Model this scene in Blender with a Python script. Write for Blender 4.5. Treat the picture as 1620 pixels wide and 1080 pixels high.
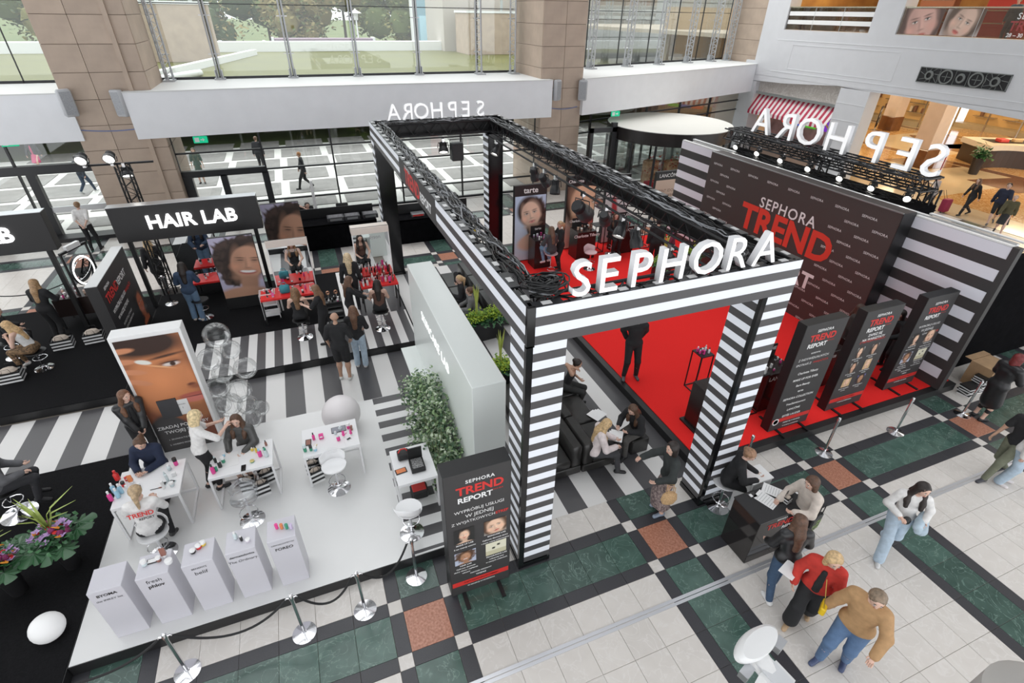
import bpy, math, random
import numpy as np
from math import sin, cos, pi, radians, atan2, hypot, sqrt
from mathutils import Vector, Matrix
for _o in list(bpy.data.objects): bpy.data.objects.remove(_o)
SC = bpy.context.scene
COL = SC.collection
RND = random.Random(7)

# ---------------------------------------------------------------- camera
FPX, PITCH, ROLL, YAW = 812.7, .5715, .0173, .383
CAM = Vector((-.02, -.047, 7.53))
FW = Vector((sin(YAW)*cos(PITCH), cos(YAW)*cos(PITCH), -sin(PITCH)))
RT0 = Vector((cos(YAW), -sin(YAW), 0)); UP0 = RT0.cross(FW)
RT = RT0*cos(ROLL)+UP0*sin(ROLL); UP = -RT0*sin(ROLL)+UP0*cos(ROLL)
cd = bpy.data.cameras.new('camera'); cam = bpy.data.objects.new('camera', cd); COL.objects.link(cam)
cd.sensor_width = 36; cd.lens = 36*FPX/1620; cd.clip_start = .05; cd.clip_end = 600
M3 = Matrix((RT, UP, -FW)).transposed()
cam.matrix_world = Matrix.Translation(CAM) @ M3.to_4x4()
SC.camera = cam

# ---------------------------------------------------------------- light and exposure
W = bpy.data.worlds.new('overcast_sky'); SC.world = W; W.use_nodes = True
wn = W.node_tree; bgn = wn.nodes['Background']
tc = wn.nodes.new('ShaderNodeTexCoord'); sx = wn.nodes.new('ShaderNodeSeparateXYZ'); cr = wn.nodes.new('ShaderNodeValToRGB')
wn.links.new(tc.outputs['Generated'], sx.inputs[0]); wn.links.new(sx.outputs['Z'], cr.inputs[0]); wn.links.new(cr.outputs[0], bgn.inputs[0])
cr.color_ramp.elements[0].color = (.92, .94, .96, 1); cr.color_ramp.elements[1].color = (1, 1, 1, 1)
cr.color_ramp.elements[1].position = .8
bgn.inputs[1].default_value = 1.1
sl = bpy.data.lights.new('overcast_sun', 'SUN'); sl.energy = 1.2; sl.angle = radians(50); sl.color = (1, .99, .97)
so = bpy.data.objects.new('overcast_sun', sl); COL.objects.link(so); so.rotation_euler = (radians(-22), radians(-14), 0)
vs = SC.view_settings; vs.view_transform = 'Standard'; vs.look = 'None'; vs.gamma = 1; vs.use_curve_mapping = False
vs.exposure = 0.95

# ---------------------------------------------------------------- helpers
def ray(px, py): return RT*((px-810)/FPX) - UP*((py-540)/FPX) + FW
def at(px, py, z=0.):
    "point of the horizontal plane z that the photograph shows at a pixel"
    d = ray(px, py); t = (z-CAM.z)/d.z; return CAM + d*t
def plane(px, py, ax, v):
    d = ray(px, py); return CAM + d*((v-CAM[ax])/d[ax])

_m = {}
def mat(name, col=(.8, .8, .8), rough=.5, metal=0., emit=None, es=1., noise=0., nscale=8., bump=0., rand=0., alpha=1., trans=0., spec=None, col2=None, coat=0.):
    if name in _m: return _m[name]
    m = bpy.data.materials.new(name); m.use_nodes = True; _m[name] = m
    nt = m.node_tree; b = nt.nodes['Principled BSDF']
    b.inputs['Base Color'].default_value = (*col, 1); b.inputs['Roughness'].default_value = rough
    b.inputs['Metallic'].default_value = metal
    if spec is not None: b.inputs['Specular IOR Level'].default_value = spec
    if coat: b.inputs['Coat Weight'].default_value = coat; b.inputs['Coat Roughness'].default_value = .08
    if trans: b.inputs['Transmission Weight'].default_value = trans
    if alpha < 1: b.inputs['Alpha'].default_value = alpha
    if emit: b.inputs['Emission Color'].default_value = (*emit, 1); b.inputs['Emission Strength'].default_value = es
    m.diffuse_color = (*col, 1)
    if noise or bump or col2:
        t = nt.nodes.new('ShaderNodeTexCoord'); n = nt.nodes.new('ShaderNodeTexNoise'); n.inputs['Scale'].default_value = nscale; n.inputs['Detail'].default_value = 5
        nt.links.new(t.outputs['Object'], n.inputs['Vector'])
        if noise or col2:
            r = nt.nodes.new('ShaderNodeValToRGB'); nt.links.new(n.outputs['Fac'], r.inputs[0])
            c2 = col2 or tuple(min(1, c*(1+noise)) for c in col); c1 = col if col2 else tuple(c*(1-noise) for c in col)
            r.color_ramp.elements[0].position = .3; r.color_ramp.elements[1].position = .7
            r.color_ramp.elements[0].color = (*c1, 1); r.color_ramp.elements[1].color = (*c2, 1)
            out = r.outputs[0]
            nt.links.new(out, b.inputs['Base Color'])
        if bump:
            bp = nt.nodes.new('ShaderNodeBump'); bp.inputs['Strength'].default_value = bump; bp.inputs['Distance'].default_value = .01
            nt.links.new(n.outputs['Fac'], bp.inputs['Height']); nt.links.new(bp.outputs[0], b.inputs['Normal'])
    if rand:
        oi = nt.nodes.new('ShaderNodeObjectInfo'); hs = nt.nodes.new('ShaderNodeHueSaturation'); mp = nt.nodes.new('ShaderNodeMapRange')
        mp.inputs[3].default_value = 1-rand; mp.inputs[4].default_value = 1+rand
        nt.links.new(oi.outputs['Random'], mp.inputs[0]); nt.links.new(mp.outputs[0], hs.inputs['Value'])
        bc = b.inputs['Base Color']
        if bc.links: nt.links.new(bc.links[0].from_socket, hs.inputs['Color'])
        else: hs.inputs['Color'].default_value = (*col, 1)
        nt.links.new(hs.outputs[0], bc)
    return m
def glassmat(name, tint=(.9, .95, .94), refl=.08, top=.9):
    if name in _m: return _m[name]
    m = bpy.data.materials.new(name); m.use_nodes = True; _m[name] = m
    nt = m.node_tree; nt.nodes.clear()
    o = nt.nodes.new('ShaderNodeOutputMaterial'); mx = nt.nodes.new('ShaderNodeMixShader'); tr = nt.nodes.new('ShaderNodeBsdfTransparent'); gl = nt.nodes.new('ShaderNodeBsdfGlossy')
    lw = nt.nodes.new('ShaderNodeLayerWeight'); lw.inputs[0].default_value = .35
    mr = nt.nodes.new('ShaderNodeMapRange'); mr.inputs[3].default_value = refl; mr.inputs[4].default_value = top
    tr.inputs[0].default_value = (*tint, 1); gl.inputs['Roughness'].default_value = .02
    nt.links.new(lw.outputs['Fresnel'], mr.inputs[0]); nt.links.new(mr.outputs[0], mx.inputs[0])
    nt.links.new(tr.outputs[0], mx.inputs[1]); nt.links.new(gl.outputs[0], mx.inputs[2]); nt.links.new(mx.outputs[0], o.inputs[0])
    m.diffuse_color = (*tint, .3)
    return m

class MB:
    def __init__(s): s.v = []; s.f = []; s.m = []
    def add(s, vs, fs, mi=0):
        n = len(s.v); s.v += [tuple(p) for p in vs]; s.f += [tuple(i+n for i in f) for f in fs]; s.m += [mi]*len(fs); return s
    def box(s, x0, y0, z0, x1, y1, z1, mi=0):
        return s.add([(x0,y0,z0),(x1,y0,z0),(x1,y1,z0),(x0,y1,z0),(x0,y0,z1),(x1,y0,z1),(x1,y1,z1),(x0,y1,z1)],
            [(0,3,2,1),(4,5,6,7),(0,1,5,4),(1,2,6,5),(2,3,7,6),(3,0,4,7)], mi)
    def cbox(s, c, d, mi=0, rz=0, rx=0):
        b = MB().box(-d[0]/2, -d[1]/2, -d[2]/2, d[0]/2, d[1]/2, d[2]/2)
        M = Matrix.Translation(c) @ Matrix.Rotation(rz, 4, 'Z') @ Matrix.Rotation(rx, 4, 'X')
        return s.add([M @ Vector(v) for v in b.v], b.f, mi)
    def rbox(s, x0, y0, z0, x1, y1, z1, r=.02, mi=0):
        "box with chamfered edges"
        P = []; F = []
        xs = (x0, x0+r, x1-r, x1); ys = (y0, y0+r, y1-r, y1); zs = (z0, z0+r, z1-r, z1)
        prof = lambda a: [(xs[0]+a, ys[1]), (xs[1], ys[0]+a), (xs[2], ys[0]+a), (xs[3]-a, ys[1]), (xs[3]-a, ys[2]), (xs[2], ys[3]-a), (xs[1], ys[3]-a), (xs[0]+a, ys[2])]
        for z, a in ((zs[0], r*.9), (zs[1], 0), (zs[2], 0), (zs[3], r*.9)): P += [(x, y, z) for x, y in prof(a)]
        for k in range(3):
            for i in range(8): j = (i+1) % 8; F.append((k*8+i, k*8+j, k*8+8+j, k*8+8+i))
        F.append(tuple(range(7, -1, -1))); F.append(tuple(range(24, 32)))
        return s.add(P, F, mi)
    def tube(s, pts, r, n=8, mi=0, caps=True, flat=1.):
        pts = [Vector(p) for p in pts]; rs = r if isinstance(r, (list, tuple)) else [r]*len(pts)
        P = []; F = []; up = None
        for i, p in enumerate(pts):
            a = pts[max(0, i-1)]; b = pts[min(len(pts)-1, i+1)]; d = (b-a)
            d = d.normalized() if d.length > 1e-9 else Vector((0, 0, 1))
            if up is None: up = Vector((0, 0, 1)) if abs(d.z) < .9 else Vector((1, 0, 0))
            u = d.cross(up); u = u.normalized() if u.length > 1e-6 else Vector((1, 0, 0)); w = u.cross(d).normalized(); up = w
            P += [p + (u*cos(2*pi*k/n)+w*(sin(2*pi*k/n)*flat))*rs[i] for k in range(n)]
        for i in range(len(pts)-1):
            for k in range(n): j = (k+1) % n; F.append((i*n+k, i*n+j, i*n+n+j, i*n+n+k))
        if caps: F.append(tuple(range(n))[::-1]); F.append(tuple(range(len(P)-n, len(P))))
        return s.add(P, [f[::-1] for f in F], mi)
    def cyl(s, p, r, h, n=20, mi=0, r2=None):
        x, y, z = p; r2 = r if r2 is None else r2
        P = [(x+r*cos(2*pi*k/n), y+r*sin(2*pi*k/n), z) for k in range(n)] + [(x+r2*cos(2*pi*k/n), y+r2*sin(2*pi*k/n), z+h) for k in range(n)]
        F = [(k, (k+1) % n, n+(k+1) % n, n+k) for k in range(n)] + [tuple(range(n))[::-1], tuple(range(n, 2*n))]
        return s.add(P, F, mi)
    def lathe(s, prof, c=(0, 0, 0), n=20, mi=0, sx=1., sy=1.):
        P = []; F = []
        for r, z in prof: P += [(c[0]+r*sx*cos(2*pi*k/n), c[1]+r*sy*sin(2*pi*k/n), c[2]+z) for k in range(n)]
        for i in range(len(prof)-1):
            for k in range(n): j = (k+1) % n; F.append((i*n+k, i*n+j, i*n+n+j, i*n+n+k))
        if prof[0] == prof[-1]: return s.add(P, F, mi)
        if prof[0][0] > 1e-6: F.append(tuple(range(n))[::-1])
        if prof[-1][0] > 1e-6: F.append(tuple(range(len(P)-n, len(P))))
        return s.add(P, F, mi)
    def ball(s, c, r, n=14, mi=0, sc=(1, 1, 1)):
        k = n//2; P = []; F = []
        for i in range(k+1):
            t = pi*i/k - pi/2; rr = max(1e-5, cos(t))*r
            P += [(c[0]+rr*cos(2*pi*j/n)*sc[0], c[1]+rr*sin(2*pi*j/n)*sc[1], c[2]+r*sin(t)*sc[2]) for j in range(n)]
        for i in range(k):
            for j in range(n): q = (j+1) % n; F.append((i*n+j, i*n+q, i*n+n+q, i*n+n+j))
        return s.add(P, F, mi)
    def quad(s, a, b, c, d, mi=0): return s.add([a, b, c, d], [(0, 1, 2, 3)], mi)
    def prism(s, poly, z0, z1, mi=0):
        n = len(poly); P = [(x, y, z0) for x, y in poly]+[(x, y, z1) for x, y in poly]
        return s.add(P, [(k, (k+1) % n, n+(k+1) % n, n+k) for k in range(n)]+[tuple(range(n))[::-1], tuple(range(n, 2*n))], mi)
    def xf(s, M): s.v = [tuple(M @ Vector(v)) for v in s.v]; return s
    def mesh(s, name, mats, smooth=False):
        me = bpy.data.meshes.new(name); me.from_pydata(s.v, [], s.f)
        for m in (mats if isinstance(mats, (list, tuple)) else [mats]): me.materials.append(m)
        if max(s.m, default=0): me.polygons.foreach_set('material_index', s.m)
        if smooth: me.shade_smooth(); me.set_sharp_from_angle(angle=radians(42))
        me.validate(); me.update(); return me
    def build(s, name, mats, parent=None, smooth=False, loc=(0, 0, 0), rz=0):
        return link(name, s.mesh(name, mats, smooth), parent, loc, rz)
def link(name, me, parent=None, loc=(0, 0, 0), rz=0, rot=None):
    o = bpy.data.objects.new(name, me); COL.objects.link(o); o.parent = parent; o.location = loc
    o.rotation_euler = rot if rot else (0, 0, rz); return o
def thing(name, label, cat, loc=(0, 0, 0), rz=0, group=None):
    o = link(name, None, None, loc, rz); o.empty_display_size = .1; return tag(o, label, cat, group)
def tag(o, label=None, cat=None, group=None, kind=None):
    if label: o['label'] = label
    if cat: o['category'] = cat
    if group: o['group'] = group
    if kind: o['kind'] = kind
    return o
def struct(o): o['kind'] = 'structure'; return o
def dup(root, loc, rz=None, label=None, group=None):
    "copy of a thing with copies of its parts and sub-parts"
    kids = {}
    def cp(o, parent):
        c = o.copy(); COL.objects.link(c); c.parent = parent
        for ch in list(o.children): cp(ch, c)
        return c
    r = cp(root, None); r.location = loc
    if rz is not None: r.rotation_euler = (0, 0, rz)
    if label: r['label'] = label
    if group: r['group'] = group
    return r
_tc = {}
def textmesh(s, size=1., depth=.0, bold=0., spacing=1., align='CENTER', italic=0., line=1.):
    key = (s, size, depth, bold, spacing, align, italic, line)
    if key in _tc: return _tc[key]
    cu = bpy.data.curves.new('lettering', 'FONT'); cu.body = s; cu.size = size; cu.extrude = depth; cu.offset = bold*size
    cu.space_character = spacing; cu.align_x = align; cu.align_y = 'CENTER'; cu.shear = italic; cu.resolution_u = 3; cu.space_line = line
    o = bpy.data.objects.new('lettering', cu); COL.objects.link(o)
    me = bpy.data.meshes.new_from_object(o.evaluated_get(bpy.context.evaluated_depsgraph_get()))
    bpy.data.objects.remove(o); me.name = 'lettering'; me.materials.clear(); _tc[key] = me
    return me
def frame(xdir, zdir, loc):
    "matrix whose local x runs along xdir, local y (up on a sign) along zdir"
    x = Vector(xdir).normalized(); y = Vector(zdir); y = (y-x*y.dot(x)).normalized(); z = x.cross(y)
    m = Matrix((x, y, z)).transposed().to_4x4(); m.translation = Vector(loc); return m
def text(s, loc, xdir, up, size, material, parent=None, name='lettering', **k):
    me = textmesh(s, size, **k).copy(); me.materials.append(material)
    o = bpy.data.objects.new(name, me); COL.objects.link(o); o.parent = parent; o.matrix_local = frame(xdir, up, loc); return o

# ---------------------------------------------------------------- materials
BLACK = mat('matt_black_paint', (.012, .012, .013), .45)
GLOSSB = mat('gloss_black', (.006, .006, .007), .12)
DARK = mat('charcoal_print', (.042, .040, .041), .55)
DARKF = mat('dark_frame_metal', (.02, .021, .024), .35)
WHITE = mat('white_paint', (.82, .82, .82), .45)
WHITEG = mat('white_gloss_laminate', (.86, .86, .87), .18)
WALLW = mat('white_plaster', (.79, .80, .83), .7, noise=.02, nscale=2)
SILLW = mat('white_sill_plaster', (.66, .67, .67), .6)
RED = mat('red_gloss', (.75, .02, .02), .3)
REDP = mat('red_print', (.62, .035, .03), .5)
WPR = mat('white_print', (.8, .8, .8), .5)
CHROME = mat('chrome', (.75, .75, .77), .12, 1.)
STEEL = mat('brushed_steel', (.55, .56, .58), .3, 1.)
GREYM = mat('grey_painted_steel', (.42, .43, .45), .4, .3)
TRUSSB = mat('black_truss_metal', (.018, .018, .02), .4, .3)
# ---------------------------------------------------------------- mall floor
TRAV = mat('beige_travertine', (.60, .555, .50), .3, col2=(.66, .62, .565), nscale=5, rand=.035)
def vein(name, c1, c2, vc, rough=.15, sc=3., rand=.1, dens=.02):
    m = mat(name, c1, rough, col2=c2, nscale=sc, rand=rand)
    nt = m.node_tree; b = nt.nodes['Principled BSDF']; src = b.inputs['Base Color'].links[0].from_socket
    n = nt.nodes.new('ShaderNodeTexNoise'); n.inputs['Scale'].default_value = 2.2; n.inputs['Detail'].default_value = 9; n.inputs['Distortion'].default_value = 2.5
    t = nt.nodes.new('ShaderNodeTexCoord'); nt.links.new(t.outputs['Object'], n.inputs['Vector'])
    oi = nt.nodes.new('ShaderNodeObjectInfo'); va = nt.nodes.new('ShaderNodeVectorMath'); va.operation = 'ADD'
    nt.links.new(t.outputs['Object'], va.inputs[0]); nt.links.new(oi.outputs['Location'], va.inputs[1]); nt.links.new(va.outputs[0], n.inputs['Vector'])
    r = nt.nodes.new('ShaderNodeValToRGB'); e = r.color_ramp.elements
    e[0].position = .5-dens; e[0].color = (0, 0, 0, 1); e[1].position = .5+dens; e[1].color = (0, 0, 0, 1)
    k = e.new(.5); k.color = (1, 1, 1, 1)
    mx = nt.nodes.new('ShaderNodeMix'); mx.data_type = 'RGBA'; nt.links.new(n.outputs['Fac'], r.inputs[0]); nt.links.new(r.outputs[0], mx.inputs[0])
    nt.links.new(src, mx.inputs[6]); mx.inputs[7].default_value = (*vc, 1); nt.links.new(mx.outputs[2], b.inputs['Base Color'])
    return m
TRAV = vein('beige_travertine_veined', (.60, .565, .53), (.645, .61, .575), (.68, .65, .62), .3, 4, .035, .03)
GREEN = vein('green_marble', (.040, .080, .066), (.075, .135, .112), (.15, .23, .195), .18, 3.5, .22, .015)
ANTH = mat('anthracite_granite', (.036, .036, .042), .35, noise=.15, nscale=60, rand=.06)
PINK = mat('red_granite', (.30, .11, .062), .3, col2=(.52, .25, .17), nscale=28, rand=.08)
GROUT = mat('floor_joint', (.25, .22, .19), .8)
floor = struct(MB().box(-14, -2.5, -.3, 27, 23.4, -.012).build('floor', GROUT))
X0, PER = -.07, 4.07
XE = [0, .20, .81, 1.02]+[1.02+.5083*k for k in range(1, 7)]      # edges inside a period; last = period
def lattice(x0, y0, xa, xb, ya, yb, clipf=None):
    out = []
    def edges(o, a, b):
        E = []; k = math.floor((a-o)/PER)-1
        while o+k*PER < b:
            for i in range(9): E.append((o+k*PER+XE[i], o+k*PER+(XE[i+1]), i))
            k += 1
        return E
    ex = edges(x0, xa, xb); ey = edges(y0, ya, yb)
    for a, b, i in ex:
        for c, d, j in ey:
            A, B, Cc, D = max(a, xa), min(b, xb), max(c, ya), min(d, yb)
            if B-A < .03 or D-Cc < .03: continue
            I = i if i < 3 else 3; J = j if j < 3 else 3
            if I == 3 and J == 3: m = 'b'
            elif I in (0, 2) and J in (0, 2): m = 'b'
            elif I == 1 and J == 1: m = 'p'
            elif (I in (0, 2)) or (J in (0, 2)): m = 'd'
            else: m = 'g'
            out.append((A, B, Cc, D, m))
    return out
TM = {'b': TRAV, 'p': PINK, 'd': ANTH, 'g': GREEN}
cells = lattice(X0, 3.65, -6, 26.9, -1.6, 5.75)
far = lattice(-.32, 16.45, -12.5, 6, 11.7, 23.3)+lattice(-.07, 16.3, 6, 26.9, 5.75, 23.3)+lattice(-.32, 3.65+4.07, -12.5, -7, 5.75, 11.7)
def key(c): return ((c[0]+c[1])/2-6)**2*.5+((c[2]+c[3])/2-2.5)**2
def vis(c):
    x, y = (c[0]+c[1])/2, (c[2]+c[3])/2; v = Vector((x, y, 0))-CAM; d = v.dot(FW)
    u, w = 810+FPX*v.dot(RT)/d, 540-FPX*v.dot(UP)/d
    return -30 < u < 1650 and -10 < w < 1110 and not (x < .95 and y > 5.2)
vc = sorted([c for c in cells if vis(c)], key=key); near = vc[:299]
rest = [c for c in cells if c not in near]+far
tmesh = {}
for a, b, c, d, m in near:
    k = (round(b-a, 2), round(d-c, 2), m)
    if k not in tmesh:
        w, h = (b-a)/2-.0022, (d-c)/2-.0022
        q = MB(); e = .003
        q.add([(-w, -h, -.011), (w, -h, -.011), (w, h, -.011), (-w, h, -.011), (-w+e, -h+e, 0), (w-e, -h+e, 0), (w-e, h-e, 0), (-w+e, h-e, 0), (-w, -h, -.003), (w, -h, -.003), (w, h, -.003), (-w, h, -.003)],
              [(4, 5, 6, 7), (8, 9, 5, 4), (9, 10, 6, 5), (10, 11, 7, 6), (11, 8, 4, 7), (0, 1, 9, 8), (1, 2, 10, 9), (2, 3, 11, 10), (3, 0, 8, 11)])
        tmesh[k] = q.mesh('tile', TM[m])
    link('tile', tmesh[k], floor, ((a+b)/2, (c+d)/2, 0))
q = MB()
for a, b, c, d, m in rest: q.box(a+.0022, c+.0022, -.011, b-.0022, d-.0022, 0, 'bpdg'.index(m))
tag(q.build('tile_field', [TRAV, PINK, ANTH, GREEN], floor), kind='stuff')
# steel floor rail set into the floor in front of the stands
r_ = MB(); r_.box(-3, 3.08, .001, 26.5, 3.125, .006); r_.box(-3, 3.135, .001, 26.5, 3.185, .010)
struct(r_.build('trim_1', mat('aluminium_rail', (.62, .63, .66), .3, .6)))

# unseen glazed atrium roof above the frame, added to dim the daylight indoors
RFG = glassmat('dimming_roof_glass', (.70, .71, .72), .1)
rf = struct(MB().box(-40, -14, 12.6, 30, 23.2, 12.62).build('ceiling', RFG))
for k in range(12): MB().box(-40+k*6.2, -14, 12.3, -39.75+k*6.2, 23.2, 12.6).build('roof_beam', GREYM, rf)
# golden concourse beyond the right-hand wall
GOLD = vein('golden_marble', (.36, .17, .06), (.48, .27, .10), (.6, .42, .22), .12, .35, 0, .06)
GOLDL = mat('pale_golden_marble', (.52, .42, .29), .12, noise=.06, nscale=1)
BRN = mat('brown_marble', (.16, .07, .03), .12, noise=.2, nscale=2)
cf = struct(MB().box(27, -2, -.3, 75, 60, -.004).build('floor', GOLDL)); cf.name = 'floor'
q = MB()
for i in range(5):
    for j in range(10):
        if (i+j) % 2 == 0: q.box(29+i*9, -2+j*6, -.004, 37+i*9, 4+j*6, .0)
q.build('inlay_gold', GOLD, cf)
q = MB()
for i in range(4): q.box(37.2+i*9, -2, -.004, 37.9+i*9, 60, .002)
for x in (40.5, 50): q.prism([(x, 24), (x+2.6, 22.5), (x+6, 26), (x+3, 27.5)], -.003, .004)
for x, y in ((34, 15), (34, 20), (41, 22)): q.prism([(x, y), (x+3, y-.4), (x+3.2, y+2), (x+.2, y+2.6)], -.003, .004)
q.build('inlay_brown', BRN, cf)

# ---------------------------------------------------------------- stone pillars and facade
STONE = mat('sandstone_cladding', (.44, .345, .275), .55, noise=.09, nscale=1.7, rand=.05)
STONED = mat('sandstone_core', (.10, .075, .055), .8)
def pillar(name, x0, x1, y0, y1, splits, ztop=10.6, z0=.0, rise=.82, off=.70):
    core = MB().box(x0+.03, y0+.03, 0, x1-.03, y1-.03, ztop).build(name, STONED); struct(core)
    zs = [0]+[off+rise*k for k in range(int((ztop-off)/rise)+1)]+[ztop]
    xs = [x0]+splits+[x1]; cache = {}
    for a, b in zip(zs, zs[1:]):
        if b-a < .05: continue
        for c, d in zip(xs, xs[1:]):
            k = (round(b-a, 2), round(d-c, 2))
            if k not in cache: cache[k] = MB().rbox(.006, 0, .006, d-c-.006, .05, b-a-.006, .006).mesh('stone_panel', STONE)
            link('stone_panel', cache[k], core, (c, y0-.02, a))
        for sx in (x0-.0, x1-.03):
            k = ('s', round(b-a, 2))
            if k not in cache: cache[k] = MB().rbox(-.01, .006, .006, .04, (y1-y0)-.03, b-a-.006, .006).mesh('stone_panel', STONE)
            link('stone_panel', cache[k], core, (sx, y0+.03, a))
    return core
pl = pillar('wall_left', -7.12, -4.5, 23.0, 25.6, [-6.1, -5.05], off=.68)
MB().box(-5.12, 22.90, 0, -4.98, 22.99, 10.6).build('corner_fillet', STONE, pl)
pr = pillar('wall_back', 10.45, 12.5, 23.0, 26.2, [11.5], off=.53)
# white canopy bands between floors, with their deep window sills
def band(name, pts, pts2, z0=3.5, z1=5.03):
    q = MB(); n = len(pts)
    for i in range(n-1):
        a, b, c, d = pts[i], pts[i+1], pts2[i+1], pts2[i]
        q.prism([a, b, c, d], z0, z1-.04, 0)
        q.prism([(a[0], a[1]-.03), (b[0], b[1]-.03), c, d], z1-.04, z1, 1)
    return struct(q.build(name, [WALLW, SILLW]))
band('trim_2', [(-5.3, 23.0-.35), (-1.2, 22.85), (4, 22.85), (10.85, 22.65)], [(-5.3, 26.2), (-1.2, 26.2), (4, 26.2), (10.4, 26.2)])
band('trim_3', [(12.45, 22.72), (19, 24.75), (27.3, 27.75)], [(12.5, 27.2), (18, 29), (27, 31.5)])
band('trim_4', [(-16, 22.9), (-6.95, 22.9)], [(-16, 27), (-6.95, 26)])
FR = DARKF
PANE = glassmat('clear_glass', (.93, .96, .95), .035, .6)
def window(name, p0, p1, z0, z1, xs, zs, t=.06, door=None):
    "glazed screen from p0 to p1: frame bars as parts, every pane its own part"
    d = Vector((p1[0]-p0[0], p1[1]-p0[1])); L = d.length; rz = atan2(d.y, d.x)
    fr = MB().box(0, -t, z0, L, t, z0+.09).build(name, FR, None, False, (p0[0], p0[1], 0), rz); struct(fr)
    XS = [0]+[x for x in xs]+[L]; ZS = [z0+.09]+list(zs)+[z1]
    for x in XS: MB().box(x-t/2, -t, z0, x+t/2, t, z1).build('mullion', FR, fr)
    for z in list(zs)+[z1]: MB().box(0, -t*.8, z-t/2, L, t*.8, z+t/2).build('transom', FR, fr)
    for a, b in zip(XS, XS[1:]):
        for c, e in zip(ZS, ZS[1:]): MB().box(a+t/2, -.006, c, b-t/2, .006, e).build('pane', PANE, fr)
    return fr
# lower entrance glazing
w1 = window('window_1', (-4.5, 23.5), (10.45, 23.5), 0, 3.55, [3.05, 5.72, 8.5, 11.3], [.72, 1.98, 2.76])
MB().box(0, -.1, 1.86, 3.05, .1, 2.1).build('door_header', FR, w1)
for x in (1.45, 2.98): MB().box(x-.12, -.1, 0, x+.12, .1, 1.9).build('door_post', FR, w1)
MB().box(.02, -.12, 0, .34, .12, 1.9).build('door_post', FR, w1)
w2 = window('window_2', (-14.5, 23.6), (-7.1, 23.6), 0, 3.55, [3.2, 5.0], [2.5])
MB().box(0, -.13, 2.36, 7.4, .13, 2.66).build('door_header', FR, w2)
for x in (1.6, 3.2, 3.55, 5.35): MB().box(x-.13, -.12, 0, x+.13, .12, 2.4).build('door_post', FR, w2)
MB().box(3.6, -.05, .95, 7.35, .02, 1.15).build('push_bar', STEEL, w2)
MB().box(0, -.7, 0, 7.4, -.1, .14).build('threshold', BLACK, w2)
window('window_3', (12.5, 24.2), (27.1, 28.6), 0, 3.55, [1.6, 3.2, 6, 9, 12], [2.35, 2.9])
# upper glazing
def upper(name, p0, p1, xs, ztop=10.4):
    fr = window(name, p0, p1, 5.03, ztop, xs, [7.6], t=.03)
    return fr
upper('window_4', (-4.9, 26.05), (10.9, 26.05), [2.4, 5.2, 7.9, 10.6, 13.4])
upper('window_5', (12.7, 27.0), (27.3, 31.2), [2.5, 5, 7.5, 9.9, 12.3])
upper('window_6', (-16, 26.05), (-7.1, 26.05), [4, 7])
def strut(loc, rz, label, trussed=True):
    t = thing('facade_truss', label, 'truss', loc, rz, 'steel struts of the upper glazing')
    for x in ((-.13, .13) if trussed else (-.06, .06)):
        MB().tube([(x, 0, 0), (x, 0, 5.4)], .035, 8).build('chord', GREYM, t, True)
    if trussed: MB().tube([(0, -.35, 0), (0, -.35, 5.4)], .03, 8).build('chord', GREYM, t, True)
    MB().box(-.2, -.42 if trussed else -.12, 0, .2, .12, .06).build('base_plate', GREYM, t)
    [MB().box(q_, -.12, .05, q_+.04, .08, .35).build('bracket', GREYM, t) for q_ in (-.14, .1)]
    if trussed:
        q = MB()
        for k in range(18):
            z = .1+k*.295
            for x in (-.13, .13): q.tube([(x, 0, z), (0, -.35, z+.147)], .012, 5); q.tube([(0, -.35, z+.147), (x, 0, z+.295)], .012, 5)
        q.build('lacing', GREYM, t)
    for z in (.9, 2.2, 3.6): MB().tube([(-.2, .1, z), (.2, .1, z)], .02, 6).build('spider_arm', CHROME, t, True)
    return t
for x, n in ((-4.75, 'left'), ): strut((-4.25, 25.75, 5.03), 0, 'grey lattice truss strut of the upper glazing beside the left stone pillar')
for i, x in enumerate((-2.48, .28, 2.94, 5.63)):
    strut((x, 25.75, 5.03), 0, ['first', 'second', 'third', 'fourth'][i]+' slim grey strut of the upper glazing from the left stone pillar', False)
strut((8.42, 25.6, 5.03), 0, 'grey lattice truss strut one bay left of the right stone pillar')
strut((10.05, 25.5, 5.03), 0, 'grey lattice truss strut hard against the right stone pillar')
for i, x in enumerate((14.9, 17.6, 20.2, 22.8, 25.1, 26.8)):
    strut((x, 26.3+(x-13)*.289, 5.03), .28, ['first', 'second', 'third', 'fourth', 'fifth', 'last'][i]+' grey lattice truss strut right of the right stone pillar')
# end stone pillar at the corner, stone panels rowed in z
pe = pillar('wall_right', 27.2, 29.2, 27.9, 31, [28.2], off=.5)

# ---------------------------------------------------------------- white mall wall on the right (x = 27)
GROOVE = mat('wall_joint_shade', (.5, .51, .53), .8)
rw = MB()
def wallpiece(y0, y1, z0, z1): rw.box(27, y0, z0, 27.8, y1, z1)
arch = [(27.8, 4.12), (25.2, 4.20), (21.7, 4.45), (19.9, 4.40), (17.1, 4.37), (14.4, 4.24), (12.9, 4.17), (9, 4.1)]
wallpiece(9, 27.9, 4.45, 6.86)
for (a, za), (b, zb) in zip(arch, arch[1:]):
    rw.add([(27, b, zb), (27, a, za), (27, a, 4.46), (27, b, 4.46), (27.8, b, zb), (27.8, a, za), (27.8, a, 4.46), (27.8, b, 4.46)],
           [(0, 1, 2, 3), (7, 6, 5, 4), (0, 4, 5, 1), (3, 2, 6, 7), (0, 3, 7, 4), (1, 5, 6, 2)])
wallpiece(26.25, 27.9, 6.86, 10.6); wallpiece(19.55, 20.95, 6.86, 10.6); wallpiece(19.75, 21.45, 0, 4.395)
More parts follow.
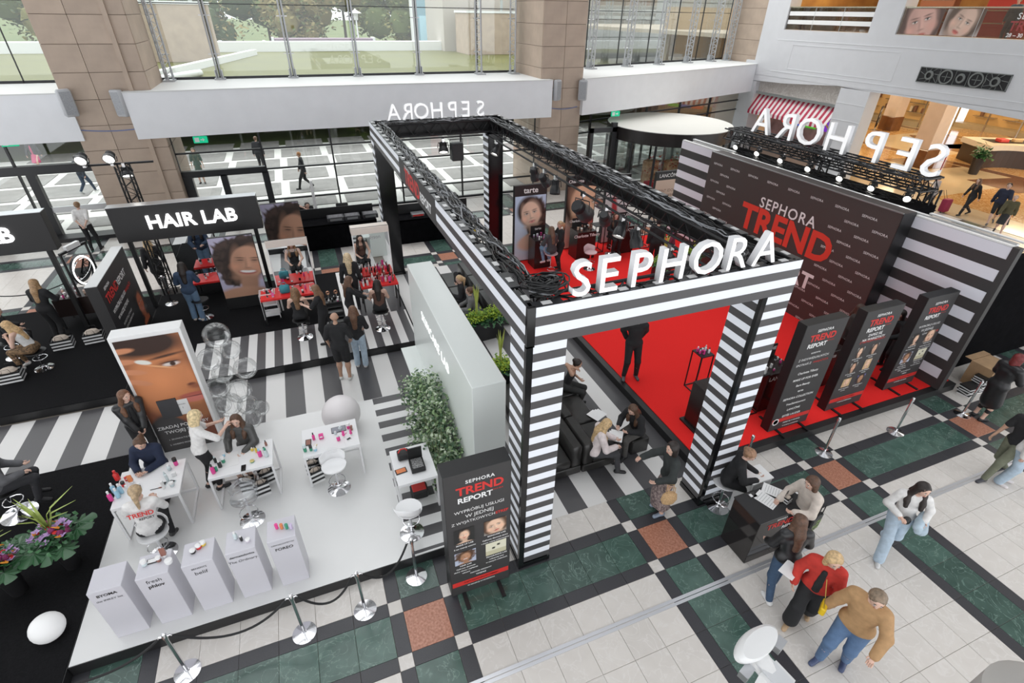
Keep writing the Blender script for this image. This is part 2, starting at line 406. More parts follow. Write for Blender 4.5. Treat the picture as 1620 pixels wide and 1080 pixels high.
wallpiece(27.35, 27.8, 0, 4.10); wallpiece(27.8, 27.9, 0, 4.45); wallpiece(27.9, 28.6, 0, 5.2)
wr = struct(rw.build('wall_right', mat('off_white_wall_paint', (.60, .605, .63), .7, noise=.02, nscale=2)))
q = MB()
for z in (4.75, 6.35): q.box(26.985, 9, z, 27.001, 26.5, z+.02)
for z in (4.95, 6.15): q.box(26.985, 18.9, z, 27.001, 25.3, z+.015)
for y in (18.9, 25.3): q.box(26.985, y, 4.95, 27.001, y+.02, 6.15)
for z in (.9, 1.9, 2.9, 3.7): q.box(26.985, 19.75, z, 27.001, 21.45, z+.02)
q.build('panel_moulding', mat('white_moulding', (.74, .75, .77), .5), wr)
# ---------------------------------------------------------------- stands: printing helpers
LEDW = mat('led_white_stripe', (.62, .64, .68), .35, emit=(.86, .9, 1.), es=.12)
LEDD = mat('led_dark_stripe', (.075, .072, .075), .35)
VW = mat('white_vinyl', (.70, .69, .68), .3); VD = mat('dark_vinyl', (.075, .073, .078), .3)
def stripes(name, o, u, v, W, n, h, parent, first=0, mats=(LEDW, LEDD)):
    "n stripes of height h stacked along -v from o, width W along u"
    o, u, v = Vector(o), Vector(u), Vector(v); q = MB()
    for k in range(n):
        a = o-v*(k*h); b = o-v*((k+1)*h); q.quad(b, b+u*W, a+u*W, a, (k+first) % 2)
    return q.build(name, list(mats), parent)
def paint(name, w, h, nx, ny, fn, parent, M):
    "flat print: a fine grid in the local xy plane coloured per vertex"
    xs = np.linspace(0, 1, nx); ys = np.linspace(0, 1, ny); U, V = np.meshgrid(xs, ys)
    rgb = np.clip(fn(U, V), 0, 1)
    me = bpy.data.meshes.new(name)
    P = np.stack([(U-.5)*w, (V-.5)*h, np.zeros_like(U)], -1).reshape(-1, 3)
    i = np.arange((nx-1)*(ny-1)); r, c = i//(nx-1), i % (nx-1); a = r*nx+c
    F = np.stack([a, a+1, a+nx+1, a+nx], -1)
    me.from_pydata(P.tolist(), [], F.tolist())
    ca = me.color_attributes.new('print', 'FLOAT_COLOR', 'POINT')
    ca.data.foreach_set('color', np.concatenate([rgb.reshape(-1, 3), np.ones((nx*ny, 1))], 1).ravel())
    me.materials.append(PRINTM); o = bpy.data.objects.new(name, me); COL.objects.link(o); o.parent = parent; o.matrix_local = M
    return o
PRINTM = mat('photo_print', (.5, .5, .5), .45)
_a = PRINTM.node_tree.nodes.new('ShaderNodeVertexColor'); _a.layer_name = 'print'
PRINTM.node_tree.links.new(_a.outputs[0], PRINTM.node_tree.nodes['Principled BSDF'].inputs['Base Color'])
def ell(U, V, cx, cy, rx, ry, rot=0, soft=.15):
    c, s = cos(rot), sin(rot); x = (U-cx); y = (V-cy)
    d = np.sqrt(((x*c+y*s)/rx)**2+((-x*s+y*c)/ry)**2)
    return np.clip((1+soft-d)/(2*soft), 0, 1)
def mixc(img, m, col): return img*(1-m[..., None])+np.array(col)*m[..., None]
def face(asp, bg, skin, hair, cx=.5, cy=.55, s=.30, tilt=0., hairw=1.35, curly=0, smile=0, neck=1, lips=(.45, .12, .1), long_=1, bg2=None, mass=()):
    "a painted portrait; s = face half height in units of the print height"
    sk = np.array(skin); hr = np.array(hair)
    def fn(U, V):
        X = U*asp; cX = cx*asp; img = np.ones(U.shape+(3,))*np.array(bg)
        if bg2: img = mixc(img, np.clip(V, 0, 1), bg2)
        c, t = cos(tilt), sin(tilt)
        def pt(a, b): return cX+(a*c-b*t)*s, cy+(a*t+b*c)*s
        def E(img, a, b, ra, rb, col, soft=.15, r=0):
            x, y = pt(a, b); return mixc(img, ell(X, V, x, y, ra*s, rb*s, tilt+r, soft), col)
        rr = np.random.RandomState(3)
        for a, b2, ra, rb in mass:
            img = mixc(img, ell(X, V, a*asp, b2, ra*asp, rb, 0, .06), hr)
            for k in range(140):
                t_ = rr.rand()*2*pi; d_ = rr.rand()**.5*1.04; img = mixc(img, ell(X, V, (a+ra*d_*cos(t_))*asp, b2+rb*d_*sin(t_), .03+.03*rr.rand(), .012+.02*rr.rand(), rr.rand()*3, .6), hr*(.4+2.2*rr.rand()))
        img = E(img, 0, .25, .95*hairw, 1.1*hairw, hr, .12)
        if long_: img = E(img, -.75, -.6, .55*hairw, 1.5, hr, .2); img = E(img, .75, -.6, .55*hairw, 1.5, hr, .2)
        if curly:
            for k in range(90):
                a = rr.rand()*2*pi; d = .9+.55*rr.rand(); img = E(img, d*cos(a)*hairw*.9, .2+d*sin(a)*1.1, .1+.1*rr.rand(), .1+.08*rr.rand(), hr*(.5+1.6*rr.rand()), .5)
        if neck:
            img = E(img, .05, -1.25, .42, .8, sk*.78, .2); img = E(img, 0, -2.25, 1.5, .75, sk*.95, .12)
        img = E(img, 0, 0, .74, 1.0, sk, .07)
        img = E(img, .25, .15, .45, .7, sk*1.12, .6); img = E(img, -.5, -.1, .2, .75, sk*.82, .8)
        img = E(img, 0, -.93, .5, .12, sk*.75, .9)
        for q in (-1, 1):
            img = E(img, q*.33, .29, .20, .032, hr*.8+sk*.15, .6, q*.06)
            img = E(img, q*.32, .12, .18, .11, sk*.75, .7)
            if not smile: img = E(img, q*.32, .10, .13, .045, (.70, .66, .63), .3); img = E(img, q*.32, .105, .05, .05, (.04, .025, .02), .3)
            img = E(img, q*.32, .15, .15, .025, (.03, .02, .02), .5)
            img = E(img, q*.55, -.25, .2, .18, sk*1.1*np.array([1.05, .95, .92]), .9)
        img = E(img, .07, -.12, .07, .28, sk*1.2, .9); img = E(img, -.08, -.1, .05, .28, sk*.8, .9); img = E(img, 0, -.33, .15, .04, sk*.68, .7)
        if smile:
            img = E(img, 0, -.56, .40, .17, np.array(lips)*.9, .2); img = E(img, 0, -.53, .34, .10, (.85, .82, .8), .2); img = E(img, 0, -.44, .36, .05, sk*.9, .5)
        else:
            img = E(img, 0, -.57, .25, .065, lips, .3); img = E(img, 0, -.66, .2, .07, np.array(lips)*1.35, .4); img = E(img, 0, -.61, .24, .012, np.array(lips)*.4, .5)
        return img
    return fn
def row_text(lines, M0, parent):
    "lines of (string, x, y, size, material, kwargs) on the plane of matrix M0"
    for s_, x, y, sz, m, kw in lines:
        me = textmesh(s_, sz, **kw).copy(); me.materials.append(m)
        o = bpy.data.objects.new('lettering', me); COL.objects.link(o); o.parent = parent; o.matrix_local = M0 @ Matrix.Translation((x, y, .002))

# ---------------------------------------------------------------- platforms
def platform(name, label, x0, y0, x1, y1, z, top, side=BLACK, z0=0.0):
    t = thing(name, label, 'platform', ((x0+x1)/2, (y0+y1)/2, z0)); w, d = (x1-x0)/2, (y1-y0)/2
    MB().box(-w, -d, 0, w, d, z-z0-.012).build('riser', side, t); MB().box(-w+.012, -d+.012, z-z0-.012, w-.012, d-.012, z-z0).build('deck', top, t)
    return t
ACR = mat('white_acrylic_floor', (.74, .74, .735), .16, noise=.015, nscale=1)
CARB = mat('black_carpet', (.009, .009, .010), .95, noise=.25, nscale=40, bump=.3, spec=.1)
CARR = mat('red_carpet', (.80, .028, .026), .95, noise=.06, nscale=50, bump=.15, spec=.1)
wp = platform('platform', 'low platform with a glossy white floor under the white tables and plinths', -4.13, 5.16, 1.66, 9.40, .2, ACR)
q = MB()
for k in range(11):
    y = 9.38-k*.412; q.box(.44, max(y-.206, 5.2), .2, 1.65, y, .2015, 0)
q.build('floor_stripe', VD, wp).location = (-(-4.13+1.66)/2, -(5.16+9.4)/2, 0)
bp_ = platform('platform', 'low platform covered in black carpet where the flower vases stand', -11, 4.95, -4.14, 9.34, .19, CARB)
mk = platform('platform', 'black carpeted platform of the make-up area at the left edge', -11.5, 11.47, -4.72, 16.6, .2, CARB)
hl = platform('platform', 'black platform of the hair area, its right half striped black and white', -4.71, 11.42, 2.0, 16.5, .2, CARB)
def floorstripes(parent, off, x0, x1, y0, y1, z, w, first):
    q = MB(); x = x0; k = first
    while x < x1-.01: q.box(x, y0, z-.002, min(x+w, x1), y1, z, k % 2); x += w; k += 1
    return q.build('floor_stripe', [VW, VD], parent, loc=(-off[0], -off[1], 0))
floorstripes(hl, (-1.355, 13.96), -3.42, 1.96, 11.44, 13.2, .203, .205, 0)
floorstripes(hl, (-1.355, 13.96), .30, 1.96, 13.2, 16.4, .203, .415, 0)
fs = thing('floor_runner', 'vinyl runner with wide black and white stripes between the white and black platforms', 'floor covering', (0, 10.4, 0))
floorstripes(fs, (0, 10.4), -10.0-.52, 1.7, 9.42, 11.41, .004, .415, 1)
fb = thing('floor_runner', 'vinyl runner with wide black and white stripes beside the black sofas inside the arch', 'floor covering', (4, 10, 0))
floorstripes(fb, (4, 10), 2.04, 5.58, 5.17, 16.2, .004, .395, 0)
MB().box(5.58-4, 5.17-10, 0, 6.0-4, 6.0, .004).build('floor_stripe', VD, fb)
rs = thing('platform', 'low stage covered in bright red carpet behind the printed totems', 'platform', (9.9, 10.5, 0))
MB().box(-3.93, -5.35, 0, 3.66, 5.5, .185).build('riser', BLACK, rs); MB().box(-3.78, -5.20, .185, 3.6, 5.4, .2).build('red_carpet', CARR, rs)

# ---------------------------------------------------------------- LED gantry
gx0, gx1, gy0, gy1, gz = 2.0, 6.04, 4.5, 16.5, 4.76
g = thing('display_arch', 'large square arch clad in black and white striped screens with white letters on top', 'display arch', (4.02, 10.5, 0))
def G_(o): o.location = (o.location.x-4.02, o.location.y-10.5, o.location.z); return o
LZ = gz-.5
for (x0, y0, sx_, sy_) in ((gx0, gy0, 1, 1), (gx1, gy0, -1, 1), (gx0, gy1, 1, -1), (gx1, gy1, -1, -1)):
    xa, xb = sorted((x0, x0+sx_*.52)); ya, yb = sorted((y0, y0+sy_*.52))
    c = G_(MB().box(xa+.02, ya+.02, 0, xb-.02, yb-.02, LZ+.02).box(xa-.01, ya-.01, 0, xb+.01, yb+.01, .10).build('column', GLOSSB, g))
    n = 34; hh = (LZ-.12)/n*2
    hh = (LZ-.12)/34
    if y0 == gy0:
        a, b = (xa+.08, xb) if sx_ == 1 else (xa+.09, xb)
        stripes('screen_face', (a, ya, LZ), (1, 0, 0), (0, 0, 1), b-a, 34, hh, c)
    ylo, yhi = (ya+.06, yb) if y0 == gy0 else (ya+.02, yb)
    stripes('screen_face', (xa, yhi, LZ), (0, -1, 0), (0, 0, 1), yhi-ylo, 34, hh, c)
    if y0 == gy0: MB().box(xa-.012, ya-.012, .0, xa+.07, ya+.05, LZ).build('corner_post', GLOSSB, c)
# beams: screens outside, black lattice truss inside
TR = {}
def truss(L, w, h, parent, M, step=None, r=.024, name='truss', spare=0):
    "box truss along local x; chords and braces are parts"
    step = step or max(.25, h); n = max(1, round(L/step)); s = L/n; a, b = w/2, h/2
    key = (round(L, 2), w, h)
    root = bpy.data.objects.new(name, None) if False else parent
    out = []
    def lk(nm, me, T):
        o = bpy.data.objects.new(nm, me); COL.objects.link(o); o.parent = parent; o.matrix_local = M @ T; out.append(o); return o
    ch = MB().tube([(0, 0, 0), (L, 0, 0)], r, 8).mesh('chord', TRUSSB, True)
    for y in (-a, a):
        for z in (-b, b): lk('chord', ch, Matrix.Translation((0, y, z)))
    bs = MB().tube([(0, 0, -b), (s/2, 0, b), (s, 0, -b)], r*.5, 5).mesh('brace', TRUSSB)
    bt = MB().tube([(0, -a, 0), (s/2, a, 0), (s, -a, 0)], r*.5, 5).mesh('brace', TRUSSB)
    for k in range(n):
        for y in (-a, a): lk('brace', bs, Matrix.Translation((k*s, y, 0)))
        for z in (-b, b): lk('brace', bt, Matrix.Translation((k*s, 0, z)))
    return out
def beam(x0, y0, x1, y1, faces):
    d = Vector((x1-x0, y1-y0, 0)); L = d.length; u = d/L; v = Vector((-u.y, u.x, 0))
    e = MB().box(0, 0, 0, .01, .01, .01)
    b_ = thing('x', 'x', 'x'); del b_['label'], b_['category']; b_.name = 'beam'; b_.parent = g
    b_.matrix_local = Matrix((u, v, (0, 0, 1))).transposed().to_4x4(); b_.location = (x0-4.02, y0-10.5, 0)
    truss(L-.4, .28, .34, b_, Matrix.Translation((.2, .27, LZ+.25)), step=.5)
    q = MB().box(0, 0, LZ, L, .05, gz-.02)      # outer cladding of screen backs
    q.build('screen_back', BLACK, b_)
    q = MB(); k = 0; x = .03
    while x < L-.1: q.box(x, .0, gz-.02, x+.42, .13, gz+.004) if k % 2 == 0 else q.box(x, .0, gz-.02, x+.42, .07, gz+.004); x += .5; k += 1
    q.build('cabinet_top', DARKF, b_)
    q = MB()
    x = .25
    while x < L: q.box(x-.06, .03, gz, x+.06, .10, gz+.012); x += .5
    tag(q.build('cabinet_clip', mat('pale_clip', (.6, .6, .6), .4), b_), kind='stuff')
    return b_
bf = beam(gx0, gy0, gx1, gy0, 1)
stripes('screen_face', (.09, -.004, gz), (1, 0, 0), (0, 0, 1), gx1-gx0-.09, 4, .125, bf)
MB().box(-.012, -.012, LZ-.02, .09, .03, gz+.01).build('corner_post', GLOSSB, bf)
bl = beam(gx0, gy1, gx0, gy0, 1)
L_ = 12.0
for a, b in ((.0, 4.55), (7.85, L_-.06)):
    stripes('screen_face', (a, -.004, gz), (1, 0, 0), (0, 0, 1), b-a, 4, .125, bl)
MB().box(4.55, -.006, LZ, 7.85, -.002, gz).build('screen_face', DARK, bl)
ML = Matrix.Translation((6.2, -.006, LZ+.25)) @ Matrix.Rotation(pi/2, 4, 'X')
row_text([('SEPHORA', -.75, .16, .13, WPR, dict(bold=.01)), ('TREND', -.35, -.03, .44, REDP, dict(bold=.03)), ('REPORT', .85, -.06, .25, WPR, dict(bold=.03))], ML, bl)
br = beam(gx1, gy0, gx1, gy1, 0)
bb = beam(gx1, gy1, gx0, gy1, 0)
for M_, L2 in ((Matrix.Translation((.3, .52, LZ-.02)), 11.4),):
    o = MB().tube([(0, 0, 0), (L2, 0, 0)], .025, 8).build('lamp_rail', TRUSSB, br, True); o.matrix_local = M_
# loose cables lying on the beams
CABB = mat('black_cable', (.015, .015, .016), .4); CABG = mat('grey_cable', (.30, .31, .33), .4)
def cables(parent, L, n, z, y0, y1, seed, mt=(CABB, CABG)):
    r = random.Random(seed); q = MB()
    for k in range(n):
        a = r.uniform(0, L*.5); b = r.uniform(a+L*.2, L); m_ = int((b-a)/.22)+2; y = r.uniform(y0, y1)
        pts = []
        for i in range(m_):
            y = min(y1, max(y0, y+r.uniform(-.07, .07))); pts.append((a+(b-a)*i/(m_-1), y, z+r.uniform(0, .07)))
        q.tube(pts, r.uniform(.006, .013), 5, 1 if r.random() < .38 else 0)
    return tag(q.build('cable_tangle', list(mt), parent, True), kind='stuff')
cables(bl, 11.9, 60, gz-.07, .12, .40, 1); cables(br, 11.9, 50, gz-.07, .1, .42, 2); cables(bb, 3.9, 26, gz-.07, .1, .42, 3); cables(bf, 4.0, 16, gz-.2, .2, .42, 4)
def coil(name, label, c, n, R0, R1, seed):
    r = random.Random(seed); q = MB()
    for k in range(n):
        R = r.uniform(R0, R1); ox, oy = r.uniform(-.05, .05), r.uniform(-.05, .05); z = r.uniform(0, .14); t0 = r.uniform(0, 6)
        q.tube([(ox+R*cos(t0+t*.42), oy+R*.7*sin(t0+t*.42), z+.02*sin(t)) for t in range(15)], .010, 5, 1 if r.random() < .2 else 0, False)
    o = q.build(name, [CABB, CABG], None, True, c); return tag(o, label, 'cable')
coil('cable_coil', 'heap of coiled black cable in the front left corner of the striped arch', (2.36, 4.86, gz+.0), 34, .08, .26, 5)
coil('cable_coil', 'heap of coiled black cable on the front beam behind the letter R', (5.1, 4.83, gz-.03), 22, .06, .2, 6)

# ---------------------------------------------------------------- raised letters
LETM = mat('white_letter_acrylic', (.80, .80, .82), .35); LETF = mat('white_letter_face', (.85, .85, .86), .4, emit=(1, 1, 1), es=.25)
def letters(word, pts, up, size, depth, face_dir, cat_desc, group, sx=1., italic=0.):
    for ch, p, which in pts:
        cu = textmesh(ch, size*1.0, depth=depth/2, bold=.0, italic=italic).copy()
        zs = [v.co.z for v in cu.vertices]; cu.materials.append(LETM); cu.materials.append(LETF)
        for pl_ in cu.polygons:
            if abs(pl_.normal.z) > .9: pl_.material_index = 1
        ys = [v.co.y for v in cu.vertices]; xs = [v.co.x for v in cu.vertices]; k = size*.72/(max(ys)-min(ys)) if ch else 1
        cu.transform(Matrix.Translation((-(max(xs)+min(xs))/2, -min(ys), 0))); cu.transform(Matrix.Diagonal((sx, k, 1, 1)))
        o = bpy.data.objects.new('sign_letter', cu); COL.objects.link(o); o.matrix_world = frame(face_dir, up, p)
        tag(o, cat_desc % (ch, which), 'sign letter', group)
W7 = 'SEPHORA'
nth = ['first', 'second', 'third', 'fourth', 'fifth', 'sixth', 'last']
letters(W7, [(c, (x, 4.60, gz+.012), '') for c, x in zip(W7, (2.68, 3.04, 3.48, 3.92, 4.44, 4.93, 5.38))], (0, 0, 1), .60, .10, (1, 0, 0),
        'white 3D letter %s standing upright on the front beam of the striped arch%s', 'letters on the front beam', 1.0)
letters(W7, [(c, (x, 16.38, gz+.01), '') for c, x in zip(W7, (5.40, 4.92, 4.50, 4.02, 3.55, 3.12, 2.72))], (0, 0, 1), .60, .10, (-1, 0, 0),
        'white 3D letter %s seen from behind on the rear beam of the striped arch%s', 'letters on the rear beam')

# ---------------------------------------------------------------- spotlights
LAMPON = mat('lamp_lens_lit', (1, 1, 1), .3, emit=(1, .97, .9), es=7.); LAMPOFF = mat('lamp_lens_dark', (.05, .05, .055), .1)
LAMPB = mat('lamp_housing', (.02, .02, .022), .38)
def lamp(label, loc, aim, lit=False, L=.34, R=.125, hang=.22, group=None, name='spotlight', up=False):
    "housing, barn of the lens, yoke and clamp; loc is the clamp on the rail"
    t = thing(name, label, 'spotlight', loc, 0, group); s = 1 if up else -1
    MB().box(-.035, -.05, -.05, .035, .05, .05).tube([(0, 0, 0), (0, 0, s*hang*.35)], .016, 6).build('clamp', CHROME, t)
    d = Vector(aim).normalized(); c = Vector((0, 0, s*hang)); rot = d.to_track_quat('Z', 'Y').to_matrix().to_4x4(); M = Matrix.Translation(c) @ rot
    side = (d.cross(Vector((0, 0, 1)))).normalized() if abs(d.z) < .98 else Vector((1, 0, 0))
    MB().tube([c+side*R*1.12, Vector((0, 0, s*hang*.35))+side*R*1.0, Vector((0, 0, s*hang*.35))-side*R*1.0, c-side*R*1.12], .013, 6).build('yoke', LAMPB, t)
    h = MB().lathe([(.001, -L*.5), (R*.62, -L*.5), (R*.72, -L*.42), (R*.72, -L*.1), (R*.95, L*.12), (R, L*.3), (R, L*.5), (R*.9, L*.5), (R*.88, L*.36)], n=18)
    for k in range(5): h.lathe([(R*.73, -L*.4+k*.025), (R*.8, -L*.4+k*.025), (R*.8, -L*.4+k*.025+.01), (R*.73, -L*.4+k*.025+.01)], n=18)
    o = h.build('housing', LAMPB, t, True); o.matrix_local = M
    o2 = MB().lathe([(R*.87, L*.36), (R*.6, L*.39), (.001, L*.40)], n=18).build('lens', LAMPON if lit else LAMPOFF, t, True); o2.matrix_local = M
    return t
zr = LZ-.02
ordn = ['first', 'second', 'third', 'fourth', 'fifth', 'sixth', 'seventh', 'eighth', 'ninth', 'tenth', 'eleventh', 'twelfth']
for i, (px, py, lit, aim) in enumerate(((786, 200, 1, (-.5, -.3, -.8)), (848, 238, 0, (.3, .2, -.9)), (864, 250, 0, (.6, .2, -.7)), (882, 256, 0, (-.2, -.4, -.9)), (925, 292, 0, (.7, .3, -.6)), (962, 308, 0, (.5, .5, -.7)), (988, 330, 1, (-.45, -.35, -.8)), (1013, 338, 0, (.1, -.3, -.9)), (1068, 365, 0, (.6, .3, -.7)), (1100, 378, 0, (.5, -.2, -.8)))):
    y = plane(px, py, 0, gx1-.5).y
    big = i == 4
    lamp(('lit' if lit else 'dark')+' black spotlight, '+ordn[i]+' from the rear along the right beam of the striped arch', (gx1-.52, y, zr-.03), aim, lit, .34 if not big else .52, .125 if not big else .19, .22 if not big else .36)
lamp('lit black spotlight hanging under the rear beam of the striped arch', (4.08, gy1-.45, zr-.05), (-.1, -.5, -.8), True, .32, .15)
t = thing('loudspeaker', 'black speaker box hanging under the rear beam beside a lit spotlight', 'loudspeaker', (4.5, gy1-.45, zr-.05))
MB().rbox(-.19, -.14, -.62, .19, .14, -.1, .03).build('cabinet', BLACK, t); MB().box(-.15, -.148, -.58, .15, -.14, -.16).build('grille', mat('speaker_grille', (.03, .03, .032), .7, noise=.4, nscale=90), t)
MB().tube([(-.2, 0, -.3), (-.2, 0, 0), (.2, 0, 0), (.2, 0, -.3)], .014, 6).build('yoke', LAMPB, t)

# ---------------------------------------------------------------- red stage back wall
sw = thing('striped_wall', 'tall exhibition wall with wide black and white horizontal stripes at the back of the red stage', 'wall panel', (12.85, 10.5, 0))
MB().box(0, -5.25, .2, .12, 5.3, 3.7).build('core', BLACK, sw); MB().box(.45, -5.1, .2, .55, 5.3, 3.66).build('rear_core', WHITE, sw)
stripes('stripe_print', (-.004, 5.3, 3.7), (0, -1, 0), (0, 0, 1), 10.55, 14, .25, sw, 0, (mat('stripe_print_white', (.74, .75, .82), .5), DARK))
MB().box(-.012, -5.38, .2, .13, -5.25, 3.72).build('end_cover', DARK, sw)
[MB().box(xr, a_, 3.70, xr+.10, b_, 3.73).build('white_top_rim', WHITE, sw) for xr in (.01, .45) for a_, b_ in ((-5.25, -3.27), (3.2, 5.3))]
bd = thing('backdrop', 'dark brown backdrop printed with a large white and red logo at the back of the red stage', 'backdrop', (12.4, 10.4, 0))
BRP = mat('brown_charcoal_print', (.056, .044, .041), .5)
MB().box(0, -3.16, .2, .43, 3.3, 3.8).build('panel', BRP, bd)
MB().box(-.012, -3.17, 3.79, .02, 3.31, 3.815).build('top_edge', STEEL, bd)
MB().box(-.003, -3.18, .2, .43, -3.161, 3.8).build('side_cover', BLACK, bd)
def bdm(px, py):
    p = plane(px, py, 0, 12.395); return Matrix.Translation((p.x-12.4-.003, p.y-10.4, p.z)) @ Matrix(((0, 0, -1, 0), (-1, 0, 0, 0), (0, 1, 0, 0), (0, 0, 0, 1)))
def onbd(s_, px, py, sz, m, **k):
    me = textmesh(s_, sz, **k).copy(); me.materials.append(m); o = bpy.data.objects.new('lettering', me); COL.objects.link(o); o.parent = bd; o.matrix_local = bdm(px, py)
onbd('SEPHORA', 1244, 336, .42, WPR, bold=.012, spacing=1.15)
onbd('TREND', 1237, 368, 1.02, mat('orange_red_print', (.70, .05, .03), .5), bold=.035)
onbd('REPORT', 1233, 424, .62, WPR, bold=.03)
sm = textmesh('SEPHORA', .088, bold=.004, spacing=1.1); q = MB()
vv = [(v.co.x, v.co.y) for v in sm.vertices]; ff = [tuple(p.vertices) for p in sm.polygons]
for i in range(-1, 11):
    for j in range(13):
        y = 13.3-i*.765-(j % 2)*.38; z = 3.48-j*.27
        if not (7.45 < y < 13.5): continue
        if 9.05 < y < 12.25 and 1.55 < z < 3.3: continue
        q.add([(-.004, y-10.4-a, z+b) for a, b in vv], ff)
tag(q.build('small_lettering', WPR, bd), kind='stuff')

# black rigging behind the backdrop, with lamps and mirrored letters
rg = thing('lighting_truss', 'black lattice truss behind the dark backdrop carrying lamps and white letters', 'truss', (14.0, 11, 0))
MR = Matrix(((0, -1, 0, 0), (1, 0, 0, 0), (0, 0, 1, 0), (0, 0, 0, 1)))
truss(6.75, .3, .3, rg, Matrix.Translation((-.25, -3.1, 4.12)) @ MR, step=.42)
truss(6.75, .3, .3, rg, Matrix.Translation((.3, -3.1, 4.12)) @ MR, step=.42)
for y in (-2.95, .3, 3.5):
    truss(3.95, .3, .3, rg, Matrix.Translation((.45, y, 0)) @ Matrix.Rotation(-pi/2, 4, 'Y'), step=.45)
    truss(.6, .3, .3, rg, Matrix.Translation((-.25, y, 4.12)), step=.3)
MB().box(-.55, -3.2, .05, .5, 3.7, 3.6).build('black_drape', mat('black_drape', (.004, .004, .005), .95, noise=.3, nscale=6, bump=.5, spec=.05), rg)
o = cables(rg, 6.6, 26, 4.2, -.15, .15, 11); o.matrix_local = Matrix.Translation((-.2, -3.1, 0)) @ MR; o = cables(rg, 6.6, 30, 3.62, -.3, .3, 12, (CABB, CABB)); o.matrix_local = Matrix.Translation((-.2, -3.1, 0)) @ MR
for i, (px, py) in enumerate(((1166, 220), (1199, 233), (1236, 245), (1279, 260), (1329, 276), (1378, 294), (1434, 308))):
    p = plane(px, py, 0, 13.72)
    lamp('lit '+ordn[i]+' stage lamp from the left on the truss above the dark backdrop', (13.8, p.y, 3.92), (-.75, -.25 if i < 6 else -.5, -.3), True, .26, .09, .12)
letters(W7, [(c, (14.05, plane(px, py, 0, 14.05).y, 4.30), '') for c, px, py in zip(W7, (1462, 1418, 1368, 1316, 1272, 1238, 1202), (290, 281, 268, 250, 238, 225, 215))], (0, 0, 1), 1.03, .13, (0, 1, 0),
        'white 3D letter %s seen from behind on the truss above the dark backdrop%s', 'letters above the backdrop', 1.1)
bx = tag(MB().rbox(13.7, 5.75, 0, 18.6, 5.95, 3.0, .01).build('black_partition', mat('black_drape')), 'plain black partition at the right end of the striped wall', 'partition')

# ---------------------------------------------------------------- totems
def totem(label, x, y, z, w, h, d, lines, pics, legs=True):
    t = thing('totem', label, 'totem', (x, y, z))
    MB().rbox(0, 0, .0, w, d, h, .006).build('panel', DARK, t)
    MB().box(-.003, 0, .0, w+.003, d+.003, h+.004).build('side_cover', BLACK, t).scale = (1, 1, 1)
    t.children[-1].location = (0, .004, 0)
    for xx in (.2*w, .8*w): MB().box(xx-.03, -.28, 0.001, xx+.03, d+.25, .02).build('foot', BLACK, t)
    MB().box(.02, -.004, .21, w-.02, -.001, .31).build('red_band', REDP, t)
    M0 = Matrix.Translation((0, -.002, 0)) @ Matrix.Rotation(pi/2, 4, 'X')
    row_text(lines, M0, t)
    for (cx, cz, pw, ph, fn) in pics: paint('portrait_print', pw, ph, 22, 22, fn, t, M0 @ Matrix.Translation((cx, cz, .003)))
    return t
def head_lines(w, h, sc=1.):
    return [('SEPHORA', w*.52, h-.17, .085*sc, WPR, dict(bold=.02, spacing=1.15)), ('TREND', w*.52, h-.33, .205*sc, REDP, dict(bold=.03)), ('REPORT', w*.44, h-.50, .135*sc, WPR, dict(bold=.03)), ('NOWA ERA', w*.76, h-.45, .035, REDP, {})]
SK1, SK2, SK3 = (.75, .50, .36), (.45, .24, .14), (.62, .38, .26); HB, HD, HL_ = (.02, .012, .01), (.09, .045, .025), (.55, .38, .2)
def fb_(*a, **k): return face(1., *a, **k)
bottle = lambda U, V: mixc(mixc(mixc(np.ones(U.shape+(3,))*np.array((.72, .70, .55)), ((V < .35)*1.), (.55, .52, .36)), ell(U, V, .62, .72, .07, .08, 0, .05), (.03, .03, .02)), ell(U, V, .38, .52, .07, .08, 0, .05), (.03, .03, .02))
def small(s_, x, z, sz=.042, m=WPR): return (s_, x, z, sz, m, dict(bold=.02))
t1l = head_lines(.95, 2.58)+[('WYPRÓBUJ USŁUGI', .475, 1.86, .082, WPR, {}), ('W JEDNEJ', .475, 1.75, .095, WPR, {}), ('Z WYJĄTKOWYCH', .385, 1.64, .073, WPR, {}), ('STREF', .80, 1.64, .073, REDP, dict(bold=.02)),
    small('MAKE UP LAB', .24, 1.17), small('5 tur trendy sezonu', .24, 1.10, .04), small('SKINCARE LAB', .72, 1.17), small('Cyfrowa diagnoza skóry', .70, 1.10, .04), small('i dobór rutyny pielęgnacyjnej', .70, 1.04, .036),
    small('HAIR LAB', .24, .69), small('Cyfrowa diagnoza', .24, .63, .04), small('skóry głowy i stylizacja', .24, .57, .04), small('włosów', .24, .51, .04), small('FRAGRANCE LAB', .72, .69), small('odkrywaj nuty', .72, .63, .04), small('w nowych odsłonach', .72, .57, .04),
    small('PARTNER MEDIALNY', .47, .45, .036), small('WIZAZ', .47, .38, .05), small('ZAPYTAJ O WOLNY TERMIN', .47, .26, .042), small('W RECEPCJI WYDARZENIA', .47, .165, .036)]
totem('dark charcoal totem with four portrait photos in front of the arch’s left leg'.replace('’s', ''), .87, 4.42, 0, .93, 2.58, .26, t1l,
      [(.24, 1.36, .30, .30, fb_((.02, .02, .02), SK1, HB, long_=0, hairw=1.1)), (.70, 1.36, .34, .30, fb_((.35, .35, .33), SK1, HD, s=.5, cy=.5, long_=0, tilt=.2)), (.24, .87, .32, .28, fb_((.45, .5, .62), SK2, HD, curly=1, smile=1, long_=0)), (.71, .87, .32, .28, bottle)])
names = ['Charlotte Tilbury', 'MAKE UP FOR EVER', 'Rare Beauty', 'tarte', 'SEPHORA COLLECTION', 'YvesSaintLaurent', 'LANCÔME', 'ESTÉE LAUDER']
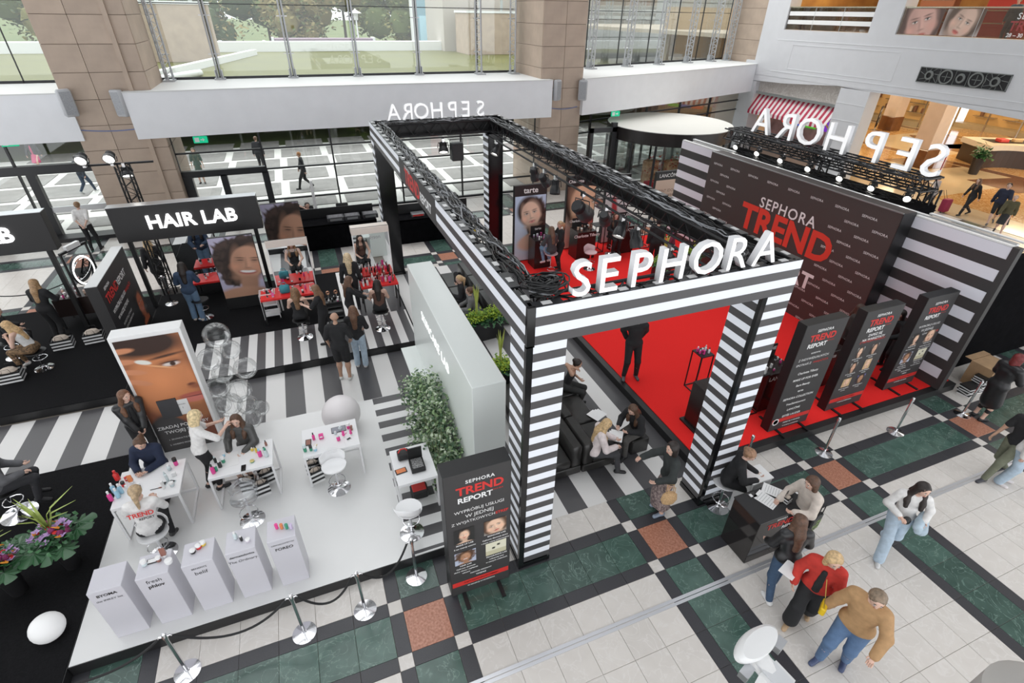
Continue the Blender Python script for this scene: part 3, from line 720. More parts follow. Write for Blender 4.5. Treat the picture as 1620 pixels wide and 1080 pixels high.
t2l = head_lines(1.02, 2.68)+[small('SKORZYSTAJ', .5, 2.0), ('Z INDYWIDUALNYCH', .5, 1.88, .078, WPR, {}), ('SPOTKAŃ Z', .29, 1.76, .072, WPR, {}), ('MAKIJAŻYSTĄ', .735, 1.76, .064, REDP, {})]+[(n, .5, 1.54-.155*i, .075, WPR, dict(bold=.02)) for i, n in enumerate(names)]+[small('ZAPISZ SIĘ W RECEPCJI', .58, .26, .045), small('W RECEPCJI WYDARZENIA', .58, .17, .036)]
tt = totem('dark totem listing eight cosmetics names in white, leftmost on the red stage', 7.98, 5.42, .2, 1.06, 2.58, .2, [(a, b+.0, c-.1, d, e, f) for a, b, c, d, e, f in t2l], [])
MB().lathe([(.085, 0), (.085, .004), (.06, .004), (.06, 0)], n=20).xf(Matrix.Translation((.12, -.004, .24)) @ Matrix.Rotation(pi/2, 4, 'X')).build('round_logo', WPR, tt)
six = [((.5, .5, .5), SK1, HB), ((.35, .3, .3), SK3, HB), ((.6, .58, .55), SK3, HB), ((.5, .4, .38), SK1, HL_), ((.45, .35, .2), SK1, HL_), ((.2, .2, .5), SK2, HB)]
t3p = [(.29+.42*(i % 2), 1.50-.39*(i//2), .2 if i < 4 else .24, .26 if i < 4 else .22, fb_(*a, s=.36)) for i, a in enumerate(six)]
t3l = [(a, b, c, d, e, f) for a, b, c, d, e, f in head_lines(1.02, 2.58)]+[('ZAPISZ SIĘ', .52, 1.95, .085, WPR, dict(bold=.02)), ('NA WARSZTATY', .52, 1.85, .085, WPR, dict(bold=.02)), ('Z MISTRZEM MAKIJAŻU', .52, 1.75, .07, REDP, {}), small('ZAPYTAJ O WOLNY TERMIN', .5, .26), small('W RECEPCJI WYDARZENIA', .5, .17, .036)]
for i in range(6): t3l += [small('SZTUKA MAKIJAŻU', .29+.42*(i % 2), 1.34-.39*(i//2), .034), small('warsztaty', .29+.42*(i % 2), 1.29-.39*(i//2), .034)]
totem('dark totem with six small portrait photos, middle one on the red stage', 9.68, 5.5, .2, 1.06, 2.50, .2, [(a, b, c-.05 if c > 1.8 else c, d, e, f) for a, b, c, d, e, f in t3l], t3p)
t4l = [(a, b, c-.08 if c > 1.5 else c, d, e, f) for a, b, c, d, e, f in t1l]
totem('dark totem with four portrait photos, rightmost one on the red stage', 11.6, 5.58, .2, 1.0, 2.42, .2, [(a, b*1.05, (c-.1) if c > 1.5 else c, d*.95, e, f) for a, b, c, d, e, f in t4l],
      [(.26, 1.36, .28, .30, fb_((.02, .02, .02), SK1, HB, long_=0, hairw=1.1)), (.72, 1.36, .30, .30, fb_((.35, .35, .33), SK1, HD, s=.5, cy=.5, long_=0)), (.26, .87, .30, .28, fb_((.45, .5, .62), SK2, HD, curly=1, smile=1, long_=0)), (.73, .87, .30, .28, bottle)])

# ---------------------------------------------------------------- white skincare wall
MILK = mat('milky_acrylic', (.76, .80, .78), .25)
wl = thing('display_wall', 'tall white box wall with glowing lettering beside the eucalyptus bush', 'display wall', (1.95, 8.05, 0))
MB().rbox(-.27, -2.33, 0, .27, 2.35, 2.85, .01).build('body', MILK, wl)
GLOW = mat('glowing_letter', (1, 1, 1), .4, emit=(1, 1, 1), es=1.1)
me = textmesh('SKINCARE LAB', .29, depth=.0, bold=.0, spacing=1.12).copy(); me.materials.append(mat('soft_glowing_letter', (1, 1, 1), .4, emit=(1, 1, 1), es=.5)); o = bpy.data.objects.new('lettering', me); COL.objects.link(o); o.parent = wl
o.matrix_local = Matrix.Translation((-.276, .10, 2.22)) @ Matrix(((0, 0, -1, 0), (-1, 0, 0, 0), (0, 1, 0, 0), (0, 0, 0, 1)))
MB().box(-.62, .55, .72, -.27, 2.3, .76).build('shelf', MILK, wl)
# ---------------------------------------------------------------- serum poster wall
sp = thing('poster_wall', 'tall white poster wall printed with a close-up of a woman using a serum dropper', 'poster wall', (-3.08, 9.28, 0))
MB().rbox(-.54, -.15, .2, .54, .15, 2.83, .008).build('panel', WHITE, sp)
def serum(U, V):
    X = U*.98; Y = V*2.7
    img = np.ones(U.shape+(3,))*np.array((.20, .06, .03)); img = mixc(img, np.clip(V*1.2-.3, 0, 1), (.42, .16, .07))
    sk = np.array((.52, .20, .085))
    img = mixc(img, ell(X, Y, .62, 1.72, .62, .80, -.18, .12), sk); img = mixc(img, ell(X, Y, .45, 1.75, .3, .35, 0, .8), sk*1.35)
    img = mixc(img, ell(X, Y, 1.05, 1.8, .16, .8, .05, .4), (.28, .10, .045)); img = mixc(img, ell(X, Y, .35, 2.6, .6, .28, -.1, .2), (.035, .015, .01))
    img = mixc(img, ell(X, Y, .66, 2.28, .27, .025, .12, .5), (.06, .025, .015)); img = mixc(img, ell(X, Y, .70, 2.12, .2, .07, .05, .6), (.25, .09, .04))
    img = mixc(img, ell(X, Y, .70, 2.10, .13, .04, .03, .25), (.7, .62, .58)); img = mixc(img, ell(X, Y, .72, 2.10, .045, .045, 0, .2), (.05, .02, .01)); img = mixc(img, ell(X, Y, .70, 2.145, .15, .013, .05, .5), (.03, .01, .01))
    img = mixc(img, ell(X, Y, .90, 1.78, .1, .28, .05, .6), sk*1.15); img = mixc(img, ell(X, Y, .88, 1.60, .07, .035, 0, .4), (.12, .03, .02)); img = mixc(img, ell(X, Y, .95, 1.55, .12, .05, 0, .5), (.3, .1, .05))
    img = mixc(img, ell(X, Y, .84, 1.37, .24, .05, .04, .2), (.45, .11, .08)); img = mixc(img, ell(X, Y, .84, 1.28, .2, .075, .0, .25), (.62, .19, .15)); img = mixc(img, ell(X, Y, .84, 1.335, .22, .01, .02, .4), (.12, .02, .02))
    img = mixc(img, ell(X, Y, .8, .98, .3, .18, 0, .3), (.36, .14, .06))
    for k, (a, b, r) in enumerate(((.02, 2.28, .5), (.10, 2.05, .35), (.12, 1.82, .2), (.05, 2.5, .6))): img = mixc(img, ell(X, Y, a, b, .19, .055, r-.6, .2), (.60, .25, .13))
    img = mixc(img, ell(X, Y, .30, 2.22, .12, .045, -.35, .15), (.75, .74, .68)); img = mixc(img, ell(X, Y, .52, 2.08, .2, .015, -.35, .4), (.80, .42, .2))
    dk = np.clip((.92-Y-.35*X+.25*np.sin(X*5))*12, 0, 1); img = mixc(img, dk, (.055, .052, .053))
    return img
paint('portrait_print', .98, 2.7, 90, 220, serum, sp, Matrix.Translation((0, -.156, 1.4)) @ Matrix.Rotation(pi/2, 4, 'X'))
row_text([('ZBADAJ POTRZEBY', 0, -.62, .10, WPR, dict(bold=.01)), ('TWOJEJ SKÓRY', 0, -.74, .10, WPR, dict(bold=.01)), ('1. SKONSULTUJ SIĘ Z EKSPERTEM', 0, -.92, .045, WPR, {}), ('2. ODBIERZ PRÓBKI PRODUKTÓW', 0, -1.05, .045, WPR, {})], Matrix.Translation((0, -.158, 1.4)) @ Matrix.Rotation(pi/2, 4, 'X'), sp)
bk = MB().box(.0, -.17, 1.02, .22, -.156, 1.36).build('pinned_sheet', WHITE, sp)
MB().box(-.26, -.18, 1.0, .05, -.156, 1.42).build('bag_print', mat('dark_grey_bag', (.05, .05, .055), .6), sp)
row_text([('SEPHORA', .11, 1.26, .03, DARK, {}), ('1', .11, 1.18, .06, DARK, {})], Matrix.Translation((0, -.172, 0)) @ Matrix.Rotation(pi/2, 4, 'X'), sp)

# ---------------------------------------------------------------- hair lab and make-up lab
def header(label, word, x0, x1, y, z0, z1, tx, ts, legs):
    t = thing('header_sign', label, 'sign', ((x0+x1)/2, y, .2)); w = (x1-x0)/2
    MB().rbox(-w, -.02, z0-.2, w, .28, z1-.2, .006).build('sign_box', DARK if False else mat('soft_black_print', (.022, .021, .022), .5), t)
    MB().box(-w-.004, -.024, z1-.203, w+.004, .284, z1-.190).build('top_trim', STEEL, t)
    for a in legs: MB().box(a-.05, .02, 0, a+.05, .12, z0-.2).build('leg', BLACK, t)
    me = textmesh(word, ts, depth=.02, bold=.022, spacing=1.03).copy(); me.materials.append(GLOW); o = bpy.data.objects.new('lettering', me); COL.objects.link(o); o.parent = t
    o.matrix_local = Matrix.Translation((tx, -.045, (z0+z1)/2-.2)) @ Matrix.Rotation(pi/2, 4, 'X')
    return t
hdr = header('black header sign with glowing lettering over the hair area', 'HAIR LAB', -4.96, -1.42, 15.75, 2.18, 3.12, .1, .50, (-1.55, 1.55))
hdr2 = header('black header sign with glowing lettering over the make-up area at the left edge', 'MAKE UP LAB', -11.6, -5.98, 14.95, 2.46, 3.40, .55, .50, (-2.6, 2.6))
rg2 = thing('lighting_truss', 'black lattice mast holding three lit lamps behind the hair area sign', 'truss', (-4.55, 16.9, 0))
truss(3.9, .28, .28, rg2, Matrix.Translation((0, 0, 0)) @ Matrix.Rotation(-pi/2, 4, 'Y'), step=.4)
MB().tube([(-.75, 0, 3.95), (.75, 0, 3.95)], .03, 8).build('crossbar', TRUSSB, rg2, True)
MB().box(-.35, -.35, 0, .35, .35, .03).build('base_plate', BLACK, rg2)
for px, py, nm, up_ in ((128, 246, 'left', 1), (172, 242, 'middle', 1), (197, 262, 'right', 0)):
    p = plane(px, py, 1, 16.9)
    lamp('lit lamp, %s of the three on the black lattice mast' % nm, (p.x, 16.85, 3.97 if up_ else 3.92), (-.1, -.8, -.35) if up_ else (.1, -.5, -.9), True, .26, .14, .18, up=bool(up_))
mp_ = thing('partition', 'low black partition printed with red and white lettering between the two black platforms', 'partition', (-4.86, 13.9, .2))
MB().box(-.12, -1.2, 0, .12, 1.25, 2.1).build('panel', mat('soft_black_print', (.02, .02, .02)), mp_); MB().box(-.12, -1.2, 2.1, .12, 1.25, 2.115).build('top_edge', SILLW, mp_)
MX = Matrix(((0, 0, 1, .125), (1, 0, 0, 0), (0, 1, 0, 0), (0, 0, 0, 1)))
row_text([('SEPHORA', -.72, 1.90, .10, WPR, dict(bold=.02)), ('TREND', -.55, 1.66, .30, REDP, dict(bold=.03)), ('REPORT', .28, 1.66, .22, WPR, dict(bold=.03)), ('WYPRÓBUJ USŁUGI', -.4, 1.32, .13, WPR, dict(bold=.02)), ('MAKIJAŻU', .45, 1.32, .12, REDP, dict(bold=.02)), ('W NASZEJ STREFIE', -.35, 1.1, .12, WPR, dict(bold=.02)), ('SKORZYSTAJ Z PORAD', -.3, .86, .08, WPR, {}), ('NASZYCH EKSPERTÓW', -.3, .73, .08, WPR, {})], MX, mp_)
paint('portrait_print', .55, .9, 30, 44, face(.6, (.02, .015, .015), (.45, .12, .05), (.02, .01, .01), s=.3, cy=.62, hairw=1.0, long_=0), mp_, MX @ Matrix.Translation((.85, .55, .002)))
# curly-haired poster(s)
for k, (px0, py0, px1, py1, h_, lb) in enumerate(((362, 492, 428, 478, 2.15, 'large poster of a laughing woman with curly hair under the hair area sign'), (432, 400, 470, 395, 2.1, 'second poster of the curly-haired woman standing behind the first'))):
    a = at(px0, py0, .2); b = at(px1, py1, .2)
    if k: a = Vector((-1.55, 17.6, 0)); b = Vector((-.4, 17.6, 0)); h_ = 2.3
    w_ = (b.x-a.x); t = thing('poster_panel', lb, 'poster', ((a.x+b.x)/2, (a.y+b.y)/2, .2 if not k else 0))
    MB().rbox(-w_/2, 0, 0, w_/2, .08, h_, .006).build('panel', BLACK, t)
    paint('portrait_print', w_-.02, h_-.02-(.35 if not k else 0), 90, 130, face((w_-.02)/(h_-.1), (.50, .47, .62), (.55, .30, .20), (.035, .022, .018), cx=.74, cy=.56, s=.27, tilt=-.15, hairw=1.1, smile=1, long_=0, mass=((.42, .66, .42, .30), (.35, .5, .28, .3), (.8, .84, .3, .14))), t, Matrix.Translation((0, -.004, h_/2+(.17 if not k else 0))) @ Matrix.Rotation(pi/2, 4, 'X'))
# mirrors
MIR = mat('mirror', (.86, .88, .88), .01, 1.)
def mirror(label, x, y, w, h, rz, frame_m, z=.2, lean=0):
    t = thing('standing_mirror', label, 'mirror', (x, y, z), rz)
    MB().rbox(-w/2, 0, 0, w/2, .05, h, .006).build('frame', frame_m, t); MB().box(-w/2+.03, -.004, .03, w/2-.03, -.001, h-.03).build('mirror_glass', MIR, t)
    MB().box(-w*.4, .05, 0, w*.4, .07, h*.8).build('back_board', BLACK, t)
    return t
mirror('tall mirror under the left part of the hair area sign', -3.35, 16.15, 1.15, 2.1, 0, BLACK)
PCH = mat('pale_peach_laminate', (.72, .64, .58), .4)
m1 = mirror('white framed mirror standing behind the first red table of the hair area', -.83, 14.30, 1.05, 1.5, 0, WHITE, z=.8)
MB().box(-.525, -.02, 1.31, .525, .04, 1.5).build('header', PCH, m1); row_text([('dyson', .05, 1.18, .16, mat('grey_print', (.35, .35, .36)), {})], Matrix.Translation((0, -.008, 0)) @ Matrix.Rotation(pi/2, 4, 'X'), m1)
m2 = mirror('white framed mirror with a peach header beside the black rear leg of the arch', 1.36, 14.08, 1.02, 1.75, 0, WHITE, z=.7)
MB().box(-.51, -.03, 1.57, .51, .3, 1.75).build('header', PCH, m2); row_text([('dyson', .1, 1.45, .14, mat('grey_print', (.35, .35, .36)), {})], Matrix.Translation((0, -.008, 0)) @ Matrix.Rotation(pi/2, 4, 'X'), m2)
for m_ in (m1, m2):
    for s_ in (-.5, .5): MB().box(s_-.02, .005, .2-m_.location.z, s_+.02, .045, 0).build('leg', WHITE, m_)

# ---------------------------------------------------------------- brand posters at the back of the red stage
def poster(label, x, y, w, h, title, fn, z=.2, tsize=.2, name='poster_panel', rz=0):
    t = thing(name, label, 'poster', (x, y, z), rz); MB().rbox(-w/2, 0, 0, w/2, .12, h, .006).build('panel', BLACK, t)
    paint('portrait_print', w-.06, h-.38, 56, 100, fn, t, Matrix.Translation((0, -.004, (h-.38)/2+.03)) @ Matrix.Rotation(pi/2, 4, 'X'))
    row_text([(title, 0, h-.18, tsize, WPR, dict(bold=.02))], Matrix.Translation((0, -.004, 0)) @ Matrix.Rotation(pi/2, 4, 'X'), t); return t
def pw(px, py, z=.2): return at(px, py, z)
f1 = face(.47, (.62, .70, .80), (.80, .55, .42), (.03, .018, .014), cx=.52, cy=.72, s=.19, tilt=.2, hairw=1.1, long_=0, mass=((.72, .60, .28, .34),), lips=(.62, .25, .22), bg2=(.5, .62, .8))
poster('tall poster of a dark-haired woman at the back of the red stage', 6.72, 15.25, 1.16, 2.62, 'tarte', f1, tsize=.26)
f2 = face(.47, (.78, .62, .50), (.80, .52, .34), (.04, .02, .015), cx=.80, cy=.66, s=.40, tilt=.3, hairw=1.1, long_=0, neck=0)
poster('tall poster with a close-up of an eye behind the second counter', 8.85, 15.7, 1.16, 2.62, 'Charlotte Tilbury', f2, tsize=.15)
f3 = lambda U, V: mixc(np.ones(U.shape+(3,))*np.array((.78, .76, .76)), ell(U, V, .45, .55, .12, .3, .3, .3), (.55, .05, .06))
poster('tall white poster with red brush strokes behind the third counter', 10.35, 15.75, 1.0, 2.5, 'MAKE UP FOR EVER', f3, tsize=.1)
f4 = lambda U, V: np.ones(U.shape+(3,))*np.array((.72, .55, .44))
lp = poster('pale pink poster with a black title strip left of the striped wall', 13.95, 17.6, 1.25, 2.1, 'LANCÔME', f4, z=0, tsize=.2)
row_text([('TEINT IDOLE', 0, 1.3, .17, mat('brown_print', (.25, .12, .07)), {}), ('ULTRA WEAR', 0, 1.1, .15, mat('brown_print', (.25, .12, .07)), {}), ('PODKŁAD DO TWARZY', 0, .9, .07, BLACK, {})], Matrix.Translation((0, -.008, 0)) @ Matrix.Rotation(pi/2, 4, 'X'), lp)
# ---------------------------------------------------------------- people: one skin surface per body, clothes and hair as children
def surface_nets(F, o, c):
    "naive surface nets: field F sampled at o + c*index, inside < 0"
    S = F < 0; nx, ny, nz = F.shape; acc = np.zeros((nx-1, ny-1, nz-1, 3), np.float32); cnt = np.zeros((nx-1, ny-1, nz-1), np.float32)
    for ax in range(3):
        a = [slice(None)]*3; b = [slice(None)]*3; a[ax] = slice(0, -1); b[ax] = slice(1, None)
        fa, fb = F[tuple(a)], F[tuple(b)]; cr = (fa < 0) != (fb < 0)
        t = np.where(cr, fa/np.where(cr, fa-fb, 1), 0)
        o1, o2 = [k for k in range(3) if k != ax]
        n = [nx-1, ny-1, nz-1]
        for d1 in (0, 1):
            for d2 in (0, 1):
                s = [slice(None)]*3; s[o1] = slice(d1, d1+n[o1]); s[o2] = slice(d2, d2+n[o2]); s[ax] = slice(0, n[ax])
                m = cr[tuple(s)].astype(np.float32); cnt += m; acc[..., ax] += t[tuple(s)]*m; acc[..., o1] += d1*m; acc[..., o2] += d2*m
    act = cnt > 0; idx = -np.ones(act.shape, int); idx[act] = np.arange(act.sum())
    ijk = np.argwhere(act).astype(np.float32); V = (ijk+acc[act]/cnt[act][:, None])*c+np.array(o, np.float32)
    Q = []
    for ax in range(3):
        a = [slice(None)]*3; b = [slice(None)]*3; a[ax] = slice(0, -1); b[ax] = slice(1, None)
        sa, sb = S[tuple(a)], S[tuple(b)]; o1, o2 = (ax+1) % 3, (ax+2) % 3
        E_ = np.argwhere(sa != sb)
        ok = (E_[:, o1] > 0) & (E_[:, o2] > 0) & (E_[:, o1] < F.shape[o1]-1) & (E_[:, o2] < F.shape[o2]-1); E_ = E_[ok]
        u = np.zeros(3, int); v = np.zeros(3, int); u[o1] = 1; v[o2] = 1
        g = lambda e: idx[e[:, 0], e[:, 1], e[:, 2]]
        q = np.stack([g(E_-u-v), g(E_-v), g(E_), g(E_-u)], -1)
        fl = ~sa[E_[:, 0], E_[:, 1], E_[:, 2]]; q[fl] = q[fl][:, ::-1]; Q.append(q)
    Q = np.concatenate(Q); return V, Q[(Q >= 0).all(1)]
def cone(P, a, b, ra, rb, flat=None, fk=1.):
    a = np.array(a, np.float32); b = np.array(b, np.float32); d = b-a; L = max(float(d@d), 1e-9)
    t = np.clip(((P-a)@d)/L, 0, 1); v = P-a-t[..., None]*d
    if flat is not None:
        f = np.array(flat, np.float32); k = v@f; v = v+(1/fk-1)*k[..., None]*f
    return np.sqrt((v*v).sum(-1))-(ra+(rb-ra)*t)
def smin(a, b, k=.03):
    h = np.clip(.5+.5*(b-a)/k, 0, 1); return b+(a-b)*h-k*h*(1-h)
def polymesh(name, prims, c, mats, k=.03, cut=None, extra=None, grow=0.):
    pts = np.array([p for q in prims for p in (q[0], q[1])]); rm = max(max(q[2], q[3]) for q in prims)+grow+2.2*c
    lo = pts.min(0)-rm; hi = pts.max(0)+rm; n = np.ceil((hi-lo)/c).astype(int)+1
    ax = [lo[i]+c*np.arange(n[i], dtype=np.float32) for i in range(3)]
    P = np.stack(np.meshgrid(*ax, indexing='ij'), -1).astype(np.float32); F = None
    for q in prims:
        # evaluate inside the primitive's own padded box only
        r = max(q[2], q[3])+grow+.09
        qa = np.minimum(q[0], q[1])-r; qb = np.maximum(q[0], q[1])+r
        s = tuple(slice(max(0, int((qa[i]-lo[i])/c)), min(n[i], int((qb[i]-lo[i])/c)+2)) for i in range(3))
        if F is None: F = np.full(tuple(n), .25, np.float32)
        d = cone(P[s], *q)-grow; F[s] = smin(F[s], d, k)
    if cut is not None: F = np.maximum(F, cut(P))
    V, Q = surface_nets(F, lo, c)
    me = bpy.data.meshes.new(name)
    vs = V.tolist(); fs = Q.tolist(); mi = [0]*len(fs)
    if extra: n0 = len(vs); vs += extra.v; fs += [tuple(i+n0 for i in f) for f in extra.f]; mi += [m+1 for m in extra.m]
    me.from_pydata(vs, [], fs)
    for m in mats: me.materials.append(m)
    if extra: me.polygons.foreach_set('material_index', mi)
    me.shade_smooth(); me.update(); return me
def ik(a, t, l1, l2, pole):
    a, t = Vector(a), Vector(t); d = t-a; L = min(d.length, (l1+l2)*.999); u = d.normalized(); t = a+u*L
    x = (l1*l1-l2*l2+L*L)/(2*L); h = sqrt(max(0, l1*l1-x*x)); p = Vector(pole); p = (p-u*p.dot(u)).normalized()
    return a+u*x+p*h, t
SKINS = {'l': (.66, .43, .34), 'm': (.50, .30, .21), 'd': (.33, .18, .12)}
CLOTH = {}; SEAT = {}
def cl(col, pat=None):
    key = (col, pat)
    if key not in CLOTH:
        i = len(CLOTH)
        if pat == 'leather': CLOTH[key] = mat('leather_%d' % i, col, .35, noise=.2, nscale=9)
        elif pat: CLOTH[key] = mat('patterned_cloth_%d' % i, col, .8, col2=pat, nscale=26)
        else: CLOTH[key] = mat('cloth_%d' % i, col, .85, noise=.12, nscale=14, bump=.25)
    return CLOTH[key]
def person(label, xy, phi, z=0., h=1.68, cell=.022, skin='l', ph=.93, lean=4, feet=None, hands=None, head=(0, 8), build=1., hair=('long', (.09, .045, .025)),
           top=('top', (.02, .02, .022), 1.), bottom=('trousers', (.02, .02, .022), 1.), shoes=(.02, .02, .02), group=None, open_=None, knee=(0, 1, .2), elbow=None, hem=0., bag=None, twist=0, flare=0., gest=None, hd=None, txt=None):
    "feet / hands are targets in the body's own frame (x right, y forward) for a 1.70 m body; pelvis height ph"
    s = h/1.70
    feet = feet or ((-.10, .03, .08), (.10, -.02, .08)); hands = hands or ((-.27, .04, .78), (.27, .04, .78))
    V_ = lambda p: np.array(p, np.float32)
    ln = radians(lean); tw = radians(twist); up = Vector((0, sin(ln), cos(ln))); rt = Vector((cos(tw), sin(tw), 0)); fr = up.cross(rt)*1.0
    pel = Vector((0, 0, ph)); wa = pel+up*.15; ch = pel+up*.34; nk = pel+up*.50; sh = pel+up*.455
    hy, hp = radians(head[0]), radians(head[1])
    hu = Vector((0, sin(hp*.8+ln*.5), cos(hp*.8+ln*.5))); hf0 = Vector((sin(-hy), cos(hy), 0)); hf = (hf0*cos(hp)-Vector((0, 0, 1))*sin(hp)).normalized()
    hr = hf.cross(Vector((0, 0, 1))).normalized(); hu = hr.cross(hf).normalized()
    hc = nk+up*.055+hu*.115+hf*.015
    if hd:      # stand the figure where its head is seen
        a_ = at(hd[0], hd[1], z+hc.z*s); o_ = Matrix.Rotation(radians(phi)-pi/2, 3, 'Z') @ (hc*s); xy = (a_.x-o_.x, a_.y-o_.y)
    b = build; body = []; trs = []; arms = [[], []]; foots = []
    f3 = tuple(fr)
    T = [(pel+rt*-.055, pel+rt*.055, .115*b, .115*b, f3, .85), (pel+up*.04, wa, .115*b, .105*b, f3, .85), (wa+rt*-.03, ch+rt*-.05, .09*b, .105*b, f3, .80), (wa+rt*.03, ch+rt*.05, .09*b, .105*b, f3, .80), (sh-rt*.12, sh+rt*.12, .062*b, .062*b, f3, .95)]
    if b > 1.12: T.append((wa+fr*.05-up*.03, wa+fr*.07+up*.05, .12*b, .11*b, None, 1))
    body += T; body += [(nk-up*.04, nk+up*.05+hf*.01, .052, .048, None, 1), (hc+hu*.022-hf*.012, hc+hu*.022+hf*.006, .088, .082, tuple(hr), .92), (hc-hu*.01+hf*.02, hc-hu*.075+hf*.045, .062, .036, None, 1), (hc+hf*.085-hu*.01, hc+hf*.098-hu*.028, .011, .014, None, 1)]
    for q in (-1, 1): body.append((hc+hr*q*.083-hf*.01+hu*.012, hc+hr*q*.083-hf*.01-hu*.018, .014, .010, None, 1))
    ex = MB()
    for q in (-1, 1):
        c = hc+hr*(q*.031)+hf*.081+hu*.016; ex.ball(c, .0115, 8, 1, (1, 1, .75)); ex.ball(c+hf*.005, .0085, 6, 0); ex.tube([c+hu*.020-hr*.016, c+hu*.025+hf*.002, c+hu*.020+hr*.018], .0035, 5, 0)
    ex.tube([hc+hf*.086-hu*.054-hr*.022, hc+hf*.092-hu*.054, hc+hf*.086-hu*.054+hr*.022], [.003, .007, .003], 6, 2)
    wr = []
    for i, q in enumerate((-1, 1)):
        S0 = sh+rt*(q*.175); tgt = Vector(hands[i]); pole = (elbow[i] if elbow else (q*.55, -.6, -.35))
        el, w = ik(S0, tgt, .275, .245, pole); A = [(S0-up*.005, el, .050*b, .038*b, None, 1), (el, w, .038*b, .026, None, 1)]; arms[i] = A; body += A
        fd = (w-el).normalized(); pd = fd
        if gest and gest[i]: pd = Vector(gest[i]).normalized()
        wr.append((w, pd, q)); sd = pd.cross(Vector((0, 0, 1))); sd = sd.normalized() if sd.length > .2 else Vector((1, 0, 0)).cross(pd).normalized()*1.0
        if abs(pd.z) > .8: sd = Vector((0, 1, 0)); sd = (sd-pd*sd.dot(pd)).normalized()
        nrm = pd.cross(sd)*q
        if nrm.x*q > 0 and abs(nrm.x) > .3: nrm = -nrm
        body.append((w, w+pd*.065, .027, .033, tuple(nrm), .6))
        for kf in range(4):
            p0 = w+pd*.07+sd*((kf-1.5)*.019); l = (.030, .036, .033, .026)[kf]
            ex.tube([p0, p0+pd*l+nrm*.006, p0+pd*(l*1.6)+nrm*.022, p0+pd*(l*1.75)+nrm*.040], [.0095, .009, .008, .006], 6, 3)
        ts = sd*(1 if sd.y > 0 or abs(sd.y) < .01 else -1); p0 = w+pd*.02+ts*.022
        ex.tube([p0, p0+ts*.022+pd*.022+nrm*.008, p0+ts*.026+pd*.050+nrm*.018], [.012, .010, .007], 6, 3)
    legs = []
    for i, q in enumerate((-1, 1)):
        H0 = pel+rt*(q*.088)-Vector((0, 0, .03)); kn, an = ik(H0, feet[i], .43, .41, knee if not isinstance(knee[0], tuple) else knee[i])
        legs.append((H0, kn, an)); fdir = Vector((q*.18, 1, 0)).normalized(); 
        if feet[i][2] > .11: fdir = (fdir+Vector((0, 0, -.5))).normalized()
        ft = an+fdir*.14+Vector((0, 0, -.055)); he = an-fdir*.035+Vector((0, 0, -.045))
        body += [(H0, kn, .088*b, .056*b, None, 1), (kn, kn+(an-kn)*.35, .055*b, .056*b, None, 1), (kn+(an-kn)*.35, an, .056*b, .034, None, 1), (he, ft, .03, .026, None, 1), (an, he, .033, .03, None, 1)]
        foots.append((an, he, ft))
    sc = lambda L: [(V_(p[0])*s, V_(p[1])*s, p[2]*s, p[3]*s, p[4], p[5]) for p in L]
    for k in range(len(ex.v)): ex.v[k] = tuple(Vector(ex.v[k])*s)
    SK = mat('skin_'+skin, SKINS[skin], .5); EYE = mat('eye_dark', (.03, .02, .015), .25); EYW = mat('eye_white', (.7, .68, .66), .3); LIP = mat('lips', (.45, .14, .12), .45)
    ps = polymesh('person', sc(body), cell, [SK, EYE, EYW, LIP, SK], extra=ex)
    root = link('person', ps, None, (xy[0], xy[1], z), radians(phi)-pi/2); tag(root, label, 'person', group)
    SEAT[label] = (xy[0], xy[1], z, ph-.145)
    def child(nm, prims, m, grow, cut=None, k=.03): 
        o = link(nm, polymesh(nm, sc(prims), cell, [m], k=k, cut=cut, grow=grow), root); return o
    # trousers, shorts, skirt or dress
    nm, col, ln_ = bottom[0], bottom[1], bottom[2]; bm = cl(col, bottom[3] if len(bottom) > 3 else None)
    if nm in ('skirt', 'dress_skirt', 'long_skirt'):
        q = MB(); kz = ln_; m1 = (legs[0][1]+legs[1][1])/2; m2 = (legs[0][2]+legs[1][2])/2
        wid = [(wa+up*.0, .125), (pel, .15)]
        spread = (legs[0][1]-legs[1][1]).length/2
        if kz <= .5: wid += [(pel+(m1-pel)*(kz*2), .13+spread*.6+flare*.5)]
        else: wid += [(m1, .125+spread*.42+flare*.5), (m1+(m2-m1)*((kz-.5)*2), .12+(legs[0][2]-legs[1][2]).length/2*.45+flare)]
        P = []; n = 22
        for c_, r_ in wid:
            for a in range(n):
                w_ = 1+.06*sin(a*2*pi/n*5)*(r_ > .16); P.append((c_+Vector((cos(2*pi*a/n)*r_*b*w_, sin(2*pi*a/n)*r_*.82*b*w_, 0)))*s)
        F = [(i*n+a, i*n+n+a, i*n+n+(a+1) % n, i*n+(a+1) % n) for i in range(len(wid)-1) for a in range(n)]
        q.add(P, F); q.add([Vector(p) for p in P[-n:]], [tuple(range(n))]); q.build('skirt', bm, root, True)
    elif nm != 'none':
        L = [T[0], (T[1][0], T[1][1], T[1][2], T[1][3]*.97, T[1][4], T[1][5])]
        wide = bottom[4] if len(bottom) > 4 else 0.
        for H0, kn, an in legs:
            L.append((H0, H0+(kn-H0)*min(1, ln_*2), .090*b, (.090+(.060-.090)*min(1, ln_*2))*b+wide*.3+(.02 if ln_ < .5 else 0), None, 1))
            if ln_ > .5: L.append((kn, kn+(an-kn)*min(1, (ln_-.5)*2), .060*b+wide*.5, .042*b+wide, None, 1))
        child(nm, L, bm, .010)
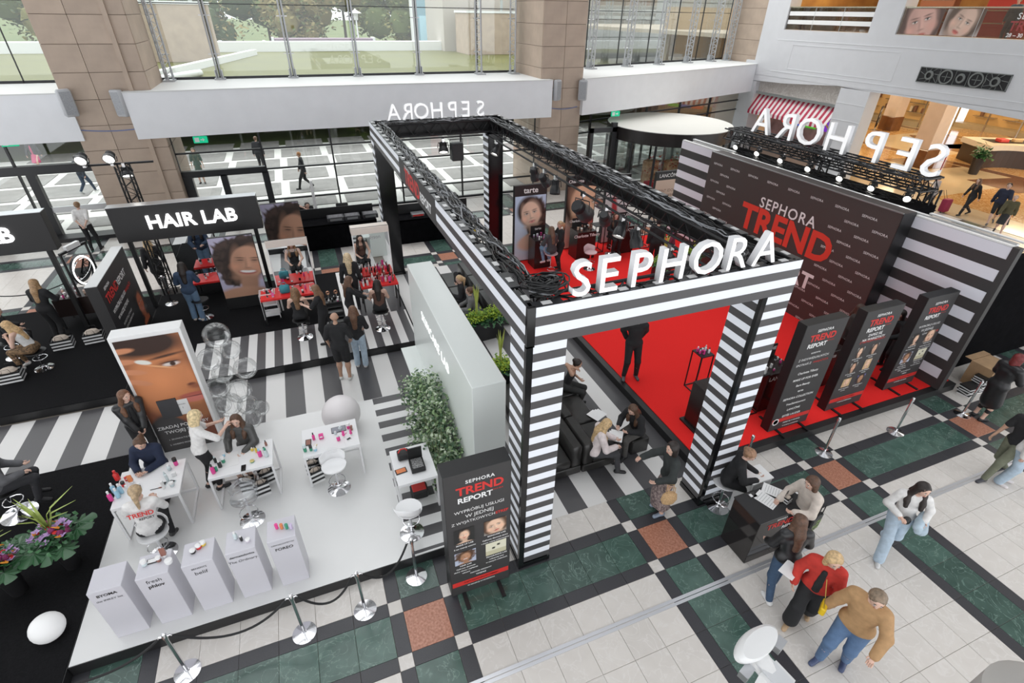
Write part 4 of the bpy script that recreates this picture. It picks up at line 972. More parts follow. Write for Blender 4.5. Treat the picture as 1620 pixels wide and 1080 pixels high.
    # top
    if top:
        nm, col, sl = top[0], top[1], top[2]; tm = cl(col, top[3] if len(top) > 3 else None); g = .013 if nm in ('vest', 'tank_top') else (.024 if nm in ('jacket', 'coat', 'cardigan', 'hoodie', 'sweater', 'puffer_coat', 'sweatshirt') else .016)
        L = [T[1], T[2], T[3]]+(T[5:] if len(T) > 5 else [])
        if sl > 0: L.append(T[4])
        else: L.append((ch-rt*.06, sh-rt*.09, .06*b, .03, None, 1)); L.append((ch+rt*.06, sh+rt*.09, .06*b, .03, None, 1))
        if nm in ('jacket', 'coat', 'cardigan', 'hoodie', 'sweater', 'sweatshirt', 'puffer_coat', 'long_tee', 't_shirt', 'blouse'): L.append(T[0])
        if hem:
            m1 = (legs[0][1]+legs[1][1])/2; L.append((pel, pel+(m1-pel)*hem, .14*b, .17*b, f3, .85))
        for A in arms:
            if sl > 0: L.append((A[0][0], A[0][0]+(A[0][1]-A[0][0])*min(1, sl*2), A[0][2], A[0][2]+(A[0][3]-A[0][2])*min(1, sl*2)+.004, None, 1))
            if sl > .5: L.append((A[1][0], A[1][0]+(A[1][1]-A[1][0])*min(1, (sl-.5)*2)*.97, A[1][2]+.004, A[1][3]+.008, None, 1))
        child(nm, L, tm, g*(1.6 if 'puffer' in nm else 1))
        if open_:   # an inner garment panel showing at the front of an open jacket
            p = [(ch+fr*(.085*b+g-.012)+up*.08, wa+fr*(.085*b+g-.0), .035, .045, f3, .5), (wa+fr*(.085*b+g), pel+fr*(.09*b+g)+up*.02, .045, .05, f3, .5)]
            child(open_[0], p, cl(open_[1]), .006)
    # shoes
    if shoes is not None:
        for an, he, ft in foots: child('shoe', [(he, ft, .036, .033, None, 1), (an+Vector((0, 0, -.02)), he, .036, .035, None, 1)], mat('shoe_%.2f_%.2f_%.2f' % shoes, shoes, .5), .004, cut=None)
    # hair
    kind, hcol = hair
    if kind != 'bald':
        hm = mat('hair_%.2f_%.2f_%.2f' % hcol, hcol, .5, noise=.35, nscale=30)
        top_c = hc+hu*.022-hf*.012; L = [(top_c, top_c+hf*.012, .094, .086, tuple(hr), .95), (top_c-hu*.03-hf*.025, top_c-hu*.055-hf*.03, .07, .055, None, 1)]
        bk = -hf
        hb = Vector((0, -1, 0)); ncb = nk-fr*.07
        if kind in ('long', 'curly'):
            ra = .075 if kind == 'long' else .095
            L += [(top_c-hf*.03, ncb-up*.02-fr*.01, .078, ra, f3, .7), (ncb-up*.02-fr*.01, ncb-up*.25-fr*.03, ra, .055, f3, .5)]
            for q in (-1, 1): L += [(top_c+hr*q*.055-hu*.02, nk+rt*q*.10+fr*.015-up*.02, .04, .042, None, 1), (nk+rt*q*.10+fr*.02-up*.02, sh+rt*q*.105+fr*.085-up*.05, .042, .036, None, 1), (sh+rt*q*.105+fr*.085-up*.05, ch+rt*q*.10+fr*.125-up*.02, .036, .03, None, 1)]
        elif kind == 'bob':
            L += [(top_c-hf*.02, nk-hf*.035+hu*.05, .092, .07, None, 1)]
            for q in (-1, 1): L.append((top_c+hr*q*.05-hu*.01, nk+hu*.04+hr*q*.065, .045, .035, None, 1))
        elif kind == 'pony':
            L += [(top_c-hf*.085+hu*.0, top_c-hf*.13-hu*.05, .03, .038, None, 1), (top_c-hf*.13-hu*.05, ncb-up*.08-fr*.02, .038, .014, None, 1)]
        elif kind == 'bun': L.append((top_c-hf*.09+hu*.03, top_c-hf*.10+hu*.02, .045, .04, None, 1))
        fc = np.array(hc*s+hf*(.075*s)-hu*(.035*s), np.float32); hfa = np.array(hf, np.float32); hua = np.array(hu, np.float32)
        def cut(P):
            v = P-fc; d = np.sqrt((v*v).sum(-1)); front = v@hfa; u_ = v@hua
            m = .082*s-np.sqrt(((v-hua*(u_*.28)[..., None])**2).sum(-1)); return m
        child('hair', L, hm, .006, cut)
    if txt:
        q = -1 if txt == 'back' else 1; p = (ch+fr*(q*(.088*b+.042))-up*.02)*s; M_ = frame(rt*(-q), up, p)
        row_text([('TREND', 0, .02, .105, REDP, dict(bold=.03)), ('REPORT', .06, -.06, .055, REDP if txt == 'front' else DARK, dict(bold=.03))], M_, root)
    return root
WALK = dict(feet=((-.09, .30, .08), (.09, -.28, .14)), hands=((-.26, -.10, .82), (.26, .20, .84)), ph=.89)
WALK2 = dict(feet=((-.09, -.28, .14), (.09, .30, .08)), hands=((-.26, .20, .84), (.26, -.10, .82)), ph=.89)
def sit(ph=.60, fy=.40, fz=.08, spread=.12, **k):
    d = dict(ph=ph, feet=((-spread, fy, fz), (spread, fy, fz)), hands=((-.14, .34, ph+.15), (.14, .34, ph+.15)), lean=6); d.update(k); return d
BLK = (.016, .016, .018); WHT = (.72, .71, .70); JEAN = (.16, .24, .36); LJEAN = (.42, .52, .62); DJEAN = (.05, .09, .16); NAVY = (.012, .02, .05)
BRH = (.09, .045, .025); DKH = (.02, .013, .011); BLH = (.55, .38, .20); GRH = (.22, .16, .11)
def P3(px, py, z=0): a = at(px, py, z); return (a.x, a.y)
# ---- foreground walkers
mb = dict(build=1.11, cell=.018)
person('man in a tan sweater and blue jeans walking with his left arm hanging', None, -165, hd=(1388, 947), h=1.80, skin='l', hair=('short', GRH), top=('sweater', (.42, .25, .12), 1.), bottom=('trousers', (.10, .17, .30), 1.), shoes=(.06, .08, .16),
       feet=((-.11, -.12, .08), (.11, .12, .08)), hands=((-.30, .30, .98), (.36, .04, .80)), head=(30, 24), ph=.92, lean=5, **mb)
person('blonde woman in a red cardigan and black dress with sunglasses on her head', None, -150, hd=(1320, 887), h=1.68, cell=.02, build=1.06, hair=('bob', BLH), top=('cardigan', (.50, .035, .025), 1.), bottom=('trousers', BLK, .92, None, .055), shoes=(.48, .33, .2),
       open_=('dress_top', BLK), feet=((-.09, -.20, .10), (.09, .16, .08)), hands=((-.29, .06, .80), (.26, .16, .90)), head=(30, 22), ph=.91)
person('long-haired woman in a white top and pale blue jeans walking with a denim jacket', None, -133, hd=(1461, 774), h=1.70, hair=('long', DKH), top=('blouse', WHT, 1.), bottom=('trousers', LJEAN, 1., None, .03), shoes=(.6, .6, .6),
       feet=((-.09, -.24, .12), (.09, .30, .08)), hands=((-.20, .20, 1.03), (.16, .26, 1.08)), ph=.89, head=(25, 16))
person('woman with long brown hair seen from behind, black leather jacket and blue jeans', None, 68, hd=(1265, 824), h=1.70, hair=('long', (.10, .05, .03)), top=('jacket', BLK, 1., 'leather'), bottom=('trousers', DJEAN, 1.), shoes=(.7, .7, .7),
       feet=((-.10, -.16, .09), (.10, .14, .08)), hands=((-.20, .24, .95), (.22, .22, .95)), head=(0, 18))
person('woman in a cream sweater leaning at the black reception counter', None, 172, hd=(1284, 764), h=1.66, hair=('bob', (.10, .05, .03)), top=('sweater', (.62, .55, .49), 1.), bottom=('trousers', (.12, .12, .13), 1.), shoes=BLK, hands=((-.16, .38, 1.16), (.18, .36, 1.08)), head=(0, 22))
person('staff woman in a black hoodie seated on a white stool behind the reception counter', None, -42, hd=(1187, 719), **sit(.78, .30, .30, hands=((-.10, .42, .95), (.10, .42, .95)), lean=16), h=1.68, hair=('bun', (.30, .17, .10)), top=('hoodie', BLK, 1.), bottom=('trousers', BLK, 1.), head=(-15, 25), txt='front')
person('woman in a dark jacket and patterned skirt pointing with one hand beside the arch', None, 168, hd=(1063, 709), h=1.66, hair=('bob', DKH), top=('jacket', (.03, .035, .035), 1.), bottom=('skirt', (.05, .03, .04), .82, (.38, .30, .28)), shoes=(.25, .3, .38), flare=.04,
       hands=((-.18, .30, 1.02), (.22, .45, 1.22)), head=(10, 10))
person('blonde woman in a white sweater sitting on the black sofa reading sheets of paper', None, -18, hd=(960, 671), **sit(.55, .50, .08, hands=((-.10, .40, .72), (.14, .38, .72)), lean=10), h=1.66, hair=('long', BLH), top=('sweater', (.70, .62, .62), 1.), bottom=('trousers', (.05, .05, .055), 1.), head=(0, 38))
person('brown-haired woman in black sitting opposite the woman with papers', None, -165, hd=(1001, 648), **sit(.52, .42, .08, hands=((-.12, .42, .72), (.16, .40, .70)), lean=20), h=1.66, hair=('long', BRH), top=('sweater', BLK, 1.), bottom=('trousers', (.09, .085, .08), 1.), head=(0, 30))
person('dark-haired woman in black sitting on the sofa arm resting her head in her hand', None, -35, hd=(914, 575), **sit(.57, .34, .08, hands=((-.12, .30, .70), (.08, .20, 1.12)), lean=18), h=1.62, skin='m', hair=('bun', DKH), top=('vest', BLK, 0.), bottom=('trousers', (.03, .03, .03), 1.), head=(0, 22))
person('person dressed in black standing on the red carpet with hands behind the back', P3(994, 596, .2), -112, z=.2, h=1.80, hair=('short', DKH), top=('sweatshirt', BLK, 1.), bottom=('trousers', BLK, 1.), shoes=(.10, .10, .11), feet=((-.16, .0, .08), (.12, .04, .08)), hands=((-.14, -.16, .95), (.14, -.16, .95)))
person('woman in a black puffer coat with dark red hair beside the cardboard boxes', None, -10, hd=(1612, 568), h=1.70, hair=('bob', (.16, .02, .02)), top=('puffer_coat', BLK, 1., 'leather'), bottom=('trousers', BLK, .8), hem=1.0, hands=((-.12, .34, 1.12), (.14, .34, 1.12)), head=(0, 20))
person('person in a black printed t-shirt and olive trousers walking at the right edge', None, 165, hd=(1637, 655), h=1.74, skin='m', hair=('short', DKH), top=('t_shirt', BLK, .4), bottom=('trousers', (.16, .17, .12), 1.), shoes=(.05, .05, .06), **WALK)
person('person in pale jeans and a white top at the right edge of the floor', None, -70, hd=(1662, 668), h=1.66, hair=('long', (.5, .36, .22)), top=('sweater', WHT, 1.), bottom=('trousers', LJEAN, 1., None, .03), shoes=(.7, .66, .66))
# ---- white platform
person('woman with long brown hair and black leather jacket standing beside the poster wall', None, -62, hd=(197, 626), z=.2, h=1.66, hair=('long', (.16, .075, .04)), top=('jacket', (.025, .025, .027), 1., 'leather'), bottom=('trousers', BLK, 1.), open_=('vest', BLK), hands=((-.06, .20, .90), (.06, .20, .90)), head=(25, 12))
person('woman in a navy sweater with white collar seated behind the left white table', None, -100, hd=(221, 701), z=.2, **sit(.62, .34, .1, hands=((-.06, .36, .82), (.10, .36, .82)), lean=10), h=1.66, hair=('pony', BRH), top=('sweater', NAVY, 1.), bottom=('trousers', (.06, .06, .07), 1.), head=(10, 28))
person('woman in a white printed t-shirt seated with her back to the plinths', None, 92, hd=(214, 777), z=.2, **sit(.64, .30, .12, hands=((-.16, .40, .86), (.10, .38, .88)), lean=12), h=1.66, hair=('pony', (.42, .30, .18)), top=('t_shirt', WHT, .5), bottom=('trousers', BLK, 1.), shoes=(.05, .05, .05), head=(8, 20), txt='back')
person('blonde staff woman in a white t-shirt applying make-up standing between two white tables', None, 25, hd=(310, 658), z=.2, h=1.72, hair=('bob', (.66, .52, .30)), top=('t_shirt', WHT, .5), bottom=('trousers', BLK, .92), shoes=BLK, feet=((-.10, -.05, .08), (.10, .06, .08)), hands=((-.10, .42, 1.22), (.16, .46, 1.26)), lean=10, head=(0, 15))
person('woman in a grey leather jacket seated behind the middle white table', None, -112, hd=(373, 665), z=.2, **sit(.62, .34, .1, lean=6), h=1.66, skin='l', hair=('long', BRH), top=('jacket', (.07, .07, .068), 1., 'leather'), bottom=('none', BLK, 0), shoes=(.15, .08, .06), head=(15, 12))
# ---- hair area
person('bald man in a black t-shirt and black shorts seen from behind', None, 78, hd=(529, 502), h=1.78, skin='m', hair=('bald', BLK), top=('t_shirt', BLK, .5), bottom=('shorts', BLK, .45), shoes=(.68, .68, .66), hands=((-.24, .12, .90), (.22, .18, .95)), build=1.1)
person('woman with very long brown hair in black top and pale jeans seen from behind', None, 80, hd=(558, 490), h=1.68, hair=('long', (.14, .07, .04)), top=('t_shirt', BLK, .6), bottom=('trousers', LJEAN, 1., None, .02), shoes=(.68, .66, .66), hands=((-.16, .22, .98), (.16, .22, .98)))
person('woman in a brown strap top sitting with her back turned at the hair table', None, 82, hd=(596, 448), z=.2, **sit(.70, .30, .34, lean=4), h=1.66, skin='l', hair=('long', DKH), top=('tank_top', (.12, .06, .045), 0.), bottom=('trousers', BLK, 1.), shoes=(.6, .6, .6))
person('hairdresser in black turned towards the woman in the brown strap top', None, 10, hd=(552, 443), z=.2, h=1.68, hair=('long', (.12, .06, .035)), top=('t_shirt', BLK, .9), bottom=('trousers', BLK, 1.), hands=((-.10, .42, 1.08), (.16, .44, 1.05)), head=(0, 18))
person('blonde woman in black seen from behind beside the white framed mirror', None, 88, hd=(549, 406), z=.2, h=1.70, hair=('long', (.62, .48, .30)), top=('t_shirt', BLK, 1.), bottom=('trousers', BLK, 1.))
person('woman with long light brown hair on a chrome stool having her hair done', None, 88, hd=(466, 461), z=.2, **sit(.69, .30, .30, lean=2), h=1.66, hair=('long', (.22, .12, .06)), top=('tank_top', BLK, 0.), bottom=('trousers', BLK, 1.))
person('hairdresser in black styling the hair of the woman on the chrome stool', None, 160, hd=(498, 457), z=.2, h=1.66, hair=('long', (.20, .11, .06)), top=('t_shirt', BLK, .45), bottom=('trousers', BLK, 1.), hands=((-.10, .40, 1.18), (.14, .42, 1.24)), head=(0, 15))
person('woman in a two-tone blue sweater and jeans seen from behind at the left hair table', None, 88, hd=(287, 421), z=.2, h=1.68, hair=('long', DKH), top=('sweater', (.035, .06, .11), 1.), bottom=('trousers', (.13, .21, .32), 1., None, .02), shoes=(.62, .55, .5), hands=((-.16, .30, 1.05), (.12, .32, 1.12)), head=(0, 25))
person('woman with blonde hair in a black coat walking behind the hair area mast', None, 100, hd=(232, 383), h=1.70, hair=('long', BLH), top=('coat', BLK, 1.), bottom=('trousers', BLK, 1.), shoes=(.5, .5, .52), hem=.5, **WALK)
# ---- make-up area
person('woman with long blonde hair and dark clothes standing at the make-up table', None, 75, hd=(54, 448), z=.2, h=1.70, hair=('long', (.36, .22, .11)), top=('sweatshirt', BLK, 1.), bottom=('trousers', BLK, 1.), hands=((-.14, .34, 1.10), (.16, .34, 1.10)), head=(0, 14))
person('seated blonde girl in a white top and leopard print trousers looking at her phone', None, 172, hd=(10, 515), z=.2, **sit(.62, .36, .16, hands=((-.08, .34, .95), (.10, .34, .95)), lean=20), h=1.66, hair=('long', (.55, .36, .18)), top=('tank_top', WHT, 0.), bottom=('trousers', (.30, .18, .09), .92, (.02, .015, .01)), shoes=(.62, .6, .58), head=(0, 28))
person('dark-haired person in black seated at the left edge of the make-up area', None, 20, hd=(-6, 492), z=.2, **sit(.60, .36, .12, lean=10), h=1.68, hair=('short', (.08, .03, .02)), top=('sweater', BLK, 1.), bottom=('trousers', BLK, 1.))
person('person in a grey jacket cut off by the left edge above the flowers', None, 20, hd=(-24, 715), z=.19, **sit(.70, .34, .25, lean=8), h=1.72, hair=('short', DKH), top=('jacket', (.12, .12, .13), 1.), bottom=('trousers', (.03, .03, .035), 1.))
person('man in a white t-shirt with his hands behind his back by the entrance', None, 88, hd=(122, 324), h=1.74, cell=.025, hair=('short', (.25, .15, .08)), top=('t_shirt', WHT, .5), bottom=('trousers', BLK, 1.), feet=((-.12, .0, .08), (.14, .06, .08)), hands=((-.06, -.18, .95), (.06, -.18, .95)))
person('technician in black with a cap seated at the mixing desk', None, -80, hd=(486, 325), cell=.03, **sit(.55, .34, hands=((-.14, .3, .85), (.12, .14, 1.15))), h=1.74, hair=('short', DKH), top=('t_shirt', BLK, .5), bottom=('trousers', BLK, 1.))
# ---- sofas behind the arch
person('blonde woman in black with a ponytail sitting on the far black sofa', None, 170, hd=(726, 441), cell=.024, **sit(.58, .42, hands=((-.12, .3, .80), (.10, .16, 1.12))), h=1.68, hair=('pony', (.58, .40, .22)), top=('sweater', BLK, 1.), bottom=('trousers', BLK, 1.))
person('brown-haired woman in grey sitting on the far black sofa beside the green plant', None, 165, hd=(742, 460), cell=.024, **sit(.58, .42), h=1.64, hair=('bun', (.12, .06, .04)), top=('sweater', (.16, .16, .16), 1.), bottom=('trousers', (.1, .1, .1), 1.))
# ---- red stage
person('woman with long brown hair on a pink stool at the first cosmetics counter', None, 100, hd=(872, 363), z=.2, cell=.026, **sit(.94, .26, .50), h=1.66, hair=('long', (.14, .08, .05)), top=('jacket', (.05, .05, .055), 1.), bottom=('trousers', JEAN, 1.), shoes=(.7, .6, .62))
person('blonde make-up artist in black standing beside the woman on the pink stool', None, 178, hd=(886, 355), z=.2, cell=.026, h=1.68, hair=('pony', (.45, .30, .17)), top=('t_shirt', BLK, .5), bottom=('trousers', BLK, 1.), hands=((-.12, .36, 1.1), (.14, .36, 1.1)))
person('woman in black sitting with crossed legs between the second and third counters', None, -95, hd=(975, 341), z=.2, cell=.026, **sit(.80, .34, .28), h=1.68, hair=('long', BRH), top=('sweater', BLK, 1.), bottom=('trousers', BLK, 1.))
person('person in black standing behind the truss lamps on the red stage', None, 60, hd=(1043, 350), z=.2, cell=.026, h=1.74, hair=('short', DKH), top=('sweatshirt', BLK, 1.), bottom=('trousers', BLK, 1.))
person('woman in a patterned dress sitting behind the truss lamps on the red stage', None, 150, hd=(1064, 358), z=.2, cell=.026, **sit(.66, .32, .26), h=1.66, hair=('long', DKH), top=('t_shirt', (.22, .05, .09), .5), bottom=('skirt', (.10, .04, .05), .7, (.4, .3, .3)), shoes=(.3, .1, .1))
person('woman with long dark hair standing between the first and second totems', None, -70, hd=(1362, 488), z=.2, h=1.68, hair=('long', (.05, .022, .014)), top=('sweater', (.03, .02, .018), 1.), bottom=('trousers', BLK, 1.))
person('woman in black bending over between the second and third totems', None, 170, hd=(1425, 497), z=.2, h=1.66, lean=20, hair=('bob', DKH), top=('sweater', BLK, 1.), bottom=('trousers', BLK, 1.), hands=((-.14, .4, 1.0), (.14, .4, 1.0)))
# ---- concourse and street
cc = dict(cell=.034)
person('woman in a grey jacket and pink top pulling a dark red suitcase', None, 100, hd=(1486, 281), h=1.66, hair=('short', (.18, .09, .05)), top=('jacket', (.42, .37, .36), 1.), open_=('blouse', (.6, .1, .15)), bottom=('trousers', BLK, .95), **WALK, **cc)
person('woman in a black off-shoulder top and leggings walking on the golden floor', None, 160, hd=(1549, 286), h=1.68, hair=('long', (.16, .08, .04)), top=('blouse', BLK, 1.), bottom=('trousers', BLK, 1.), **WALK, **cc)
person('bearded man in a black sweatshirt and shorts walking on the golden floor', None, -150, hd=(1597, 294), h=1.80, hair=('short', DKH), top=('sweatshirt', (.02, .025, .05), 1.), bottom=('shorts', BLK, .5), shoes=(.1, .1, .1), **WALK2, **cc)
person('woman in an olive jacket and dark skirt walking beside the bearded man', None, -150, hd=(1607, 313), h=1.64, hair=('short', (.45, .3, .2)), top=('jacket', (.09, .08, .04), 1.), bottom=('skirt', (.03, .03, .03), .5), **WALK, **cc)
person('woman in a dark jacket and pink skirt walking outside the left entrance', None, -100, hd=(43, 223), h=1.64, hair=('bob', (.6, .42, .3)), top=('jacket', (.03, .03, .035), 1.), open_=('blouse', (.45, .06, .14)), bottom=('skirt', (.55, .08, .18), .5), shoes=BLK, **WALK, **cc)
person('pedestrian in dark jeans walking away outside the left entrance', P3(141, 305), 60, h=1.74, hair=('short', DKH), top=('sweatshirt', (.04, .045, .06), 1.), bottom=('trousers', (.05, .07, .11), 1.), shoes=(.6, .6, .6), **WALK2, **cc)
person('woman in a green dress standing outside behind the glass doors', None, -90, hd=(305, 238), h=1.70, hair=('bob', (.1, .07, .05)), top=('t_shirt', (.10, .14, .12), .5), bottom=('skirt', (.10, .14, .12), .6), shoes=BLK, **cc)
person('man in black standing outside beside the window frame', None, 70, hd=(404, 219), h=1.78, hair=('short', (.15, .08, .05)), top=('sweatshirt', (.03, .03, .035), 1.), bottom=('trousers', (.04, .04, .045), 1.), **cc)
person('man in black with an orange cap striding past outside the glass', None, 175, hd=(472, 244), h=1.78, hair=('short', (.35, .15, .05)), top=('sweatshirt', (.02, .02, .024), 1.), bottom=('trousers', (.03, .03, .032), 1.), **WALK, **cc)
person('person in a blue-grey jacket leaning on the upper balcony at the right corner', (29.2, 16.2), 180, z=6.6, h=1.72, hair=('short', (.1, .06, .04)), top=('jacket', (.12, .16, .19), 1.), bottom=('trousers', (.1, .12, .16), 1.), **cc)
# ---------------------------------------------------------------- tables, stools, plinths
WMET = mat('white_metal', (.78, .78, .79), .35); WTOP = mat('white_table_top', (.82, .82, .83), .2); BMET = mat('black_metal', (.015, .015, .016), .4); BWOOD = mat('black_laminate', (.022, .014, .013), .25)
def frame_table(label, x0, y0, x1, y1, z0, h, mt=WMET, tm=WTOP, t=.035, top=.06, rails=True, group=None, name='table', inset=0.):
    cx, cy = (x0+x1)/2, (y0+y1)/2; w, d = (x1-x0)/2, (y1-y0)/2
    o = thing(name, label, 'table', (cx, cy, z0), 0, group)
    MB().rbox(-w, -d, h-top, w, d, h, .006).build('table_top', tm, o)
    for sx_ in (-1, 1):
        for sy_ in (-1, 1): MB().box(sx_*(w-t/2)-t/2, sy_*(d-t/2)-t/2, 0, sx_*(w-t/2)+t/2, sy_*(d-t/2)+t/2, h-top).build('leg', mt, o)
    if rails:
        for sx_ in (-1, 1): MB().box(sx_*(w-t/2)-t/2, -d+t, 0, sx_*(w-t/2)+t/2, d-t, t).build('floor_rail', mt, o)
        MB().box(-w+t, d-t, 0, w-t, d, t).build('floor_rail', mt, o)
    return o
frame_table('white frame table at the left with red, blue and pink bottles on it', -3.80, 7.10, -2.85, 7.92, .2, .75)
frame_table('white frame table with green and pink bottles in front of the grey leather jacket', -2.46, 7.25, -1.46, 7.92, .2, .75)
frame_table('white frame table with cosmetics in front of the large white ball', -.97, 7.22, .0, 7.95, .2, .75)
frame_table('white frame side table beside the eucalyptus bush with black boxes on it', .45, 6.0, 1.12, 6.85, .2, .75)
def stool(label, x, y, z0, seat=.62, sm=WHITEG, back=True, rz=0, base=.2, name='swivel_stool', seatr=.20, clear=False):
    o = thing(name, label, 'stool', (x, y, z0), rz)
    MB().lathe([(.001, 0), (base, 0), (base, .006), (base*.75, .02), (base*.3, .04), (.03, .07), (.03, .1)], n=24).build('base', CHROME, o, True)
    MB().cyl((0, 0, .06), .024, seat-.1, 12).build('column', CHROME, o, True)
    MB().tube([(.14*cos(a*pi/6), .14*sin(a*pi/6)+.05, .27) for a in range(13)], .009, 6).build('foot_ring', CHROME, o, True)
    MB().lathe([(.04, seat-.06), (seatr*.8, seat-.035), (seatr, seat-.01), (seatr*.98, seat+.012), (seatr*.6, seat), (.001, seat-.004)], n=24, sx=1.08).build('seat', sm, o, True)
    if back:
        P = []; F = []; n = 12
        for k in range(n+1):
            a = pi*1.15+(.7*pi)*k/n
            for j, (r_, z_) in enumerate(((seatr*.97, seat), (seatr*1.12, seat+.10), (seatr*1.2, seat+.22))): P.append((r_*cos(a)*1.05, r_*sin(a), z_-.08*abs(k-n/2)/(n/2)*(j > 0)))
        for k in range(n):
            for j in range(2): F.append((k*3+j, k*3+3+j, k*3+4+j, k*3+1+j))
        b = MB().add(P, F).build('backrest', sm, o, True); md = b.modifiers.new('thick', 'SOLIDIFY'); md.thickness = .014
    return o
def under(key):
    return next(v for k, v in SEAT.items() if key in k)
CLEARP = glassmat('clear_plastic', (.93, .94, .95), .06, .5)
def sp_(px, py, z): a = at(px, py, z); return a.x, a.y
x, y = sp_(400, 822, .2); stool('clear plastic stool on a chrome base in front of the middle white table', x, y, .2, .56, CLEARP, True, pi)
x, y = sp_(537, 772, .2); stool('white stool on a chrome base in front of the cosmetics table', x, y, .2, .58, WHITEG, True, pi)
x, y = sp_(652, 842, .2); stool('white stool on a chrome base beside the last rope post', x, y, .2, .60, WHITEG, True, -.4)
x, y, z_, h_ = under('seated with her back to the plinths'); stool('white stool under the woman in the white printed t-shirt', x, y, z_, h_, WHITEG, True, pi)
x, y, z_, h_ = under('navy sweater'); stool('white stool under the woman in the navy sweater', x, y, z_, h_, WHITEG, False)
x, y, z_, h_ = under('grey leather jacket seated'); stool('white stool under the woman in the grey leather jacket', x, y, z_, h_, WHITEG, False)
x, y, z_, h_ = under('having her hair done'); stool('chrome stool with a black seat under the woman having her hair done', x, y, z_, h_, BLACK, False)
x, y, z_, h_ = under('brown strap top'); stool('chrome stool with a round black seat under the woman in the brown top', x, y, z_, h_, BLACK, False)
x, y = sp_(326, 502, .2); stool('chrome stool with a black seat beside the woman in jeans', x, y, .2, .56, BLACK, False)
x, y, z_, h_ = under('leopard print'); stool('chrome stool under the girl in leopard print trousers', x, y, z_, h_, BLACK, False)
x, y, z_, h_ = under('grey jacket cut off'); stool('black stool with a wide chrome base behind the flowers', x, y, z_, h_, BLACK, False, base=.26)
x, y, z_, h_ = under('patterned dress'); stool('dark stool under the woman in the patterned dress', x, y, z_, h_, BLACK, False)
x, y, z_, h_ = under('dark-haired person'); stool('dark stool at the left edge of the make-up area', x, y, z_, h_, BLACK, False)
PNK = mat('pale_pink_plastic', (.62, .42, .44), .35)
x, y, z_, h_ = under('pink stool'); stool('pale pink stool under the woman at the first counter', x, y, z_, h_, PNK, True, pi)
x, y = sp_(932, 425, .2); stool('empty pale pink stool in front of the second counter', x, y, .2, .60, PNK, True, pi)
x, y, z_, h_ = under('crossed legs'); stool('black stool on a chrome base under the woman with crossed legs', x, y, z_, h_, BLACK, False)
x, y, z_, h_ = under('behind the reception counter'); stool('white stool on a chrome base behind the reception counter', x, y, z_, h_, WHITEG, True, pi*.75)
PLINTH = mat('white_plinth', (.60, .59, .64), .3)
pnames = [[('BYOMA', .065, .03), ('the INKEY list', .05, 0)], [('fresh', .09, 0), ('phlov', .085, .03)], [('BENEFITS', .045, 0), ('belif', .095, .0)], [('dermatologica', .055, .02), ('The Ordinary.', .065, 0)], [('DERMAKOSMETYKI', .035, 0), ('FOREO', .075, .02)]]
for i, nm in enumerate(pnames):
    t = thing('plinth', 'white plinth lettered %s on its front' % ' / '.join(n[0] for n in nm), 'plinth', (-3.41+.53*i, 5.56, .2))
    MB().rbox(-.19, -.19, 0, .19, .19, 1.03, .006).build('body', PLINTH, t)
    row_text([(n[0], 0, .93-.10*k, n[1], DARK, dict(bold=n[2])) for k, n in enumerate(nm)], Matrix.Translation((0, -.191, 0)) @ Matrix.Rotation(pi/2, 4, 'X'), t)
